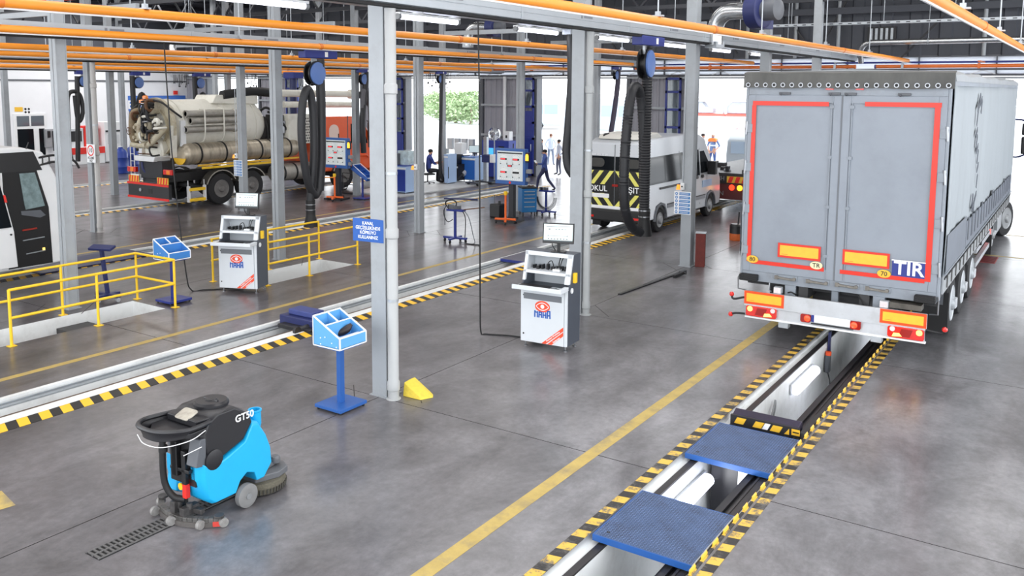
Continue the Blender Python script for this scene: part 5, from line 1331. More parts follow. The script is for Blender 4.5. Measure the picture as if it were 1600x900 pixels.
# pump cabinet between tank and cab, hose boom on top
MB().box(.4, 1.2, 5.05, 6.4, 1.95, 3.1).build('pump_cabinet', tank_c, Q, .03)
gr = MB()
for i in range(7):
    for j in range(9): gr.box(1.2, 1.215, 5.62 + .1 * i + (.05 if j % 2 else 0), 5.66 + .1 * i + (.05 if j % 2 else 0), 2.02 + .11 * j, 2.08 + .11 * j)
gr.build('vent_hole', black_pr, Q)['kind'] = 'stuff'
MB().box(-1.1, .9, 4.9, 5.3, 1.5, 3.0).box(.3, 1.0, 4.7, 5.0, 2.3, 3.1).cyl((.85, 4.95, 2.0), (1.15, 4.95, 2.0), .16, n=14).build('pump_engine', mat('greasy_engine', (48, 46, 48), .5, .4, var=.35, vs=9), Q, .02)
for p in ([(.6, 4.8, 3.1), (.8, 4.9, 2.8), (.95, 4.9, 2.3), (1.0, 4.95, 1.9)], [(.4, 4.75, 3.2), (.9, 4.8, 3.0), (1.05, 5.1, 2.5)], [(-.2, 4.8, 3.2), (.3, 4.8, 3.35), (.7, 5.0, 3.0)]): rp(p, .05, black_rub, 'engine_hose')
MB().cyl((.98, 5.0, 2.4), (.98, 5.0, 2.85), .07, n=10).build('filter', steel, Q)
MB().tube([(.55, 5.0, 3.92), (.55, 9.3, 3.86)], .14, 12).build('boom_pipe', tank_c, Q); MB().tube([(.75, 5.2, 3.48), (.75, 9.2, 3.42)], .12, 12).build('boom_pipe', tank_c, Q)
for y in (9.05,): MB().lathe([(.2, y), (.2, y + .12)], 16, (.55, 0, 3.86), 'Y').build('boom_collar', tank_c, Q)
MB().tube(bez([(.55, 2.5, 3.85), (.55, 3.8, 3.98), (.55, 5.0, 3.92)], 5), .17, 12).build('boom_hose', black_rub, Q); MB().tube(bez([(.55, 9.3, 3.86), (.6, 9.9, 3.75), (.7, 10.3, 3.2), (.75, 10.3, 2.6)], 6), .15, 12).build('boom_hose', black_rub, Q)
MB().cyl((-.2, 6.6, 2.9), (-.2, 6.6, 4.6), .14, n=14).build('boom_column', navy_dk, Q); MB().box(-.5, .1, 6.35, 6.9, 4.5, 4.75).build('boom_head', navy, Q, .02)
c = MB().prism([(6.6, .75), (9.75, .7), (9.82, 1.75), (9.5, 2.3), (9.15, 2.8), (8.8, 2.95), (6.6, 2.98)], -1.22, 1.22, 'X').build('cab', cab_or, Q, .08, 3)
for s in (-1, 1):
    MB().prism([(8.4, 1.85), (9.4, 1.8), (9.1, 2.6), (8.4, 2.65)], min(s * 1.21, s * 1.235), max(s * 1.21, s * 1.235), 'X').build('side_window', glass_dk, c)
    MB().prism(rrect(7.15, 7.7, 2.0, 2.65, .25), min(s * 1.215, s * 1.235), max(s * 1.215, s * 1.235), 'X').build('sleeper_panel', mat('pale_orange_panel', (240, 214, 200), .4), c)
    MB().prism([(8.2, .8), (8.2, 3.0), (8.24, 3.0), (8.24, .8)], min(s * 1.215, s * 1.228), max(s * 1.215, s * 1.228), 'X').build('door_seam', grey_dark, c)
    MB().box(min(s * 1.25, s * 1.5), max(s * 1.25, s * 1.5), 9.35, 9.5, 1.9, 2.7).build('mirror', black_pl, c, .05); MB().beam((s * 1.2, 9.4, 2.75), (s * 1.4, 9.42, 2.65), .03, .03).build('mirror_arm', black_pl, c)
    MB().tube(bez([(s * 1.24, 8.35, 1.3), (s * 1.34, 8.7, 1.32), (s * 1.34, 9.2, 1.3), (s * 1.24, 9.4, 1.2)], 4), .03, 8).build('handrail', cab_or, c)
MB().prism([(9.16, 2.72), (9.24, 2.74), (9.78, 1.85), (9.7, 1.8)], -1.1, 1.1, 'X').build('windscreen', glass_dk, c); MB().box(-1.25, 1.25, 9.6, 9.95, .35, .8).build('front_bumper', cab_or, c, .05)

# ------------------------------------------------------------------ white minibus entering at the edge of the picture
mb_w = mat('minibus_white_paint', (232, 233, 234), .3, coat=.4, var=.02)
N_ = thing('white_minibus', 'white minibus with an open dark doorway standing beside the yellow railing', 'bus', (-19.5, 10.35, 0))
hw = 1.06; tf2 = taper_x(1.3, 2.9, .06)
mb = MB(); mb.loft(side_loft([(-6.6, .42), (-6.62, 1.2), (-6.5, 2.7), (-6.3, 2.84), (-3, 2.92), (-.9, 2.9), (-.45, 2.78), (-.22, 2.3), (.02, 1.3), (.10, .9), (.10, .40), (-.6, .36), (-1.75, .36), (-1.75, .5), (-1.88, .82), (-2.2, .92), (-2.52, .82), (-2.65, .5), (-2.65, .36)], hw, .0, n=9)); warp(mb, tf2); mb.build('body', mb_w, N_, .05, 3)
def mp(poly, m, nm, th=.012, s=1): return panel(poly, hw, s, tf2, th).build(nm, m, N_)
mp([(-6.4, 2.40), (-6.4, 2.80), (-.66, 2.80), (-.50, 2.40)], black_pl, 'roof_band')
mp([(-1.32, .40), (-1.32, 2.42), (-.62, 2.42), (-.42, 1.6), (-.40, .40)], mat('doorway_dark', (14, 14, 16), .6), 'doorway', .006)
mp([(-.92, 1.72), (-.98, 2.36), (-.66, 2.36), (-.50, 1.64), (-.9, 1.6)], mat('far_window_view', (120, 138, 140), .2, var=.3, vs=7), 'inside_window', .012)
mp([(-1.0, 1.50), (-.62, 1.40), (-.5, 1.44), (-.6, 1.56), (-1.0, 1.58)], grey_dark, 'dashboard', .014)
for a, z in ((-1.0, .95), (-.95, .66)): mp([(a, z), (a, z + .02), (-.55, z + .04), (-.55, z + .02)], galv, 'step_edge', .016)
o = mp([(-.60, .70), (-.60, .75), (-.56, .75), (-.56, .70)], lamp_warm, 'door_lamp', .02)
mp([(-1.0, 1.16), (-1.0, 1.19), (-.7, 1.2), (-.7, 1.17)], mat('dim_red_display', (150, 40, 26), .4), 'display_strip', .014)
# slid-back door leaf : white frame round dark glass, white lower panel
lf = panel([(-2.2, .44), (-2.2, 2.40), (-1.42, 2.40), (-1.20, 1.18), (-1.16, .44)], hw, 1, tf2, .07).build('door_leaf', mb_w, N_, .01)
panel([(-2.15, 1.28), (-2.15, 2.36), (-1.45, 2.36), (-1.25, 1.28)], hw, 1, tf2, .082).build('door_glass', glass_dk, N_)
panel([(-1.35, 1.8), (-1.37, 1.95), (-1.33, 1.95), (-1.30, 1.8)], hw, 1, tf2, .09).build('red_sticker', red_p, N_)
q = MB().lathe([(.02, 0), (.02, .02), (0, .02)], 8, (0, 0, 0), 'X').build('door_knob', black_pl, N_, loc=(1.13, -1.27, 1.13))
for s in (-1, 1):
    mp([(-6.3, 1.35), (-6.3, 2.38), (-2.3, 2.38), (-2.3, 1.35)], glass_dk, 'window_band', .01, s)
    make_wheel('wheel', N_, (s * .92, -2.2, .42), r=.42, w_=.24, rimr=.25, face=s); make_wheel('wheel', N_, (s * .92, -5.4, .42), r=.42, w_=.24, rimr=.25, face=s)
    MB().box(min(s * .86, s * 1.045), max(s * .86, s * 1.045), -.12, .09, .82, 1.02).build('indicator', amber_lens, N_, .02); MB().box(min(s * .55, s * .88), max(s * .55, s * .88), -.02, .12, .80, 1.05).build('headlamp', clear_lens, N_, .03)
q = MB(); q.add([(-.94, -.43, 2.62), (.94, -.43, 2.62), (.96, -.02, 1.36), (-.96, -.02, 1.36), (-.94, -.40, 2.64), (.94, -.40, 2.64), (.96, .03, 1.38), (-.96, .03, 1.38)], [(3, 2, 1, 0), (4, 5, 6, 7), (0, 1, 5, 4), (1, 2, 6, 5), (2, 3, 7, 6), (3, 0, 4, 7)]); q.build('windscreen', glass_dk, N_)
q = MB(); q.tube([(.985, -.42, 2.6), (.99, .02, 1.38)], .02, 8); q.build('screen_seal', black_pl, N_)
MB().tube(bez([(.99, -.55, 2.66), (1.12, -.25, 2.70), (1.2, .08, 2.58), (1.22, .2, 2.4)], 6), .025, 8).tube(bez([(.99, -.55, 2.50), (1.12, -.25, 2.56), (1.18, .08, 2.46)], 6), .022, 8).build('mirror_arm', black_pl, N_)
for k in range(5): MB().tube([(1.02 + .04 * k, -.48 + .12 * k, 2.52), (1.02 + .04 * k, -.48 + .12 * k, 2.68)], .014, 6).build('mirror_strut', black_pl, N_)
MB().box(-1.02, 1.02, -.05, .16, .36, .66).build('front_bumper', mb_w, N_, .05)
MB().tube([(1.0, -.8, 2.86), (1.02, -.75, 3.0)], .012, 6).build('aerial', black_pl, N_)
MB().box(-.5, .5, -4.4, -2.6, 2.9, 3.0).build('roof_hatch', mat('roof_hatch_grey', (150, 152, 154), .5), N_, .03)

# ------------------------------------------------------------------ dark flat-bed truck leaving through the second bay
F = thing('flatbed_truck', 'dark flatbed truck with red rear valance leaving through the doorway beyond the van', 'truck', (-10.75, 29.0, 0))
bedm = mat('flatbed_black', (40, 38, 40), .5, var=.25, vs=5); mar = mat('maroon_valance', (92, 40, 42), .5, var=.1)
MB().box(-1.25, 1.25, .0, 6.4, 1.0, 1.32).build('bed', bedm, F, .01)
v = MB().box(-1.25, 1.25, -.06, .02, .42, .98).build('valance', mar, F, .01); MB().box(-1.25, 1.25, -.075, -.06, .96, 1.30).build('rear_board', bedm, v)
text('AN', 'lettering', grey_pl, v, (.12, -.075, .62), (radians(90), 0, 0), .22, .004, .01); text('ECH', 'lettering', grey_pl, v, (.10, -.08, 1.13), (radians(90), 0, 0), .2, .004, .01)
h = MB().box(.38, 1.15, -.095, -.075, 1.0, 1.22).build('hazard_board', refl_yel, F)
for k in range(3): MB().prism([(.41 + .24 * k, 1.005), (.55 + .24 * k, 1.005), (.62 + .24 * k, 1.215), (.48 + .24 * k, 1.215)], -.1, -.095, 'Y').build('red_block', red_p, h)
for x, m in ((.56, red_on), (.84, amber_on)): MB().lathe([(.10, -.09), (.09, -.11), (0, -.115)], 14, (x, 0, .84), 'Y').build('tail_lamp', m, F)
MB().box(-1.0, -.5, -.09, -.06, .7, .9).build('number_plate', white_paint, F)
rr = random.Random(9)
for k in range(14): MB().box(0, rr.uniform(.1, .35), 0, rr.uniform(.1, .5), 0, rr.uniform(.06, .22)).build('deck_fitting', rr.choice((bedm, galv, black_mt)), F, .01, loc=(rr.uniform(-1.1, .9), rr.uniform(.1, 3.0), 1.32))
c = MB().prism([(6.6, .8), (8.9, .7), (8.95, 1.7), (8.6, 3.0), (6.9, 3.1), (6.6, 2.9)], -1.2, 1.2, 'X').build('cab', mat('flatbed_cab_silver', (196, 200, 204), .35, coat=.3), F, .1, 3)
MB().box(-.6, .6, 6.57, 6.6, 2.1, 2.6).build('rear_window', glass_dk, c, .01)
for s in (-1, 1):
    MB().box(min(s * 1.3, s * 1.5), max(s * 1.3, s * 1.5), 8.5, 8.7, 2.0, 2.5).build('mirror', black_pl, c, .04); MB().beam((s * 1.15, 8.6, 2.5), (s * 1.4, 8.6, 2.45), .04, .04).build('mirror_arm', black_pl, c)
    for y in (1.5, 2.8, 7.4): make_wheel('wheel', F, (s * 1.08, y, .5), r=.5, w_=.32, face=s)
MB().box(-.45, .45, .1, 8.4, .7, 1.0).build('chassis_rail', under, F)
MB().box(-.8, .8, 5.9, 6.4, 1.32, 2.0).build('winch_frame', bedm, F, .02)

G_ = thing('grey_van', 'pale grey van with rounded roof parked outside beyond the flatbed truck', 'van', (-13.05, 39.0, 0))
MB().loft(side_loft([(0, .4), (-.02, 1.2), (.1, 1.85), (.4, 2.08), (3.6, 2.1), (4.2, 1.4), (4.9, 1.1), (5.0, .4)], 1.05, .0, n=7)).build('body', mat('grey_van_paint', (150, 156, 160), .35, coat=.4), G_, .12, 3)
MB().box(-.8, .8, -.03, .0, 1.25, 1.8).build('rear_window', mat('haze_glass', (150, 164, 178), .2), G_, .01)
for s in (-1, 1):
    for y in (.9, 4.0): make_wheel('wheel', G_, (s * .95, y, .34), r=.34, w_=.22, rimr=.2, face=s)
    MB().box(min(s * 1.06, s * 1.22), max(s * 1.06, s * 1.22), 3.3, 3.45, 1.3, 1.55).build('mirror', black_pl, G_, .03)
# ------------------------------------------------------------------ exhaust rails along the column rows
rail_al = mat('rail_aluminium', (168, 174, 180), .38, .3, var=.04, vs=2)
brush_s = mat('rail_brush_seal', (26, 26, 28), .8)
for X, zb, nm in ((-7.62, 5.24, 'grey aluminium exhaust rail over the column row with the warning sign'), (-15.74, 5.05, 'grey aluminium exhaust rail over the column row behind the yellow railings'), (-23.45, 4.85, 'grey aluminium exhaust rail over the column row by the tank truck'), (-30.9, 4.70, 'grey aluminium exhaust rail beyond the tank truck')):
    t = thing('exhaust_rail', nm, 'rail', (X, 0, zb), 0, 'exhaust rails on the column rows')
    h = .25; sec = None; y = .15
    while y < 34.2:
        if sec is None:
            q = MB().prism([(-.075, .02), (-.025, .0), (.025, .0), (.075, .02), (.08, .11), (.072, .115), (.072, .125), (.08, .13), (.08, h), (-.08, h), (-.08, .02)], 0, 3.79, 'Y'); sec = q.build('rail_section', rail_al, t); sec.location = (0, y, 0)
            jt = MB().box(-.088, .088, -.03, .03, .015, h + .01).build('joint_band', rail_al, t, .003); jt.location = (0, y, 0)
        else: inst(sec, 'rail_section', t, (0, y, 0)); inst(jt, 'joint_band', t, (0, y, 0))
        if X > -24:
            MB().box(.081, .084, y + 1.88, y + 1.93, .155, .215).box(.081, .084, y + 1.98, y + 2.28, .165, .205).build('rail_print', mat('rail_print_grey', (120, 124, 132), .5), t)
        y += 3.82
    MB().box(-.06, .06, .15, 34.3, -.03, .0).build('brush_seal', brush_s, t)
    for k, y in enumerate((8.75, 14.12, 19.4, 24.8, 30.2)): MB().box(-.13, -.02, y - .05, y + .05, .05, .12).build('bracket', galv, t)

# ------------------------------------------------------------------ orange pipes along the bays and across the doors
for i, (X, Z, YE, lab) in enumerate(((-5.7, 5.23, 34.0, 'orange overhead pipe running just above the exhaust rail next to the trailer'), (-11.3, 5.20, 34.0, 'orange overhead pipe over the second lane between the white consoles'), (-15.42, 5.13, 31.8, 'orange overhead pipe fixed along the exhaust rail behind the yellow railings'), (-19.3, 5.0, 34.0, 'orange overhead pipe over the lane of the white minibus'), (-23.12, 4.975, 33.0, 'orange overhead pipe fixed along the exhaust rail by the tank truck'), (-27.0, 4.89, 34.0, 'orange overhead pipe directly above the tank truck'), (-30.55, 4.81, 34.0, 'orange overhead pipe fixed along the exhaust rail beyond the tank truck'), (-1.50, 5.16, 34.0, 'pale orange pipe passing above the roof of the trailer'))):
    lab = lab.replace('nearest the trailer', 'next to the trailer')
    t = thing('orange_pipe', lab, 'pipe', (X, 0, Z), 0, 'orange pipes along the bays')
    y = .3; n = 0
    seg = [(.2, 5.6), (5.6, 14.96), (14.96, 24.4), (24.4, YE)]
    for a, b in seg: MB().cyl((0, a, 0), (0, b, 0), .066, n=16).build('pipe_length', orange, t)
    for a, b in seg[1:]: MB().lathe([(.066, a - .05), (.075, a - .045), (.075, a + .045), (.066, a + .05)], 16, (0, 0, 0), 'Y', cap=False).build('coupling', mat('coupling_orange', (222, 120, 36), .4), t)
    MB().box(-.012, .012, .3, YE - .1, -.085, -.062).build('bounce_light_strip', white_paint, t)  # white strip paints in the pipe's underside brightened by floor bounce
    cl = None
    for k in range(6):
        y = 2.6 + 5.0 * k
        if cl is None: cl = MB().box(-.09, .09, -.04, .04, .062, .085).cyl((0, 0, .085), (0, 0, 3.5), .012, n=6).box(-.035, .035, -.03, .03, .08, .14).build('hanger', galv, t); cl.location = (0, y, 0)
        else: inst(cl, 'hanger', t, (0, y, 0))
or_dk = mat('dark_orange_pipe', (214, 110, 46), .42, var=.05)
for a, b, lab in ((-6.7, 6.5, 'dark orange cross pipe in front of the doorway lintel beyond the trailer'), (-16.2, -7.4, 'dark orange cross pipe over the doorway beyond the school van'), (-24.6, -18.2, 'dark orange cross pipe over the doorway with the walking men'), (-33.6, -26.0, 'dark orange cross pipe over the doorway with the hedge outside'), (-41.2, -35.0, 'dark orange cross pipe over the doorway behind the orange cab'), (-47.8, -43.0, 'dark orange cross pipe near the blue banner wall')):
    t = thing('cross_pipe', lab, 'pipe', (a, 33.6, 5.02), 0, 'orange cross pipes at the doors')
    L_ = b - a; MB().cyl((0, 0, 0), (L_, 0, 0), .062, n=14).build('pipe_length', or_dk, t)
    for e in (0, L_): MB().lathe([(.064, -.03), (.075, -.03), (.075, .03), (.064, .03)], 14, (e, 0, 0), 'X').build('end_cap', mat('cap_violet', (90, 84, 130), .5) if e == 0 else or_dk, t)
    k = .9
    while k < L_:
        MB().box(k - .04, k + .04, -.07, .07, -.08, .09).cyl((k, 0, .08), (k, 0, .16), .01, n=6).box(k - .05, k + .05, 0, 1.4, .14, .18).build('hanger', or_dk if int(k) % 2 else galv, t); k += 2.4

# festoon cables hanging from the rails near the doors
for (x0, x1, lab, sd) in ((-27.2, -25.6, 'bunch of festooned cables hanging under the cross pipe by the hedge doorway', 1), (-36.4, -34.8, 'bunch of festooned cables hanging above the orange truck cab', 2), (-40.8, -39.3, 'bunch of festooned cables hanging above the tanker', 3), (-47.0, -45.4, 'bunch of festooned cables hanging near the blue banner', 4)):
    t = thing('cable_festoon', lab, 'cables', (x0, 33.3, 4.9), 0, 'festooned cables at the doors'); rr = random.Random(sd)
    MB().box(0, x1 - x0, -.03, .03, -.05, .01).build('carrier_bar', galv, t); MB().box(.2, .3, -.02, .35, -.02, .12).box(x1 - x0 - .3, x1 - x0 - .2, -.02, .35, -.02, .12).build('hanger', galv, t)
    for k in range(11):
        a = .05 + k * (x1 - x0 - .25) / 10; d = rr.uniform(.45, .85); w_ = rr.uniform(.08, .2)
        MB().tube(bez([(a, 0, -.02), (a + .01, .02, -d * .6), (a + w_ / 2, .02, -d), (a + w_, .0, -d * .6), (a + w_, 0, -.02)], 4), .011, 5).build('cable', black_rub, t)
        if k % 2 == 0: MB().box(a + w_ / 2 - .03, a + w_ / 2 + .03, -.01, .05, -d - .06, -d + .03).build('plug', black_pl, t)

# ------------------------------------------------------------------ cable tray with tube lights
t = thing('cable_tray', 'perforated steel cable tray carrying the tube lights behind the exhaust rail', 'tray', (-9.25, 0, 5.40))
MB().box(-.1, .1, .2, 33.5, 0, .006).box(-.1, -.095, .2, 33.5, 0, .06).box(.095, .1, .2, 33.5, 0, .06).build('channel', galv, t)
q = MB(); y = 5.0
while y < 28: q.box(.1, .1015, y, y + .06, .02, .045); y += .17
q.build('slot', black_pr, t)['kind'] = 'stuff'
for k in range(7): MB().cyl((0, 1.5 + 5.0 * k, .06), (0, 1.5 + 5.0 * k, 3.4), .01, n=6).build('hanger_rod', galv, t)
fl0 = None
for i, y in enumerate((3.9, 7.35, 10.93, 14.38, 17.72, 21.3, 24.74, 28.2)):
    lab = 'lit tube light under the perforated tray, %s from its near end' % ('first', 'second', 'third', 'fourth', 'fifth', 'sixth', 'seventh', 'eighth')[i]
    f = thing('tube_light', lab, 'light', (-9.5, y, 5.33), 0, 'tube lights under the cable tray')
    if fl0 is None:
        hs = MB().box(-.05, .05, 0, 1.62, .035, .07).box(-.02, .27, .3, .34, .06, .075).box(-.02, .27, 1.3, 1.34, .06, .075).build('housing', white_paint, f); tb_ = MB().lathe([(0, .02), (.045, .03), (.045, 1.59), (0, 1.6)], 12, (0, 0, 0), 'Y').build('tube', lamp_white, f); fl0 = f
        cp = MB().lathe([(.05, -.01), (.05, .05)], 12, (0, 0, 0), 'Y').lathe([(.05, 1.57), (.05, 1.63)], 12, (0, 0, 0), 'Y').build('end_cap', grey_pl, f); cp['kind'] = 'stuff'
    else: inst(hs, 'housing', f); inst(tb_, 'tube', f); inst(cp, 'end_cap', f)['kind'] = 'stuff'
    l = area_lamp('tube_glow', (0, 0, 0), .1, 1.5, 14, (.93, .94, 1)); l.parent = f; l.location = (0, .81, -.06)

t = thing('cross_cable_tray', 'perforated tray crossing the hall high above the trailer', 'tray', (-10.2, 31.0, 6.34))
MB().box(0, 17, -.1, .1, 0, .006).box(0, 17, -.1, -.094, 0, .09).box(0, 17, .094, .1, 0, .09).build('channel', galv, t)
q = MB(); x = .1
while x < 12: q.box(x, x + .12, -.102, -.1, .03, .06); x += .3
q.build('slot', black_pr, t)['kind'] = 'stuff'
for x in (1.2, 4.2, 6.3, 8.4, 11): MB().cyl((x, 0, .05), (x, 0, 2.5), .012, n=6).build('hanger_rod', galv, t)

# ------------------------------------------------------------------ fans, silver ducts
duct_m = mat('silver_duct', (196, 198, 200), .25, .9, var=.1, vs=10)


def fan(loc, label, rz=0, s=1.0):
    t = thing('exhaust_fan', label, 'fan', loc, rz, 'navy exhaust fans over the rails'); t.scale = (s, s, s)
    MB().lathe([(.30, -.02), (.34, .0), (.34, .26), (.30, .28)], 24, (0, 0, 0), 'X').box(.0, .26, .0, .36, -.34, .1).build('scroll_housing', navy_dk, t, .01)
    MB().box(-.02, .28, -.1, .36, .34, .40).prism([(-.12, .30), (.3, .30), (.2, .56), (-.05, .56)], .02, .24, 'X').build('mount', galv, t)
    MB().lathe([(.2, 0), (.2, .3), (.1, .34)], 16, (.28, 0, .0), 'X').build('motor', grey_dark, t)
    MB().lathe([(.24, -.05), (.24, .0)], 20, (0, 0, 0), 'X').tube(bez([(-.05, 0, 0), (-.35, 0, .02), (-.6, 0, .0), (-.78, 0, -.15), (-.84, 0, -.4), (-.84, 0, -.62)], 5), .16, 14).build('duct_elbow', duct_m, t)
    MB().box(-.98, -.7, -.14, .14, -.68, -.56).build('rail_adapter', galv, t)
    MB().cyl((.1, .1, .5), (.1, .1, 3.0), .015, n=6).cyl((.1, -.1, .5), (.1, -.1, 3.0), .015, n=6).build('hanger_rod', galv, t)
    return t


fan((-6.55, 19.5, 5.92), 'navy exhaust fan with silver duct elbow above the rail by the trailer roof', -.25, 1.15)
fan((-15.0, 21.3, 5.95), 'navy exhaust fan with silver duct over the second rail past the big column', .1, .85)
fan((-22.7, 16.6, 5.62), 'navy exhaust fan over the third rail above the tank truck', .1, .7)
t = thing('silver_pipe', 'long silver air pipe across the end wall above the trailer', 'pipe', (0, 33.3, 5.86))
MB().tube(bez([(-7.2, .3, -.7), (-7.18, .1, -.25), (-6.95, 0, -.02), (-6.5, 0, 0)], 5) + [Vector((6.5, 0, .02))], .1, 14).build('pipe', duct_m, t)
for x in (-5, -2, 1, 4): MB().lathe([(.105, x), (.112, x), (.112, x + .06), (.105, x + .06)], 14, (0, 0, .004), 'X', cap=False).cyl((x + .03, 0, .1), (x + .03, 0, 3.0), .01, n=6).build('clamp', galv, t)
t = thing('wall_louvre', 'louvred vent with pale slats high on the dark end wall', 'vent', (-6.8, 34.86, 6.17))
MB().box(-.5, .5, .0, .1, -.34, .34).build('frame', black_mt, t)
for k in range(5): MB().box(-.40 + .18 * k, -.31 + .18 * k, -.03, .02, -.28, .28).build('slat', galv, t)
for x0, z0, x1, z1 in ((-8.0, 7.6, -9.1, 5.5), (-4.1, 7.5, -6.1, 5.3), (-9.2, 5.6, -11.4, 8.5), (-2.2, 6.1, -.5, 8.4), (-14.0, 8.4, -12.2, 5.6), (-17.5, 5.7, -19.6, 8.4)):
    struct(MB().beam((x0, 34.7, z0), (x1, 34.7, z1), .06, .06), 'wall_brace_beam', black_mt)
for x in (-11.8, -9.9, -8.3, -3.4): struct(MB().cyl((x, 34.72, 5.4), (x, 34.72, 8.8), .07, n=10), 'wall_column', grey_paint)
for y, x0, x1 in ((10.6, -23.7, -16.0), (20.5, -16.0, -8.0), (26.5, -16.0, -8.0), (22.0, -31, -23.7), (16.0, -23.7, -16)):
    struct(MB().beam((x0, y, 5.75), (x1, y + .0, 5.75), .08, .12), 'ceiling_beam', grey_paint)
q = thing('red_sprinkler_pipe', 'thin red fire pipe under the roof at the far white wall side', 'pipe', (0, 0, 0)); MB().tube([(-47, 12.2, 6.3), (-16.5, 12.2, 6.3)], .05, 10).build('pipe', mat('fire_pipe_red', (176, 38, 34), .4), q)
for x in (-44, -38, -32, -26, -20): MB().cyl((x, 12.2, 6.3), (x, 12.2, 8.8), .012, n=6).build('hanger_rod', galv, q)

# ------------------------------------------------------------------ exhaust hoses on reels
def hose_tube(pts, r, pitch=.055, n=10):
    P_ = []; 
    for a, b in zip(pts[:-1], pts[1:]):
        a = Vector(a); b = Vector(b); k = max(1, int((b - a).length / (pitch / 2)))
        for i in range(k): P_.append(a.lerp(b, i / k))
    P_.append(Vector(pts[-1]))
    return MB().tube(P_, [r * (1.0 if i % 2 else .90) for i in range(len(P_))], n)


def reel(t, z=0, s=1.0, yoff=0):
    MB().box(-.12 * s, .12 * s, (-.52 + yoff) * s, (.55 + yoff) * s, -.19 * s, .0).build('trolley', navy, t, .02)
    MB().box(.122 * s, .125 * s, (.12 + yoff) * s, (.22 + yoff) * s, -.15 * s, -.03 * s).build('trolley_label', white_pr, t)
    MB().lathe([(.30 * s, -.09 * s), (.30 * s, -.06 * s), (.2 * s, -.05 * s), (.2 * s, .05 * s), (.3 * s, .06 * s), (.3 * s, .09 * s)], 24, (0, 0, 0), 'X').build('hose_wheel', black_pl, t, loc=(0, (-.12 + yoff) * s, -.55 * s), rz=.12)
    MB().lathe([(0, .10 * s), (.27 * s, .095 * s), (.27 * s, .13 * s), (.1 * s, .16 * s), (0, .16 * s)], 24, (0, 0, 0), 'X').build('spring_drum', mat('drum_blue', (86, 116, 176), .4), t, loc=(0, (-.12 + yoff) * s, -.55 * s), rz=.12)
    MB().box(-.03, .03, (-.2 + yoff) * s, (-.06 + yoff) * s, -.36 * s, -.16 * s).build('hanger', galv, t)


hose_m = mat('hose_black', (34, 35, 39), .5, var=.12, vs=6)
T1 = thing('exhaust_hose', 'looped ribbed exhaust hose with blue reel hanging beside the school van', 'hose', (-7.66, 16.5, 5.24))
reel(T1)
hose_tube([(0, -.02, -.2), (.0, -.02, -.9), (0, -.02, -1.85), (.0, -.01, -3.55)], .112).build('straight_hose', hose_m, T1)
hose_tube(bez([(-.05, .05, -3.3), (-.05, -.03, -2.0), (-.07, -.12, -1.3), (-.09, -.30, -1.02), (-.09, -.55, -1.15), (-.09, -.71, -1.8), (-.09, -.80, -2.75), (-.09, -.72, -3.45), (-.08, -.40, -3.86), (-.02, -.08, -4.02)], 7), .105).build('looped_hose', hose_m, T1)
MB().lathe([(.118, .22), (.118, .16), (.122, .155), (.122, .12), (.118, .115), (.118, .0), (.12, -.02), (.17, -.34), (.16, -.34), (.11, -.02)], 16, (0, 0, -3.75)).build('nozzle', black_rub, T1)
for z in (-3.57, -3.70): MB().lathe([(.12, z), (.126, z), (.126, z + .025), (.12, z + .025)], 18, (0, 0, 0), cap=False).build('clamp', steel, T1)
MB().tube([(-.09, -.12, -.62), (-.09, -.35, -1.0)], .01, 6).box(-.13, -.05, -.42, -.28, -1.02, -.93).build('suspension', steel, T1)
T2 = thing('exhaust_hose', 'long looped black exhaust hose with navy reel hanging over the railing', 'hose', (-15.76, 15.2, 5.05))
reel(T2)
MB().tube([(0, .06, -.2), (0, .08, -1.2), (0, .06, -2.6), (0, -.03, -3.4)], .115, 14).build('straight_hose', hose_m, T2)
MB().tube(bez([(0, -.03, -3.35), (0.02, -.2, -3.5), (.04, -.42, -3.2), (.05, -.56, -2.6), (.05, -.62, -1.9), (.05, -.55, -1.2), (.05, -.40, -.92), (.05, -.27, -1.2), (.05, -.22, -1.9), (.05, -.24, -2.6), (.02, -.3, -3.2), (0, -.33, -3.6), (0, -.33, -3.75)], 6), .098, 12).build('looped_hose', hose_m, T2)
MB().tube([(0, -.33, -3.6), (0, -.33, -3.95)], .115, 14).lathe([(.115, -3.95), (.12, -4.0), (.18, -4.26), (.17, -4.26)], 14, (0, -.33, 0), cap=False).build('nozzle', black_rub, T2)
for z in (-3.85, -3.72): MB().lathe([(.117, z), (.124, z), (.124, z + .02), (.117, z + .02)], 18, (0, -.33, 0), cap=False).build('clamp', steel, T2)
MB().tube([(0.05, -.14, -.7), (.05, -.4, -.88)], .012, 6).build('suspension', steel, T2)
T3 = thing('exhaust_hose', 'black exhaust hose looped twice below two navy reels near the white wall', 'hose', (-30.9, 17.8, 4.70))
reel(T3, s=.7, yoff=.6); MB().tube([(0, .12, -.2), (0, .1, -1.0), (0, .0, -3.3)], .085, 10).build('straight_hose', hose_m, T3)
MB().tube(bez([(0, -.3, -2.95), (0, -.28, -1.8), (0, -.26, -.95), (0, -.05, -.75), (0, .2, -.9), (0, .28, -1.4), (0, .2, -1.75), (0, .08, -1.8), (0, .02, -1.3), (0, .0, -.9)], 6), .075, 10).build('looped_hose', hose_m, T3)
MB().lathe([(.075, -2.9), (.08, -2.95), (.12, -3.2), (.11, -3.2)], 12, (0, -.3, 0), cap=False).build('nozzle', black_rub, T3)
T4 = thing('exhaust_hose', 'black exhaust hose hanging to the floor beside the seated man', 'hose', (-23.42, 29.7, 4.85))
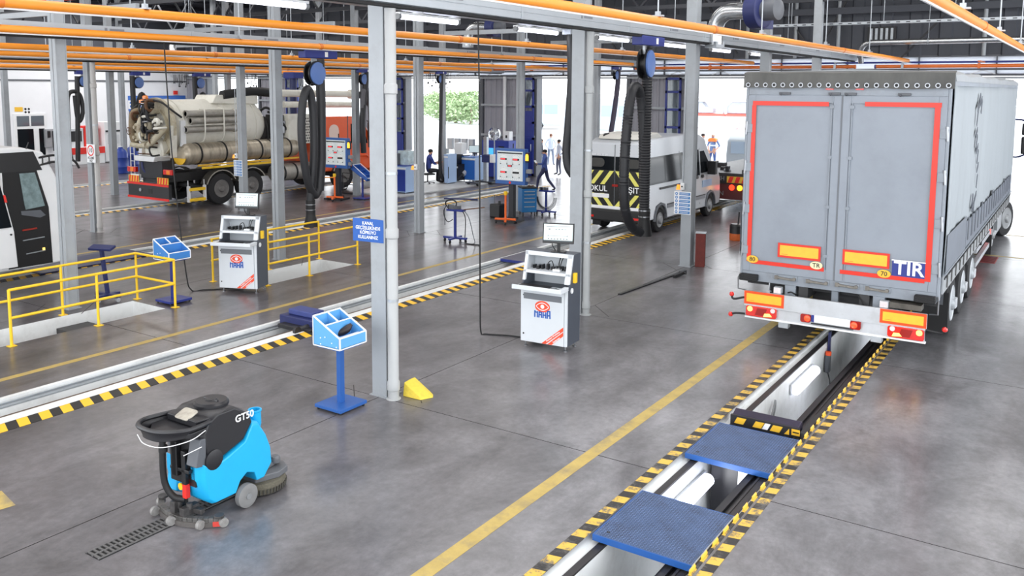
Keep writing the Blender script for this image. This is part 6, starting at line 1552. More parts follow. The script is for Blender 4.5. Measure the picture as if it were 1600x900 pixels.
reel(T4, s=.6); MB().tube(bez([(.05, 0, -.1), (.08, -.1, -1.8), (.1, -.2, -3.8), (.12, -.1, -4.5), (.15, .25, -4.74), (.2, .75, -4.72), (.25, 1.2, -4.5)], 7), .075, 10).build('straight_hose', hose_m, T4); MB().cyl((.25, 1.2, -4.5), (.28, 1.5, -4.36), .12, n=12).build('nozzle', alu, T4); MB().cyl((.2, .75, -4.83), (.2, .75, -4.84 + .12), .02, n=6).build('rest_leg', black_mt, T4)
T5 = thing('exhaust_hose', 'violet-black exhaust hose hanging over the roof of the school van', 'hose', (-15.72, 31.0, 5.02))
reel(T5, s=.6); MB().tube(bez([(0, .15, -.1), (0, .1, -.8), (0, -.2, -2.0), (0, -.6, -3.2), (0, -.9, -4.0)], 6), .10, 10).build('straight_hose', mat('hose_violet', (52, 46, 66), .5), T5); MB().cyl((0, -.9, -4.0), (0, -1.0, -4.3), .12, n=12).build('nozzle', black_rub, T5)
T6 = thing('exhaust_hose', 'pair of black exhaust hose strands hanging beside the orange cab', 'hose', (-23.42, 25.0, 4.85))
reel(T6, s=.7); MB().tube(bez([(0, .1, -.1), (0, .02, -.8), (0, -.15, -1.9), (0, -.1, -3.2)], 6), .11, 10).build('straight_hose', hose_m, T6); MB().tube(bez([(0, .3, -3.0), (.0, .32, -1.9), (0, .25, -.95), (0, .05, -.8), (0, -.1, -1.1), (0, -.12, -3.0)], 6), .10, 10).build('looped_hose', mat('hose_grey', (88, 88, 94), .5), T6)
for i, (y, lab) in enumerate(((20.2, 'black exhaust hose with blue reel hanging above the tanker rear'), (23.0, 'black exhaust hose with blue reel hanging above the tanker hood'))):
    t = thing('exhaust_hose', lab, 'hose', (-30.88, y, 4.70)); reel(t, s=.75, yoff=.3)
    MB().tube([(0, -.1, -.15), (0, -.08, -1.9)], .10, 10).build('straight_hose', hose_m, t); MB().tube(bez([(0, .05, -2.0), (0, .12, -1.2), (0, .28, -.85), (0, .44, -1.2), (0, .5, -2.0)], 5), .09, 10).build('looped_hose', hose_m, t)
T9 = thing('exhaust_hose', 'dark exhaust hose bulging out behind the column with the white console', 'hose', (-9.27, 16.06, 5.40))
MB().box(-.1, .1, -.1, .1, -.1, 0).build('bracket', galv, T9)
MB().tube(bez([(.05, .0, -.1), (.08, .0, -1.0), (.03, .0, -1.9), (-.02, -.0, -2.5), (.02, .0, -2.85), (.12, .05, -3.05)], 6), .09, 10).build('straight_hose', hose_m, T9)
# ------------------------------------------------------------------ white office wall : door, windows, notices
o = MB().box(LW, LW + .06, 24.2, 25.95, 0, 2.62).build('door_frame', white_paint, None); o['kind'] = 'structure'
for a, b, z0, z1 in ((24.35, 25.0, 1.95, 2.5), (25.1, 25.8, 1.95, 2.5), (24.35, 25.2, .35, 1.8), (25.5, 25.8, .35, 1.8)):
    o = MB().box(LW + .06, LW + .075, a, b, z0, z1).build('window_pane', glass_dk if z1 < 1.9 else mat('dim_pane', (84, 92, 100), .1, coat=.5), None); o['kind'] = 'structure'
o = MB().box(LW, LW + .02, 24.30, 24.72, 2.74, 2.98).build('yellow_notice', refl_yel); tag(o, 'yellow notice on the white wall above the office door', 'sign')
t = thing('pictogram_panel', 'six small black safety pictograms on the white wall beside the yellow notice', 'sign', (LW + .01, 24.95, 2.7))
MB().box(0, .005, -.18, .18, -.26, .26).build('panel', white_wall, t)
for i in range(3):
    for j in range(2): MB().lathe([(.06, .005), (.06, .012), (0, .012)], 12, (0, -.09 + .18 * j, .17 - .17 * i), 'X').build('pictogram', black_pr, t)
t = thing('wall_machine_panel', 'grey control panel with dark pipes on the white wall', 'panel', (LW, 26.05, 1.25)); MB().box(0, .25, -.3, .3, -.5, .5).build('box', mat('panel_grey', (150, 152, 156), .5, var=.1), t, .02); MB().box(.25, .3, -.2, -.05, .05, .4).build('gauge', black_pl, t); MB().tube([(.28, .1, .4), (.28, .1, -.7)], .04, 8).build('pipe', black_mt, t)
t = thing('red_tool_wagon', 'red and white workshop machine against the white wall', 'machine', (-44.9, 26.0, 0))
MB().box(-.7, .5, -.9, 1.1, .0, .9).build('base', white_paint, t, .02); MB().box(-.6, .1, .2, 1.0, .9, 2.0).build('red_panel', red_p, t, .02); MB().box(-.62, .15, -.85, .15, .9, 1.9).build('display_case', mat('case_grey', (200, 204, 208), .4), t, .02); MB().box(.1, .16, -.7, .05, 1.2, 1.75).build('display', black_pl, t); MB().box(.5, .53, -.9, 1.1, .55, .9).build('red_band', red_p, t); MB().prism([(.3, .4), (.6, .4), (1.0, 1.2), (.7, 1.2)], .16, .2, 'X').build('blue_print', sign_blue, t)
t = thing('white_cabinet', 'tall white cabinet with small red label near the round speed sign', 'cabinet', (-44.9, 27.7, 0)); MB().box(-.5, .4, -.5, .5, .05, 2.2).build('case', white_paint, t, .02); MB().box(.4, .42, -.35, .35, 1.0, 1.5).build('front_screen', mat('case_grey', (200, 204, 208), .4), t); MB().box(.42, .44, -.1, .15, 1.3, 1.42).build('label', red_p, t); MB().box(.4, .43, -.45, .45, 1.65, 1.75).build('handle', black_pl, t)
for i, (x, y) in enumerate(((-38.5, 24.3), (-39.3, 25.4))):
    t = thing('blue_barrel', ('blue plastic barrel with white cap in front of the far column', 'second blue plastic barrel standing behind the first')[i], 'barrel', (x, y, 0), 0, 'blue barrels')
    MB().lathe([(.28, 0), (.31, .03), (.31, .3), (.325, .32), (.31, .34), (.31, .74), (.325, .76), (.31, .78), (.30, 1.0), (.2, 1.12), (.1, 1.2), (.1, 1.26), (0, 1.26)], 20).build('drum', mat('barrel_blue', (40, 66, 150), .4), t); MB().lathe([(.08, 1.26), (.08, 1.3), (0, 1.3)], 12).build('cap', white_paint, t)
t = thing('blue_banner', 'long blue banner with white lettering on the white wall behind the tanker', 'banner', (LW + .02, 33.0, 2.9))
MB().box(0, .02, -2.1, 1.85, -.7, .65).build('sheet', mat('banner_blue', (62, 112, 196), .5, var=.12, vs=.8), t); text('EXK', 'lettering', white_pr, t, (.025, -1.5, .1), (radians(90), 0, radians(90)), .7, .005, .02)
MB().box(.0, .1, 1.0, 1.25, .72, .95).build('red_lamp', red_p, t)
struct(MB().box(LW, LW + .05, -6, 35, 4.38, 4.46), 'wall_trim', grey_dark)
struct(MB().box(-47.9, 7, 34.82, 34.9, 4.60, 4.68), 'door_track_beam', grey_paint)

# ------------------------------------------------------------------ folded door leaves (navy, glazed above)
for i, (x, w_) in enumerate(((-22.2, .56), (-14.95, .7), (-38.2, 1.0), (-30.2, .5))):
    t = MB()
    for a in (-w_ / 2, w_ / 2 - .08): t.box(a, a + .08, -.04, .04, .05, 4.65)
    for z in (.05, 1.75, 2.5, 3.25, 4.0, 4.55): t.box(-w_ / 2, w_ / 2, -.04, .04, z, z + .1)
    d = t.build('door_%d' % (i + 1), navy, None); d['kind'] = 'structure'; d.location = (x, 34.8, 0)
    MB().box(-w_ / 2 + .08, w_ / 2 - .08, -.02, .02, .15, 3.1 if i == 0 else 1.75).build('door_panel', navy, d)
    for z in (1.85, 2.6, 3.35, 4.1):
        if i == 0 and z < 3: continue
        MB().box(-w_ / 2 + .08, w_ / 2 - .08, -.008, .008, z, z + .65).build('door_pane', glass, d)
    if i == 0: MB().tube(bez([(.15, -.05, 1.2), (.2, -.12, 1.3), (.2, -.12, 1.55)], 4), .02, 6).build('door_handle', galv, d)
t = thing('wall_downpipe', 'white downpipe on the grey cladding between the doors behind the gauge board', 'pipe', (-23.55, 34.78, 0)); MB().cyl((0, 0, 0), (0, 0, 4.7), .08, n=14).build('pipe', white_paint, t)
t = thing('wall_downpipe', 'white downpipe on the grey cladding behind the school van', 'pipe', (-16.25, 34.78, 0)); MB().cyl((0, 0, 0), (0, 0, 4.8), .08, n=14).build('pipe', white_paint, t)

# ------------------------------------------------------------------ gauge boards
def gauge_board(loc, rz, label):
    t = thing('gauge_board', label, 'board', loc, rz, 'roller tester gauge boards')
    MB().box(-.09, .09, -.02, .14, .1, 1.5).build('post', mat('post_black', (40, 42, 48), .5), t, .01); MB().prism([(-.42, -.3), (.42, -.3), (.28, .35), (-.28, .35)], .0, .06).prism([(-.2, -.1), (.2, -.1), (.14, .2), (-.14, .2)], .06, .14).build('foot', black_mt, t)
    c = MB().box(-.56, .56, -.08, .1, 1.18, 2.30).build('case', mat('board_blue', (46, 92, 160), .42), t, .015)
    f = MB().box(-.48, .48, -.09, -.08, 1.30, 2.22).build('face', mat('face_pale', (218, 226, 228), .45), c)
    MB().box(-.46, .46, -.094, -.09, 2.14, 2.18).build('print', black_pr, f); 
    for i in range(11): MB().box(-.44 + .08 * i, -.40 + .08 * i, -.094, -.09, 1.33, 1.37).build('lamp_window', white_pr, f)
    led = mat('red_led', (235, 60, 66), .4, emit=.9)
    for gx in (-.23, .23):
        for gz in (1.97, 1.56):
            d = MB().lathe([(.17, 0), (.17, -.005), (.155, -.008), (0, -.008)], 26, (gx, -.09, gz), 'Y').build('dial', mat('dial_white', (232, 236, 236), .4), f)
            q = MB()
            for k in range(13):
                a = radians(-40 + 260 * k / 12); c_, s_ = cos(a), sin(a); q.beam((gx + .135 * c_, -.1, gz + .135 * s_), (gx + .155 * c_, -.1, gz + .155 * s_), .008, .004)
            q.build('scale_mark', black_pr, d)['kind'] = 'stuff'
            MB().box(gx - .12, gx + .12, -.105, -.098, gz - .03, gz + .03).build('readout', black_pr, d)
            if not (gx > 0 and gz < 1.7): MB().box(gx - .1, gx + .06, -.109, -.105, gz - .02, gz + .02).build('digit', led, d)
            for sx in (-.12, .12): MB().lathe([(.018, 0), (.018, -.006), (0, -.006)], 8, (gx + sx, -.09, gz - .15), 'Y').build('knob', black_pr, f)
    MB().box(-.08, .08, -.1, -.09, 1.73, 1.79).build('readout', black_pr, f); MB().box(-.05, .06, -.104, -.1, 1.745, 1.775).build('digit', led, f)
    MB().lathe([(.04, 0), (.04, -.006), (0, -.006)], 14, (.0, -.08, 1.235), 'Y').build('emblem', red_p, c)
    MB().box(.56, .66, -.05, .05, 1.9, 2.2).build('side_lamp', black_pl, c, .01); MB().lathe([(.05, 1.95), (.05, 2.1), (.03, 2.15), (0, 2.15)], 12, (.61, -.05, 0)).build('amber_lamp', amber_on, c)
    MB().box(.56, .75, -.04, .06, 1.55, 1.68).build('camera_box', grey_pl, c, .01); MB().box(.56, .68, -.04, .04, 1.3, 1.42).build('connector', grey_pl, c, .01)
    MB().tube([(0, .1, 2.3), (0, .1, 2.45)], .02, 6).build('aerial', black_pl, c)
    return t


gauge_board((-15.12, 22.72, 0), .0, 'blue framed gauge board with red readouts beside the blue tool cart')
gauge_board((-23.35, 23.4, 0), .05, 'blue framed gauge board with red readouts in front of the orange truck cab')


def orange_stand(loc, rz, label):
    t = thing('orange_stand', label, 'stand', loc, rz, 'orange post stands')
    MB().cyl((0, 0, .12), (0, 0, .92), .035, n=10).build('post', mat('stand_orange', (238, 108, 42), .4), t); MB().lathe([(.05, .88), (.06, .92), (.06, .99), (.04, 1.0), (0, 1.0)], 12).build('cap', yellow_p, t)
    MB().box(-.34, .34, -.035, .035, .10, .16).build('foot', mat('stand_orange', (238, 108, 42), .4), t, .01); MB().beam((0, 0, .13), (.12, -.42, .12), .07, .05).build('foot', mat('stand_orange', (238, 108, 42), .4), t)
    for x, y in ((-.3, 0), (.3, 0), (.11, -.38)): MB().lathe([(.045, -.015), (.045, .015)], 12, (x, y, .045), 'X').box(x - .012, x + .012, y - .03, y + .03, .06, .11).build('caster', black_pl, t)
    return t


orange_stand((-15.05, 22.3, 0), .3, 'orange post stand with yellow cap in front of the gauge board by the tool cart')
q = orange_stand((-23.2, 23.1, 0), .3, 'orange post stand with yellow cap in front of the gauge board by the truck cab')
MB().beam((0, 0, .86), (-.85, .2, .80), .03, .04).build('boom', orange, q)

t = thing('tool_cart', 'blue tool cart with five drawers standing behind the gauge board', 'cart', (-15.40, 24.1, 0), radians(48), 'workshop carts'); t.scale = (.5, .62, 1)
tc = mat('cart_blue', (40, 116, 176), .4)
MB().box(-.5, .5, -.42, .42, .14, .92).build('body', tc, t, .015); MB().box(-.52, .52, -.44, .44, .92, .96).build('top_mat', black_rub, t, .01)
z = .16
for h_ in (.2, .15, .12, .11, .1):
    d = MB().box(-.46, .46, -.445, -.42, z, z + h_ - .012).build('drawer', tc, t, .005); MB().box(-.36, .36, -.47, -.445, z + h_ - .05, z + h_ - .02).build('handle', galv, d, .004); z += h_ + .005
for x in (-.4, .4):
    for y in (-.33, .33): MB().lathe([(.065, -.02), (.065, .02)], 14, (x, y, .065), 'X').box(x - .02, x + .02, y - .03, y + .03, .09, .14).build('caster', black_pl, t)
MB().tube([(.5, -.3, .8), (.6, -.3, .82), (.6, .3, .82), (.5, .3, .8)], .018, 8).build('push_handle', galv, t)
for k, (m_, nm, dx, dy) in enumerate(((steel, 'bright steel spanner lying on the black top of the blue tool cart', -.1, -.05), (rust, 'brown pliers lying on the black top of the blue tool cart', .08, .05), (black_pl, 'black torch lying on the black top of the blue tool cart', .0, .12))):
    o = MB().box(-.09, .09, -.02, .02, 0, .03).cyl((.09, 0, .015), (.12, 0, .015), .03, n=8).build(('spanner', 'pliers', 'torch')[k], m_, None, .006); o.location = (-15.40 + dx, 24.1 + dy, .962); o.rotation_euler = (0, 0, k * 1.1); tag(o, nm, 'tool', 'tools on the tool cart')

t = thing('waste_bucket', 'black bucket with tools sticking out beside the orange stand', 'bucket', (-15.98, 23.2, 0)); MB().box(-.2, .2, -.17, .17, 0, .44).build('tub', black_pl, t, .04, 3); MB().box(-.17, .17, -.14, .14, .441, .445).build('opening', black_pr, t)
MB().tube([(-.1, 0, .3), (-.13, .02, .7)], .015, 6).build('rod', grey_dark, t); MB().box(.05, .12, -.03, .03, .4, .54).build('brush', black_pl, t, .01)


def coil_stand(loc, rz, label, post_h, T_foot=True, seed=1):
    t = thing('hose_stand', label, 'stand', loc, rz, 'navy wheeled hose stands'); rr = random.Random(seed)
    MB().box(-.03, .03, -.03, .03, .12, post_h).build('post', navy, t, .004)
    MB().box(-.36, .36, -.05, .05, .10, .15).build('foot_bar', navy, t, .005); MB().box(-.04, .04, -.3, .3, .1, .145).build('foot_bar', navy, t, .005)
    for x, y in ((-.33, 0), (.33, 0), (0, -.27), (0, .27)): MB().lathe([(.045, -.015), (.045, .015)], 12, (x, y, .045), 'X').box(x - .015, x + .015, y - .02, y + .02, .06, .1).build('caster', black_pl, t)
    MB().box(-.22, .28, -.1, .1, post_h - .02, post_h + .03).build('tray', navy, t, .005)
    for k in range(5): MB().box(-.09, .09, -.05, .05, 0, rr.uniform(.06, .12)).build('adapter', rr.choice((black_pl, grey_dark, steel)), t, .01, loc=(rr.uniform(-.15, .2), rr.uniform(-.06, .06), post_h + .03), rz=rr.uniform(0, 3))
    return t


t = coil_stand((-14.28, 18.72, 0), .1, 'navy wheeled stand with coiled cable and a hose trailing on the floor', .88, seed=2)
MB().tube([(-.12 + .17 * cos(a), -.02 + .05 * sin(a * 2), 1.02 + .14 * sin(a)) for a in [2 * pi * k / 24 * 2.5 for k in range(60)]], .014, 6).build('coil', black_rub, t)
MB().tube(bez([(-.28, 0, 1.0), (-.36, -.02, .8), (-.25, 0, .55), (-.08, .02, .62)], 6), .012, 6).build('cable', black_rub, t); MB().tube(bez([(-.34, 0, .9), (-.33, 0, .6), (-.33, 0, .45)], 4), .014, 6).build('cable', grey_dark, t)
MB().tube(bez([(.2, 0, .92), (.32, 0, .7), (.32, 0, .3), (.34, -.05, .04), (.5, -.1, .016), (.85, -.1, .016)], 6), .014, 6).build('cable', black_rub, t); MB().tube(bez([(.25, 0, .92), (.42, .02, .7), (.55, .02, .25), (.62, -.02, .03), (.4, -.08, .016), (.2, -.1, .03)], 6), .012, 6).build('cable', grey_dark, t)
MB().beam((.2, .02, .9), (.85, .12, 1.0), .02, .03).build('lance', rust, t)
t = coil_stand((-15.15, 24.35, 0), .1, 'navy wheeled stand with pale cables looped below its tray near the walking man', .80, seed=5)
for i in range(4):
    r_ = .30 + .03 * i; MB().tube([(-.0 + r_ * .95 * cos(a), .02 * i - .03, .60 + r_ * 1.15 * sin(a)) for a in [pi + pi * k / 16 for k in range(17)]], .012, 6).build('cable_loop', (grey_pl, black_rub, grey_dark, grey_pl)[i], t)
t.location = (-14.95, 24.55, 0)
t = coil_stand((-22.2, 24.9, 0), .3, 'small navy stand with a tool head beside the blue desk', .95, seed=8)

t = thing('tilted_tray_stand', 'blue stand with steeply tilted divided tray near the orange cab', 'stand', (-22.65, 24.0, 0), .1)
MB().box(-.28, .28, -.25, .25, .03, .07).build('base', navy, t, .005); MB().box(-.03, .03, -.03, .03, .05, .85).build('post', navy, t); 
for x in (-.24, .24):
    for y in (-.2, .2): MB().cyl((x, y, 0), (x, y, .035), .03, n=8).build('foot', black_pl, t)
tr = MB().box(-.42, .42, -.25, .25, 0, .02).box(-.42, -.40, -.25, .25, 0, .2).box(.40, .42, -.25, .25, 0, .12).box(-.42, .42, -.25, -.23, 0, .15).box(-.42, .42, .23, .25, 0, .15).box(-.12, -.1, -.25, .25, 0, .14).box(.16, .18, -.25, .25, 0, .12).build('tray', mat('cart_blue2', (48, 96, 178), .4), t); tr.location = (0, 0, .92); tr.rotation_euler = (0, radians(30), 0)
e = MB()
for y in (-.24, .24): e.beam((-.42, y, .2), (.42, y, .13), .02, .02)
e.beam((.41, -.25, .12), (.41, .25, .12), .02, .02).beam((-.41, -.25, .2), (-.41, .25, .2), .02, .02).build('edge_trim', tray_wh, tr)
t = thing('tire_rack', 'dark wheeled rack with hanging cables under the tilted tray by the orange cab', 'rack', (-24.3, 25.0, 0)); 
for a in (-.35, .35): MB().tube([(a, 0, .05), (a, 0, .8)], .02, 6).build('post', black_mt, t)
for z in (.35, .6, .8): MB().tube([(-.35, 0, z), (.35, 0, z)], .015, 6).build('rail', black_mt, t)
MB().tube([(-.3 + .28 * cos(a), -.05, .4 + .28 * sin(a)) for a in [2 * pi * k / 20 for k in range(20)]], .02, 6, closed=True).build('cable_coil', black_rub, t); MB().box(-.4, .4, -.2, .2, 0, .05).build('base', black_mt, t)

# ------------------------------------------------------------------ control desks by the wall and the man working there
dk_blue = mat('desk_navy', (40, 62, 150), .42); md_blue = mat('desk_blue', (44, 104, 190), .42)


def desk(loc, sx, sy, h_, label, front, side, mon=True, rz=0):
    t = thing('control_desk', label, 'desk', loc, rz, 'blue control desks')
    MB().box(-sx / 2, sx / 2, -sy / 2, sy / 2, .1, h_).build('carcass', side, t, .008); MB().box(-sx / 2 + .02, sx / 2 - .02, -sy / 2 - .02, -sy / 2, .14, h_ - .14).build('front_door', front, t, .004)
    MB().box(-sx / 2, sx / 2, -sy / 2 - .03, -sy / 2, h_ - .12, h_ - .05).build('drawer', white_paint, t, .004); MB().box(-sx / 2 - .01, sx / 2 + .01, -sy / 2 - .02, sy / 2 + .01, h_, h_ + .03).build('worktop', front, t, .004)
    for x in (-sx / 2 + .06, sx / 2 - .06):
        for y in (-sy / 2 + .06, sy / 2 - .06): MB().cyl((x, y, 0), (x, y, .11), .02, n=8).build('leg', galv, t)
    return t


def monitor(loc, rz, label, panel_m, par=None):
    m = thing('desk_monitor', label, 'monitor', loc, rz, 'monitors on the control desks'); MB().box(-.12, .12, -.08, .08, 0, .015).box(-.02, .02, 0, .03, .01, .16).build('stand', black_pl, m); s = MB().box(-.25, .25, -.02, .02, .13, .47).build('screen', black_pl, m, .006); MB().box(-.23, .23, -.024, -.02, .16, .45).build('panel', panel_m, s); return m


desk((-23.1, 31.55, 0), 1.0, 1.0, 1.12, 'bright blue control desk with a monitor on it beside the bright doorway', md_blue, lt_blue, rz=.02)
monitor((-22.95, 31.5, 1.152), .5, 'grey lit monitor on the bright blue control desk', scrn)
o = MB().box(-.2, .2, -.07, .07, 0, .03).build('keyboard', black_pl, None, .005); o.location = (-23.3, 31.3, 1.153); o.rotation_euler = (0, 0, .5); tag(o, 'black keyboard on the bright blue control desk', 'keyboard')
t = desk((-23.02, 29.85, 0), .2, .62, 1.30, 'pale blue narrow cabinet beside the seated man', lt_blue, lt_blue); MB().tube([(.12, -.3, .3), (.12, -.3, .8)], .015, 6).build('door_bar', black_pl, t)
t = desk((-22.5, 26.4, 0), .75, 1.1, 1.12, 'navy and pale blue control desk standing behind the big column downpipe', dk_blue, lt_blue)
MB().box(-.25, .3, -.3, .3, 1.15, 1.7).build('glass_case', mat('case_clear', (196, 214, 220), .15, coat=.4, var=.25, vs=6), t, .01); MB().box(-.37, -.1, -.54, -.3, 1.15, 1.6).build('equipment', grey_dark, t, .02)
t = desk((-23.6, 30.85, 0), .9, .6, .78, 'dark work table in front of the seated man', mat('table_black', (30, 30, 34), .5), mat('table_black', (30, 30, 34), .5))
MB().box(-.45, .3, -.2, .3, .81, 1.25).build('equipment', black_pl, t, .02); MB().box(.1, .5, -.1, .3, 1.25, 1.75).build('white_cabinet', white_paint, t, .02)
for i in range(4):
    o = MB().box(-.14, .14, -.1, .1, 0, .5).build('parts_box', mat('pale_grey_box', (200, 204, 208), .5), None, .02); o.location = (-25.9 + .42 * i, 33.6, 1.246); tag(o, ('first pale grey box on the shelf, at the end away from the fan', 'second pale grey box on the shelf behind the seated man', 'third pale grey box on the shelf behind the seated man', 'last pale grey box on the shelf, at the end towards the fan')[i], 'box', 'grey boxes on the shelf')
t = thing('wall_shelf', 'pale shelf carrying grey boxes before the bright doorway', 'shelf', (-25.3, 33.6, 0)); MB().box(-.9, .9, -.2, .2, 1.21, 1.245).build('board', white_paint, t)
for x in (-.85, .85): MB().box(x - .02, x + .02, -.18, .18, 0, 1.21).build('side', galv, t)
t = thing('equipment_cabinet', 'navy cabinet with a small bright screen behind the gauge board', 'cabinet', (-23.0, 33.6, 0)); MB().box(-.75, .75, -.4, .4, .05, 1.75).build('case', dk_blue, t, .01); MB().box(-.62, -.1, -.42, -.40, .98, 1.4).build('screen', mat('cyan_screen', (70, 170, 230), .3, emit=.9), t); MB().box(.2, .5, -.42, -.4, .9, 1.5).build('shelf_gap', black_pr, t)
for i, x in enumerate((-23.35, -22.55)):
    o = MB().box(-.16, .16, -.15, .15, 0, .42).build('storage_box', white_paint, None, .02); o.location = (x, 33.6, 1.752); MB().box(-.05, .05, -.155, -.15, .12, .25).build('print', black_pr, o); tag(o, ('white box on top of the navy cabinet beside the fan', 'second white box on top of the navy cabinet')[i], 'box', 'white boxes on the navy cabinet')
t = thing('beam_setter', 'headlamp tester with grey column and small navy box by the bright doorway', 'tester', (-22.1, 31.2, 0)); MB().box(-.09, .09, -.08, .08, .05, 2.05).build('column', galv, t, .01); MB().box(-.45, .45, -.2, .2, .02, .1).build('foot', black_mt, t, .02); MB().box(-.02, .38, -.3, .1, .95, 1.28).build('optics_box', navy_dk, t, .02); MB().box(.38, .6, -.28, .08, .95, 1.3).build('optics_box', white_paint, t, .02)
for x in (-.4, .4): MB().lathe([(.05, -.02), (.05, .02)], 10, (x, -.1, .05), 'X').build('caster', black_pl, t)
t = thing('cage_fan', 'round silver cage fan on a pole above the navy cabinet', 'fan', (-22.35, 32.2, 0)); MB().cyl((0, 0, 0), (0, 0, 1.95), .025, n=8).build('pole', galv, t); MB().lathe([(.22, 0), (.22, .02), (.05, .04), (0, .04)], 16).build('base', black_mt, t)
hd = MB().lathe([(.30, -.05), (.30, .05)], 24, (0, 0, 0), 'Y', cap=False).lathe([(.1, -.08), (.1, .1)], 12, (0, 0, 0), 'Y').build('cage', chrome, t); hd.location = (0, 0, 2.12)
q = MB()
for k in range(20): a = 2 * pi * k / 20; q.tube([(.08 * cos(a), -.09, .08 * sin(a)), (.3 * cos(a + .3), -.05, .3 * sin(a + .3))], .006, 4)
q.build('grille', chrome, hd)['kind'] = 'stuff'
for k in range(4): MB().prism([(0.05, -.03), (.26, -.08), (.27, .06), (.05, .03)], -.01, .01, 'Y').build('blade', galv, hd).rotation_euler = (0, k * pi / 2, 0)
struct(MB().box(-24.6, -21.85, 25.2, 31.0, .001, .05), 'floor_slab', mat('platform_light', (188, 190, 192), .5, var=.06))
o = MB().beam((0, 0, .03), (1.2, .5, .03), .08, .05).build('floor_rail_bar', navy_dk); o.location = (-20.2, 25.8, 0); tag(o, 'dark navy bar lying across the striped pit edge', 'bar')
t = thing('creeper_cart', 'low wheeled cart on the floor before the pale blue cabinet', 'cart', (-22.0, 30.1, .0)); MB().box(-.3, .3, -.15, .15, .1, .14).build('deck', black_mt, t, .01)
for x in (-.24, .24): MB().lathe([(.06, -.02), (.06, .02)], 10, (x, 0, .06), 'Y').build('caster', black_pl, t)

# loose things on the floor near the near columns
t = thing('steel_post', 'short rust-red steel beam standing upright beside the column with the pictograms', 'post', (-7.6, 19.55, 0), .3)
rb = mat('oxide_red_steel', (112, 46, 40), .6, .2, var=.2, vs=8); MB().box(-.11, .11, -.11, -.09, 0, .80).build('flange', rb, t); MB().box(-.11, .11, .09, .11, 0, .80).build('flange', rb, t); MB().box(-.01, .01, -.09, .09, 0, .80).build('web', rb, t); MB().box(-.12, .12, -.12, .12, .80, .815).build('cap_plate', galv, t)
o = MB().beam((0, 0, .015), (.2, 2.98, .015), .07, .02).build('steel_bar', mat('black_bar', (46, 46, 50), .4, .4)); o.location = (-7.85, 15.8, 0); tag(o, 'long dark steel bar lying on the floor toward the pictogram column', 'bar')
o = MB().beam((0, 0, .03), (.05, .42, .05), .05, .06).cyl((-.05, .42, .05), (.12, .42, .05), .03, n=8).build('pry_hook', black_mt); o.location = (-7.58, 17.95, 0); tag(o, 'small dark hook tool lying beside the long steel bar', 'tool')
t = thing('oil_drain_can', 'black and orange can with a handle on the floor beside the trailer', 'can', (-8.12, 23.55, 0)); MB().lathe([(.18, 0), (.19, .02), (.19, .2)], 18).build('base', mat('can_orange', (190, 92, 40), .5, var=.2, vs=9), t); MB().lathe([(.19, .2), (.19, .42), (.15, .46), (0, .46)], 18).build('body', black_pl, t); MB().cyl((.04, 0, .46), (.06, 0, .8), .02, n=8).build('handle', black_mt, t)
t = thing('wheeled_tool_stand', 'navy stand with slanted top standing behind the yellow railing in front of the pit', 'stand', (-15.85, 9.6, 0), .15); MB().beam((.0, 0, .1), (-.12, 0, 1.0), .06, .06).build('post', navy_dk, t); MB().box(-.3, .3, -.06, .06, .09, .15).build('foot', navy_dk, t, .01); MB().box(-.06, .06, -.25, .25, .09, .14).build('foot', navy_dk, t, .01)
for x, y in ((-.27, 0), (.27, 0), (0, -.22), (0, .22)): MB().lathe([(.045, -.02), (.045, .02)], 10, (x, y, .045), 'X').build('caster', alu, t)
tp = MB().box(-.25, .25, -.09, .09, 0, .05).build('top', navy_dk, t, .008); tp.location = (-.1, 0, 1.02); tp.rotation_euler = (radians(18), 0, .2)
t = thing('pit_cover_plate', 'dark navy steel cover lying over the pit behind the yellow railing', 'plate', (-19.85, 11.3, 0)); MB().box(-.62, .62, -1.2, 1.6, .008, .03).build('sheet', mat('navy_cover', (34, 38, 78), .4, .2, var=.2, vs=5), t)
t = thing('floor_grate', 'small red floor grate beside the trailer wheels', 'grate', (-2.02, 24.5, 0)); MB().box(-.22, .22, -.5, .5, .001, .006).build('frame', mat('grate_red', (150, 52, 52), .5), t)
for k in range(8): MB().box(-.2, .2, -.46 + .12 * k, -.40 + .12 * k, .006, .014).build('slat', mat('grate_dark_red', (96, 40, 42), .5), t)

# ------------------------------------------------------------------ people
PEOPLE_J = dict(pelvis=(0, 0, .96), belly=(0, .01, 1.10), chest=(0, 0, 1.30), collar=(0, -.01, 1.43), neck=(0, .0, 1.50), skull=(0, .015, 1.60), crown=(0, .005, 1.68),
                shL=(-.17, -.01, 1.40), elL=(-.22, -.03, 1.13), wrL=(-.23, .05, .90), shR=(.17, -.01, 1.40), elR=(.22, -.03, 1.13), wrR=(.23, .05, .90),
                hipL=(-.09, 0, .90), knL=(-.10, .02, .50), anL=(-.10, -.02, .09), toeL=(-.12, .17, .045), hipR=(.09, 0, .90), knR=(.10, .02, .50), anR=(.10, -.02, .09), toeR=(.12, .17, .045))
RAD = dict(pelvis=(.155, .115), belly=(.145, .105), chest=(.165, .115), collar=(.10, .08), neck=(.056, .056), skull=(.078, .095), crown=(.062, .075), sh=(.068, .068), el=(.047, .047), wr=(.031, .031), hip=(.092, .095), kn=(.062, .066), an=(.044, .048), toe=(.04, .032))
BONES = [('pelvis', 'belly', 't'), ('belly', 'chest', 't'), ('chest', 'collar', 't'), ('collar', 'neck', 's'), ('neck', 'skull', 's'), ('skull', 'crown', 's')]
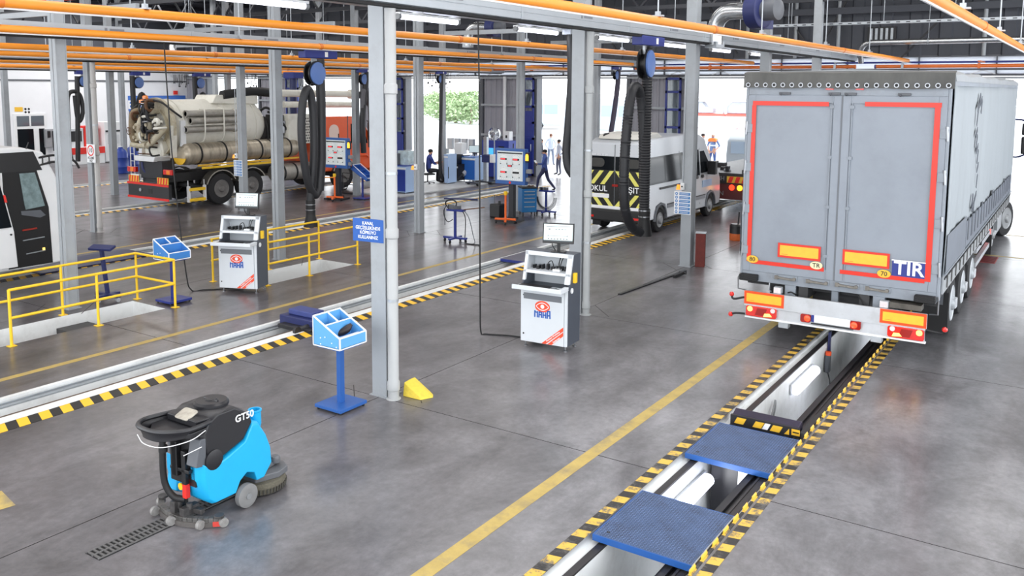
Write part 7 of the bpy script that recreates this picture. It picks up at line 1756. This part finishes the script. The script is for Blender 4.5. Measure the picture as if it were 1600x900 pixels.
for s_ in 'LR':
    BONES += [('collar', 'sh' + s_, 't'), ('sh' + s_, 'el' + s_, 't'), ('el' + s_, 'wr' + s_, 'f'), ('pelvis', 'hip' + s_, 'b'), ('hip' + s_, 'kn' + s_, 'b'), ('kn' + s_, 'an' + s_, 'b'), ('an' + s_, 'toe' + s_, 'o')]


def person(label, loc, rz, pose, top, bottom, hair, skin=(196, 148, 122), fore=None, H=1.0, group=None):
    J = {k: Vector(v) for k, v in PEOPLE_J.items()}
    for k, v in pose.items(): J[k] = Vector(v)
    names = list(J); V_ = [J[n] for n in names]; idx = {n: i for i, n in enumerate(names)}
    E_ = [(idx[a], idx[b]) for a, b, _ in BONES]; tagb = [c for _, _, c in BONES]
    R_ = [RAD[n] if n in RAD else RAD[n[:-1]] for n in names]
    # hands: palm, four fingers and a thumb
    for s, sg in (('L', -1), ('R', 1)):
        w_ = J['wr' + s]; d = _norm(w_ - J['el' + s]); side = d.cross(Vector((0, 1, 0)))
        side = side.normalized() if side.length > .2 else Vector((0, 0, 1)); nrm = d.cross(side)
        pi_ = len(V_); V_.append(w_ + d * .07); R_.append((.034, .018)); E_.append((idx['wr' + s], pi_)); tagb.append('s')
        for k in range(4):
            b0 = w_ + d * .10 + side * (.027 - .018 * k); ln = (.05, .06, .055, .042)[k]
            a = len(V_); V_ += [b0, b0 + d * ln * .6 + nrm * .008, b0 + d * ln + nrm * .03]; R_ += [(.0095, .0095), (.0085, .0085), (.007, .007)]; E_ += [(pi_, a), (a, a + 1), (a + 1, a + 2)]; tagb += ['s'] * 3
        a = len(V_); V_ += [w_ + d * .045 + side * .04, w_ + d * .085 + side * .055 + nrm * .015]; R_ += [(.011, .011), (.009, .009)]; E_ += [(pi_, a), (a, a + 1)]; tagb += ['s', 's']
    me = bpy.data.meshes.new('body'); me.from_pydata([v[:] for v in V_], E_, [])
    o = bpy.data.objects.new('tmp_body', me); COL.objects.link(o)
    sk = o.modifiers.new('skin', 'SKIN'); sk.use_smooth_shade = True; sb = o.modifiers.new('sub', 'SUBSURF'); sb.levels = 1; sb.render_levels = 1
    me.skin_vertices[0].data  # layer exists with the modifier
    for i, r in enumerate(R_):
        sv = me.skin_vertices[0].data[i]; sv.radius = r; sv.use_root = (i == 0)
    dg = bpy.context.evaluated_depsgraph_get(); dg.update()
    bm_ = bpy.data.meshes.new_from_object(o.evaluated_get(dg)); bpy.data.objects.remove(o)
    bm_.name = 'person'; bm_.materials.clear()
    mk = lambda n, c, r=.75: mat('%s_%d_%d_%d' % ((n,) + tuple(c)), c, r, var=.06, vs=12)
    ms = dict(t=0, b=1, s=2, o=3, f=4)
    for m in (mk('cloth', top), mk('trouser', bottom), mk('skin', skin, .55), mk('shoe', (30, 28, 30), .5), mk('cloth', fore) if fore else mk('skin', skin, .55)): bm_.materials.append(m)
    seg = [(V_[a], V_[b], c) for (a, b), c in zip(E_, tagb)]
    for p in bm_.polygons:
        c = p.center; best = 9; bt = 't'
        for a, b, t_ in seg:
            ab = b - a; u = max(0, min(1, (c - a).dot(ab) / max(ab.length_squared, 1e-9))); d = (a + ab * u - c).length
            if t_ == 't': d -= .05
            if d < best: best = d; bt = t_
        p.material_index = ms[bt]; p.use_smooth = True
    r = bpy.data.objects.new('person', bm_); COL.objects.link(r); r.location = loc; r.rotation_euler = (0, 0, rz); r.scale = (H,) * 3
    tag(r, label, 'person', group)
    sk_ = J['skull']; hm = mk('hair', hair, .8)
    fd = Vector((0, 1, 0)) if 'face' not in pose else Vector(pose['face']).normalized(); sd = fd.cross(Vector((0, 0, 1)))
    h = MB().ell((0, 0, 0), (.086, .1, .078), 16, 10); h.v = [v for v in h.v]; hh = h.build('hair', hm, r); hh.location = sk_ + Vector((0, 0, .055)) - fd * .018
    f = MB(); f.ell(sk_ + fd * .098 + Vector((0, 0, -.005)), (.013, .016, .02), 8, 6)
    f.build('nose', mk('skin', skin, .55), r)
    for sg in (-1, 1):
        MB().ell(sk_ + fd * .085 + sd * (.032 * sg) + Vector((0, 0, .022)), (.011, .011, .007), 8, 6).build('eye', black_pr, r); MB().ell(sk_ + sd * (.082 * sg) + Vector((0, 0, .0)), (.012, .018, .028), 8, 6).build('ear', mk('skin', skin, .55), r)
    MB().ell(sk_ + fd * .085 + Vector((0, 0, -.045)), (.024, .012, .006), 8, 6).build('mouth', mat('lips', (150, 84, 76), .5), r)
    return r


walk = dict(hipL=(-.09, .02, .90), knL=(-.10, .24, .56), anL=(-.10, .20, .13), toeL=(-.11, .38, .10), hipR=(.09, -.02, .90), knR=(.10, -.12, .50), anR=(.10, -.42, .14), toeR=(.12, -.27, .05), elR=(.25, .02, 1.15), wrR=(.12, .26, 1.12), elL=(-.25, .04, 1.14), wrL=(-.1, .27, 1.14))
walk['anL'] = (-.10, .30, .09); walk['toeL'] = (-.11, .48, .045)
p1 = person('man in a blue sweater and dark trousers walking with a black folder', (-18.35, 30.0, 0), 1.9, walk, (62, 84, 150), (44, 48, 84), (26, 24, 26), fore=(54, 72, 130))
o = MB().box(-.16, .16, -.012, .012, -.12, .12).build('folder', black_pl, None, .004); o.location = Vector((-18.35, 30.0, 1.17)) + Matrix.Rotation(1.9, 3, 'Z') @ Vector((0, .36, 0)); o.rotation_euler = (radians(-35), 0, 1.9); tag(o, 'black folder held by the walking man in the blue sweater', 'folder')
pock = dict(elL=(-.30, -.08, 1.14), wrL=(-.19, .06, .96), elR=(.30, -.08, 1.14), wrR=(.19, .06, .96), anL=(-.14, -.02, .09), toeL=(-.18, .16, .045), anR=(.15, .0, .09), toeR=(.2, .17, .045), knL=(-.12, .02, .5), knR=(.13, .02, .5))
person('man in a white shirt and grey trousers standing outside with hands in his pockets', (-21.35, 36.2, 0), 2.6, pock, (206, 210, 222), (84, 86, 104), (36, 30, 30), fore=(200, 204, 216))
person('man in a dark jacket and pale jeans facing the man in the white shirt', (-22.3, 36.1, 0), -1.0, dict(elR=(.24, .0, 1.15), wrR=(.14, .2, 1.02), elL=(-.24, 0, 1.15), wrL=(-.12, .2, 1.05)), (58, 60, 76), (150, 164, 190), (70, 48, 40), fore=(58, 60, 76))
person('man in a pale blue shirt standing behind the group outside with his back turned', (-24.4, 40.5, 0), .4, pock, (196, 206, 222), (120, 130, 150), (120, 84, 66), fore=(196, 206, 222))
p5 = person('man with white hair in an orange and navy work vest outside beyond the van', (-16.3, 43.2, 0), 3.0, pock, (110, 130, 172), (66, 88, 140), (235, 226, 216), fore=(225, 170, 150), H=1.12)
MB().prism([(-.22, 1.33), (.22, 1.33), (.2, 1.46), (.08, 1.5), (-.08, 1.5), (-.2, 1.46)], -.12, .125, 'Y').build('orange_yoke', mat('vest_orange', (246, 130, 58), .7), p5, .03)
MB().box(-.17, .17, -.13, .14, 1.12, 1.18).build('reflective_band', mat('vest_band', (214, 222, 230), .4), p5, .02)
person('dark haired man in a grey shirt standing next to the orange vest', (-17.0, 43.6, 0), -.8, pock, (150, 140, 140), (80, 80, 90), (44, 34, 34), H=1.08)
sit = dict(pelvis=(0, 0, .52), belly=(0, .03, .68), chest=(0, .07, .90), collar=(0, .09, 1.03), neck=(0, .11, 1.10), skull=(0, .14, 1.20), crown=(0, .13, 1.28), shL=(-.17, .08, 1.0), elL=(-.22, .18, .76), wrL=(-.16, .42, .80), shR=(.17, .08, 1.0), elR=(.22, .2, .76), wrR=(.16, .44, .80),
           hipL=(-.10, .06, .50), knL=(-.12, .46, .50), anL=(-.12, .42, .09), toeL=(-.13, .6, .045), hipR=(.10, .06, .50), knR=(.12, .46, .50), anR=(.12, .42, .09), toeR=(.13, .6, .045))
person('man in a navy T-shirt seated at the dark work table', (-23.8, 29.25, .05), -.55, sit, (44, 60, 132), (30, 30, 36), (24, 22, 24), H=1.12)
t = thing('office_chair', 'black office chair under the seated man', 'chair', (-23.8, 29.25, .05), -.55); MB().box(-.24, .24, -.2, .28, .38, .45).build('seat', black_rub, t, .03); MB().box(-.22, .22, -.26, -.19, .5, .95).build('backrest', black_rub, t, .03); MB().cyl((0, 0, .08), (0, 0, .38), .03, n=8).build('column', black_mt, t)
for k in range(5): a = 2 * pi * k / 5; MB().beam((0, 0, .08), (.28 * cos(a), .28 * sin(a), .05), .04, .03).ell((.28 * cos(a), .28 * sin(a), .03), (.03, .03, .03), 8, 6).build('leg', black_mt, t)

# ------------------------------------------------------------------ outside : vehicles, hedge
def bus(loc, rz, L_, h_, label, body, nm='bus'):
    t = thing('parked_' + nm, label, nm, loc, rz, 'vehicles parked outside'); b = MB().box(-1.25, 1.25, 0, L_, .4, h_).build('body', body, t, .12, 3)
    for s in (-1, 1):
        n = max(2, int(L_ / 1.6))
        for k in range(n): MB().box(min(s * 1.25, s * 1.265), max(s * 1.25, s * 1.265), .4 + k * (L_ - .6) / n, .25 + (k + 1) * (L_ - .6) / n, h_ * .50, h_ * .80).build('window', mat('haze_glass', (150, 164, 178), .2), t)
        for y in (1.5, L_ - 2.2): make_wheel('wheel', t, (s * 1.1, y, .48), r=.48, face=s)
    MB().box(-1.0, 1.0, -.02, 0, h_ * .5, h_ * .85).build('rear_window', mat('haze_glass', (150, 164, 178), .2), t)
    return t


pw = mat('glare_white', (236, 236, 238), .5); pg = mat('glare_grey', (176, 186, 198), .5, var=.08)  # outdoor glare is put into these washed-out vehicle colours
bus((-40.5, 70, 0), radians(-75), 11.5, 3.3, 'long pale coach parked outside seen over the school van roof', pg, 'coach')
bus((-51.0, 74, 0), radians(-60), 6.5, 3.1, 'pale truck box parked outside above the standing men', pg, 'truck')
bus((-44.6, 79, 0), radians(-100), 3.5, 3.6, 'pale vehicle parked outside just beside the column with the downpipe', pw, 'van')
t = thing('car_carrier', 'red and white car carrier trailer standing outside beyond the van', 'trailer', (-34.5, 90, 0), radians(8))
rw = mat('carrier_red', (226, 96, 84), .5)
for z in (1.3, 2.9): MB().box(-7, 10, -1.2, 1.2, z, z + .25).build('deck', rw if z < 2 else pw, t)
for x in (-6.5, -2.5, 2, 6, 9.5): MB().box(x - .1, x + .1, -1.2, -1.0, 1.3, 3.2).build('post', pw, t)
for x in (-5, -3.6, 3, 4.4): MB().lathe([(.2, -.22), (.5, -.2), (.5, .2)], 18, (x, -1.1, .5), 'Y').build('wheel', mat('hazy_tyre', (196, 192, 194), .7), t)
for x in (-5.5, -1.2, 3.4, 7.2): MB().prism([(x - 1.8, 1.6), (x + 1.8, 1.6), (x + 1.8, 2.1), (x + 1.0, 2.3), (x + .6, 2.8), (x - .9, 2.8), (x - 1.4, 2.3), (x - 1.8, 2.2)], -.8, .8, 'Y').build('loaded_car', (pg, pw, mat('pale_rose', (226, 170, 160), .4), pg)[int(x) % 4], t, .08)
t = thing('yellow_lorry', 'pale yellow lorry outside beside the trailer door edge', 'lorry', (-22.0, 79, 0), .1); MB().box(-1.3, 1.3, 0, 6, 1.0, 3.6).build('box', mat('lorry_yellow', (244, 206, 110), .5), t, .05); MB().box(-1.2, 1.2, 6.1, 8, .6, 2.8).build('cab', pw, t, .1)
for s in (-1, 1):
    for y in (1.2, 6.8): make_wheel('wheel', t, (s * 1.1, y, .48), r=.48, face=s)

leaf_m = [mat('hedge_leaf_%d' % k, c, .6, var=.2, vs=3) for k, c in enumerate(((150, 172, 128), (172, 190, 150), (128, 152, 108)))]  # leaf colours raised to carry the veiling glare outside


def shrub(loc, rx, rz_, seed, label):
    rr = random.Random(seed); t = thing('hedge_tree', label, 'tree', loc, 0, 'hedge trees outside the doorway')
    MB().tube(bez([(0, 0, 0), (.1, 0, rz_ * .5), (0, .1, rz_ * 1.1)], 4), [.18, .17, .16, .15, .13, .12, .1, .08, .06], 8).build('trunk', mat('bark_pale', (140, 126, 110), .8, var=.2), t)
    for m in range(3):
        q = MB(); 
        for k in range(420):
            a = rr.uniform(0, 2 * pi); u = rr.uniform(-1, 1); r_ = rr.uniform(.55, 1.0) ** .5; s = sqrt(1 - u * u)
            p = Vector((rx * r_ * s * cos(a), rx * .7 * r_ * s * sin(a), rz_ * (1.1 + .9 * r_ * u))) + Vector((rr.gauss(0, .2),) * 3)
            d1 = Vector((rr.gauss(0, 1), rr.gauss(0, 1), rr.gauss(0, .6))).normalized() * rr.uniform(.14, .3); d2 = d1.orthogonal().normalized() * rr.uniform(.08, .15)
            q.add([p - d1, p + d2, p + d1, p - d2], [(0, 1, 2, 3)])
        me = bpy.data.meshes.new('foliage'); me.from_pydata(q.v, [], q.f); me.materials.append(leaf_m[m]); o = bpy.data.objects.new('foliage', me); COL.objects.link(o); o.parent = t; o['kind'] = 'stuff'
    return t


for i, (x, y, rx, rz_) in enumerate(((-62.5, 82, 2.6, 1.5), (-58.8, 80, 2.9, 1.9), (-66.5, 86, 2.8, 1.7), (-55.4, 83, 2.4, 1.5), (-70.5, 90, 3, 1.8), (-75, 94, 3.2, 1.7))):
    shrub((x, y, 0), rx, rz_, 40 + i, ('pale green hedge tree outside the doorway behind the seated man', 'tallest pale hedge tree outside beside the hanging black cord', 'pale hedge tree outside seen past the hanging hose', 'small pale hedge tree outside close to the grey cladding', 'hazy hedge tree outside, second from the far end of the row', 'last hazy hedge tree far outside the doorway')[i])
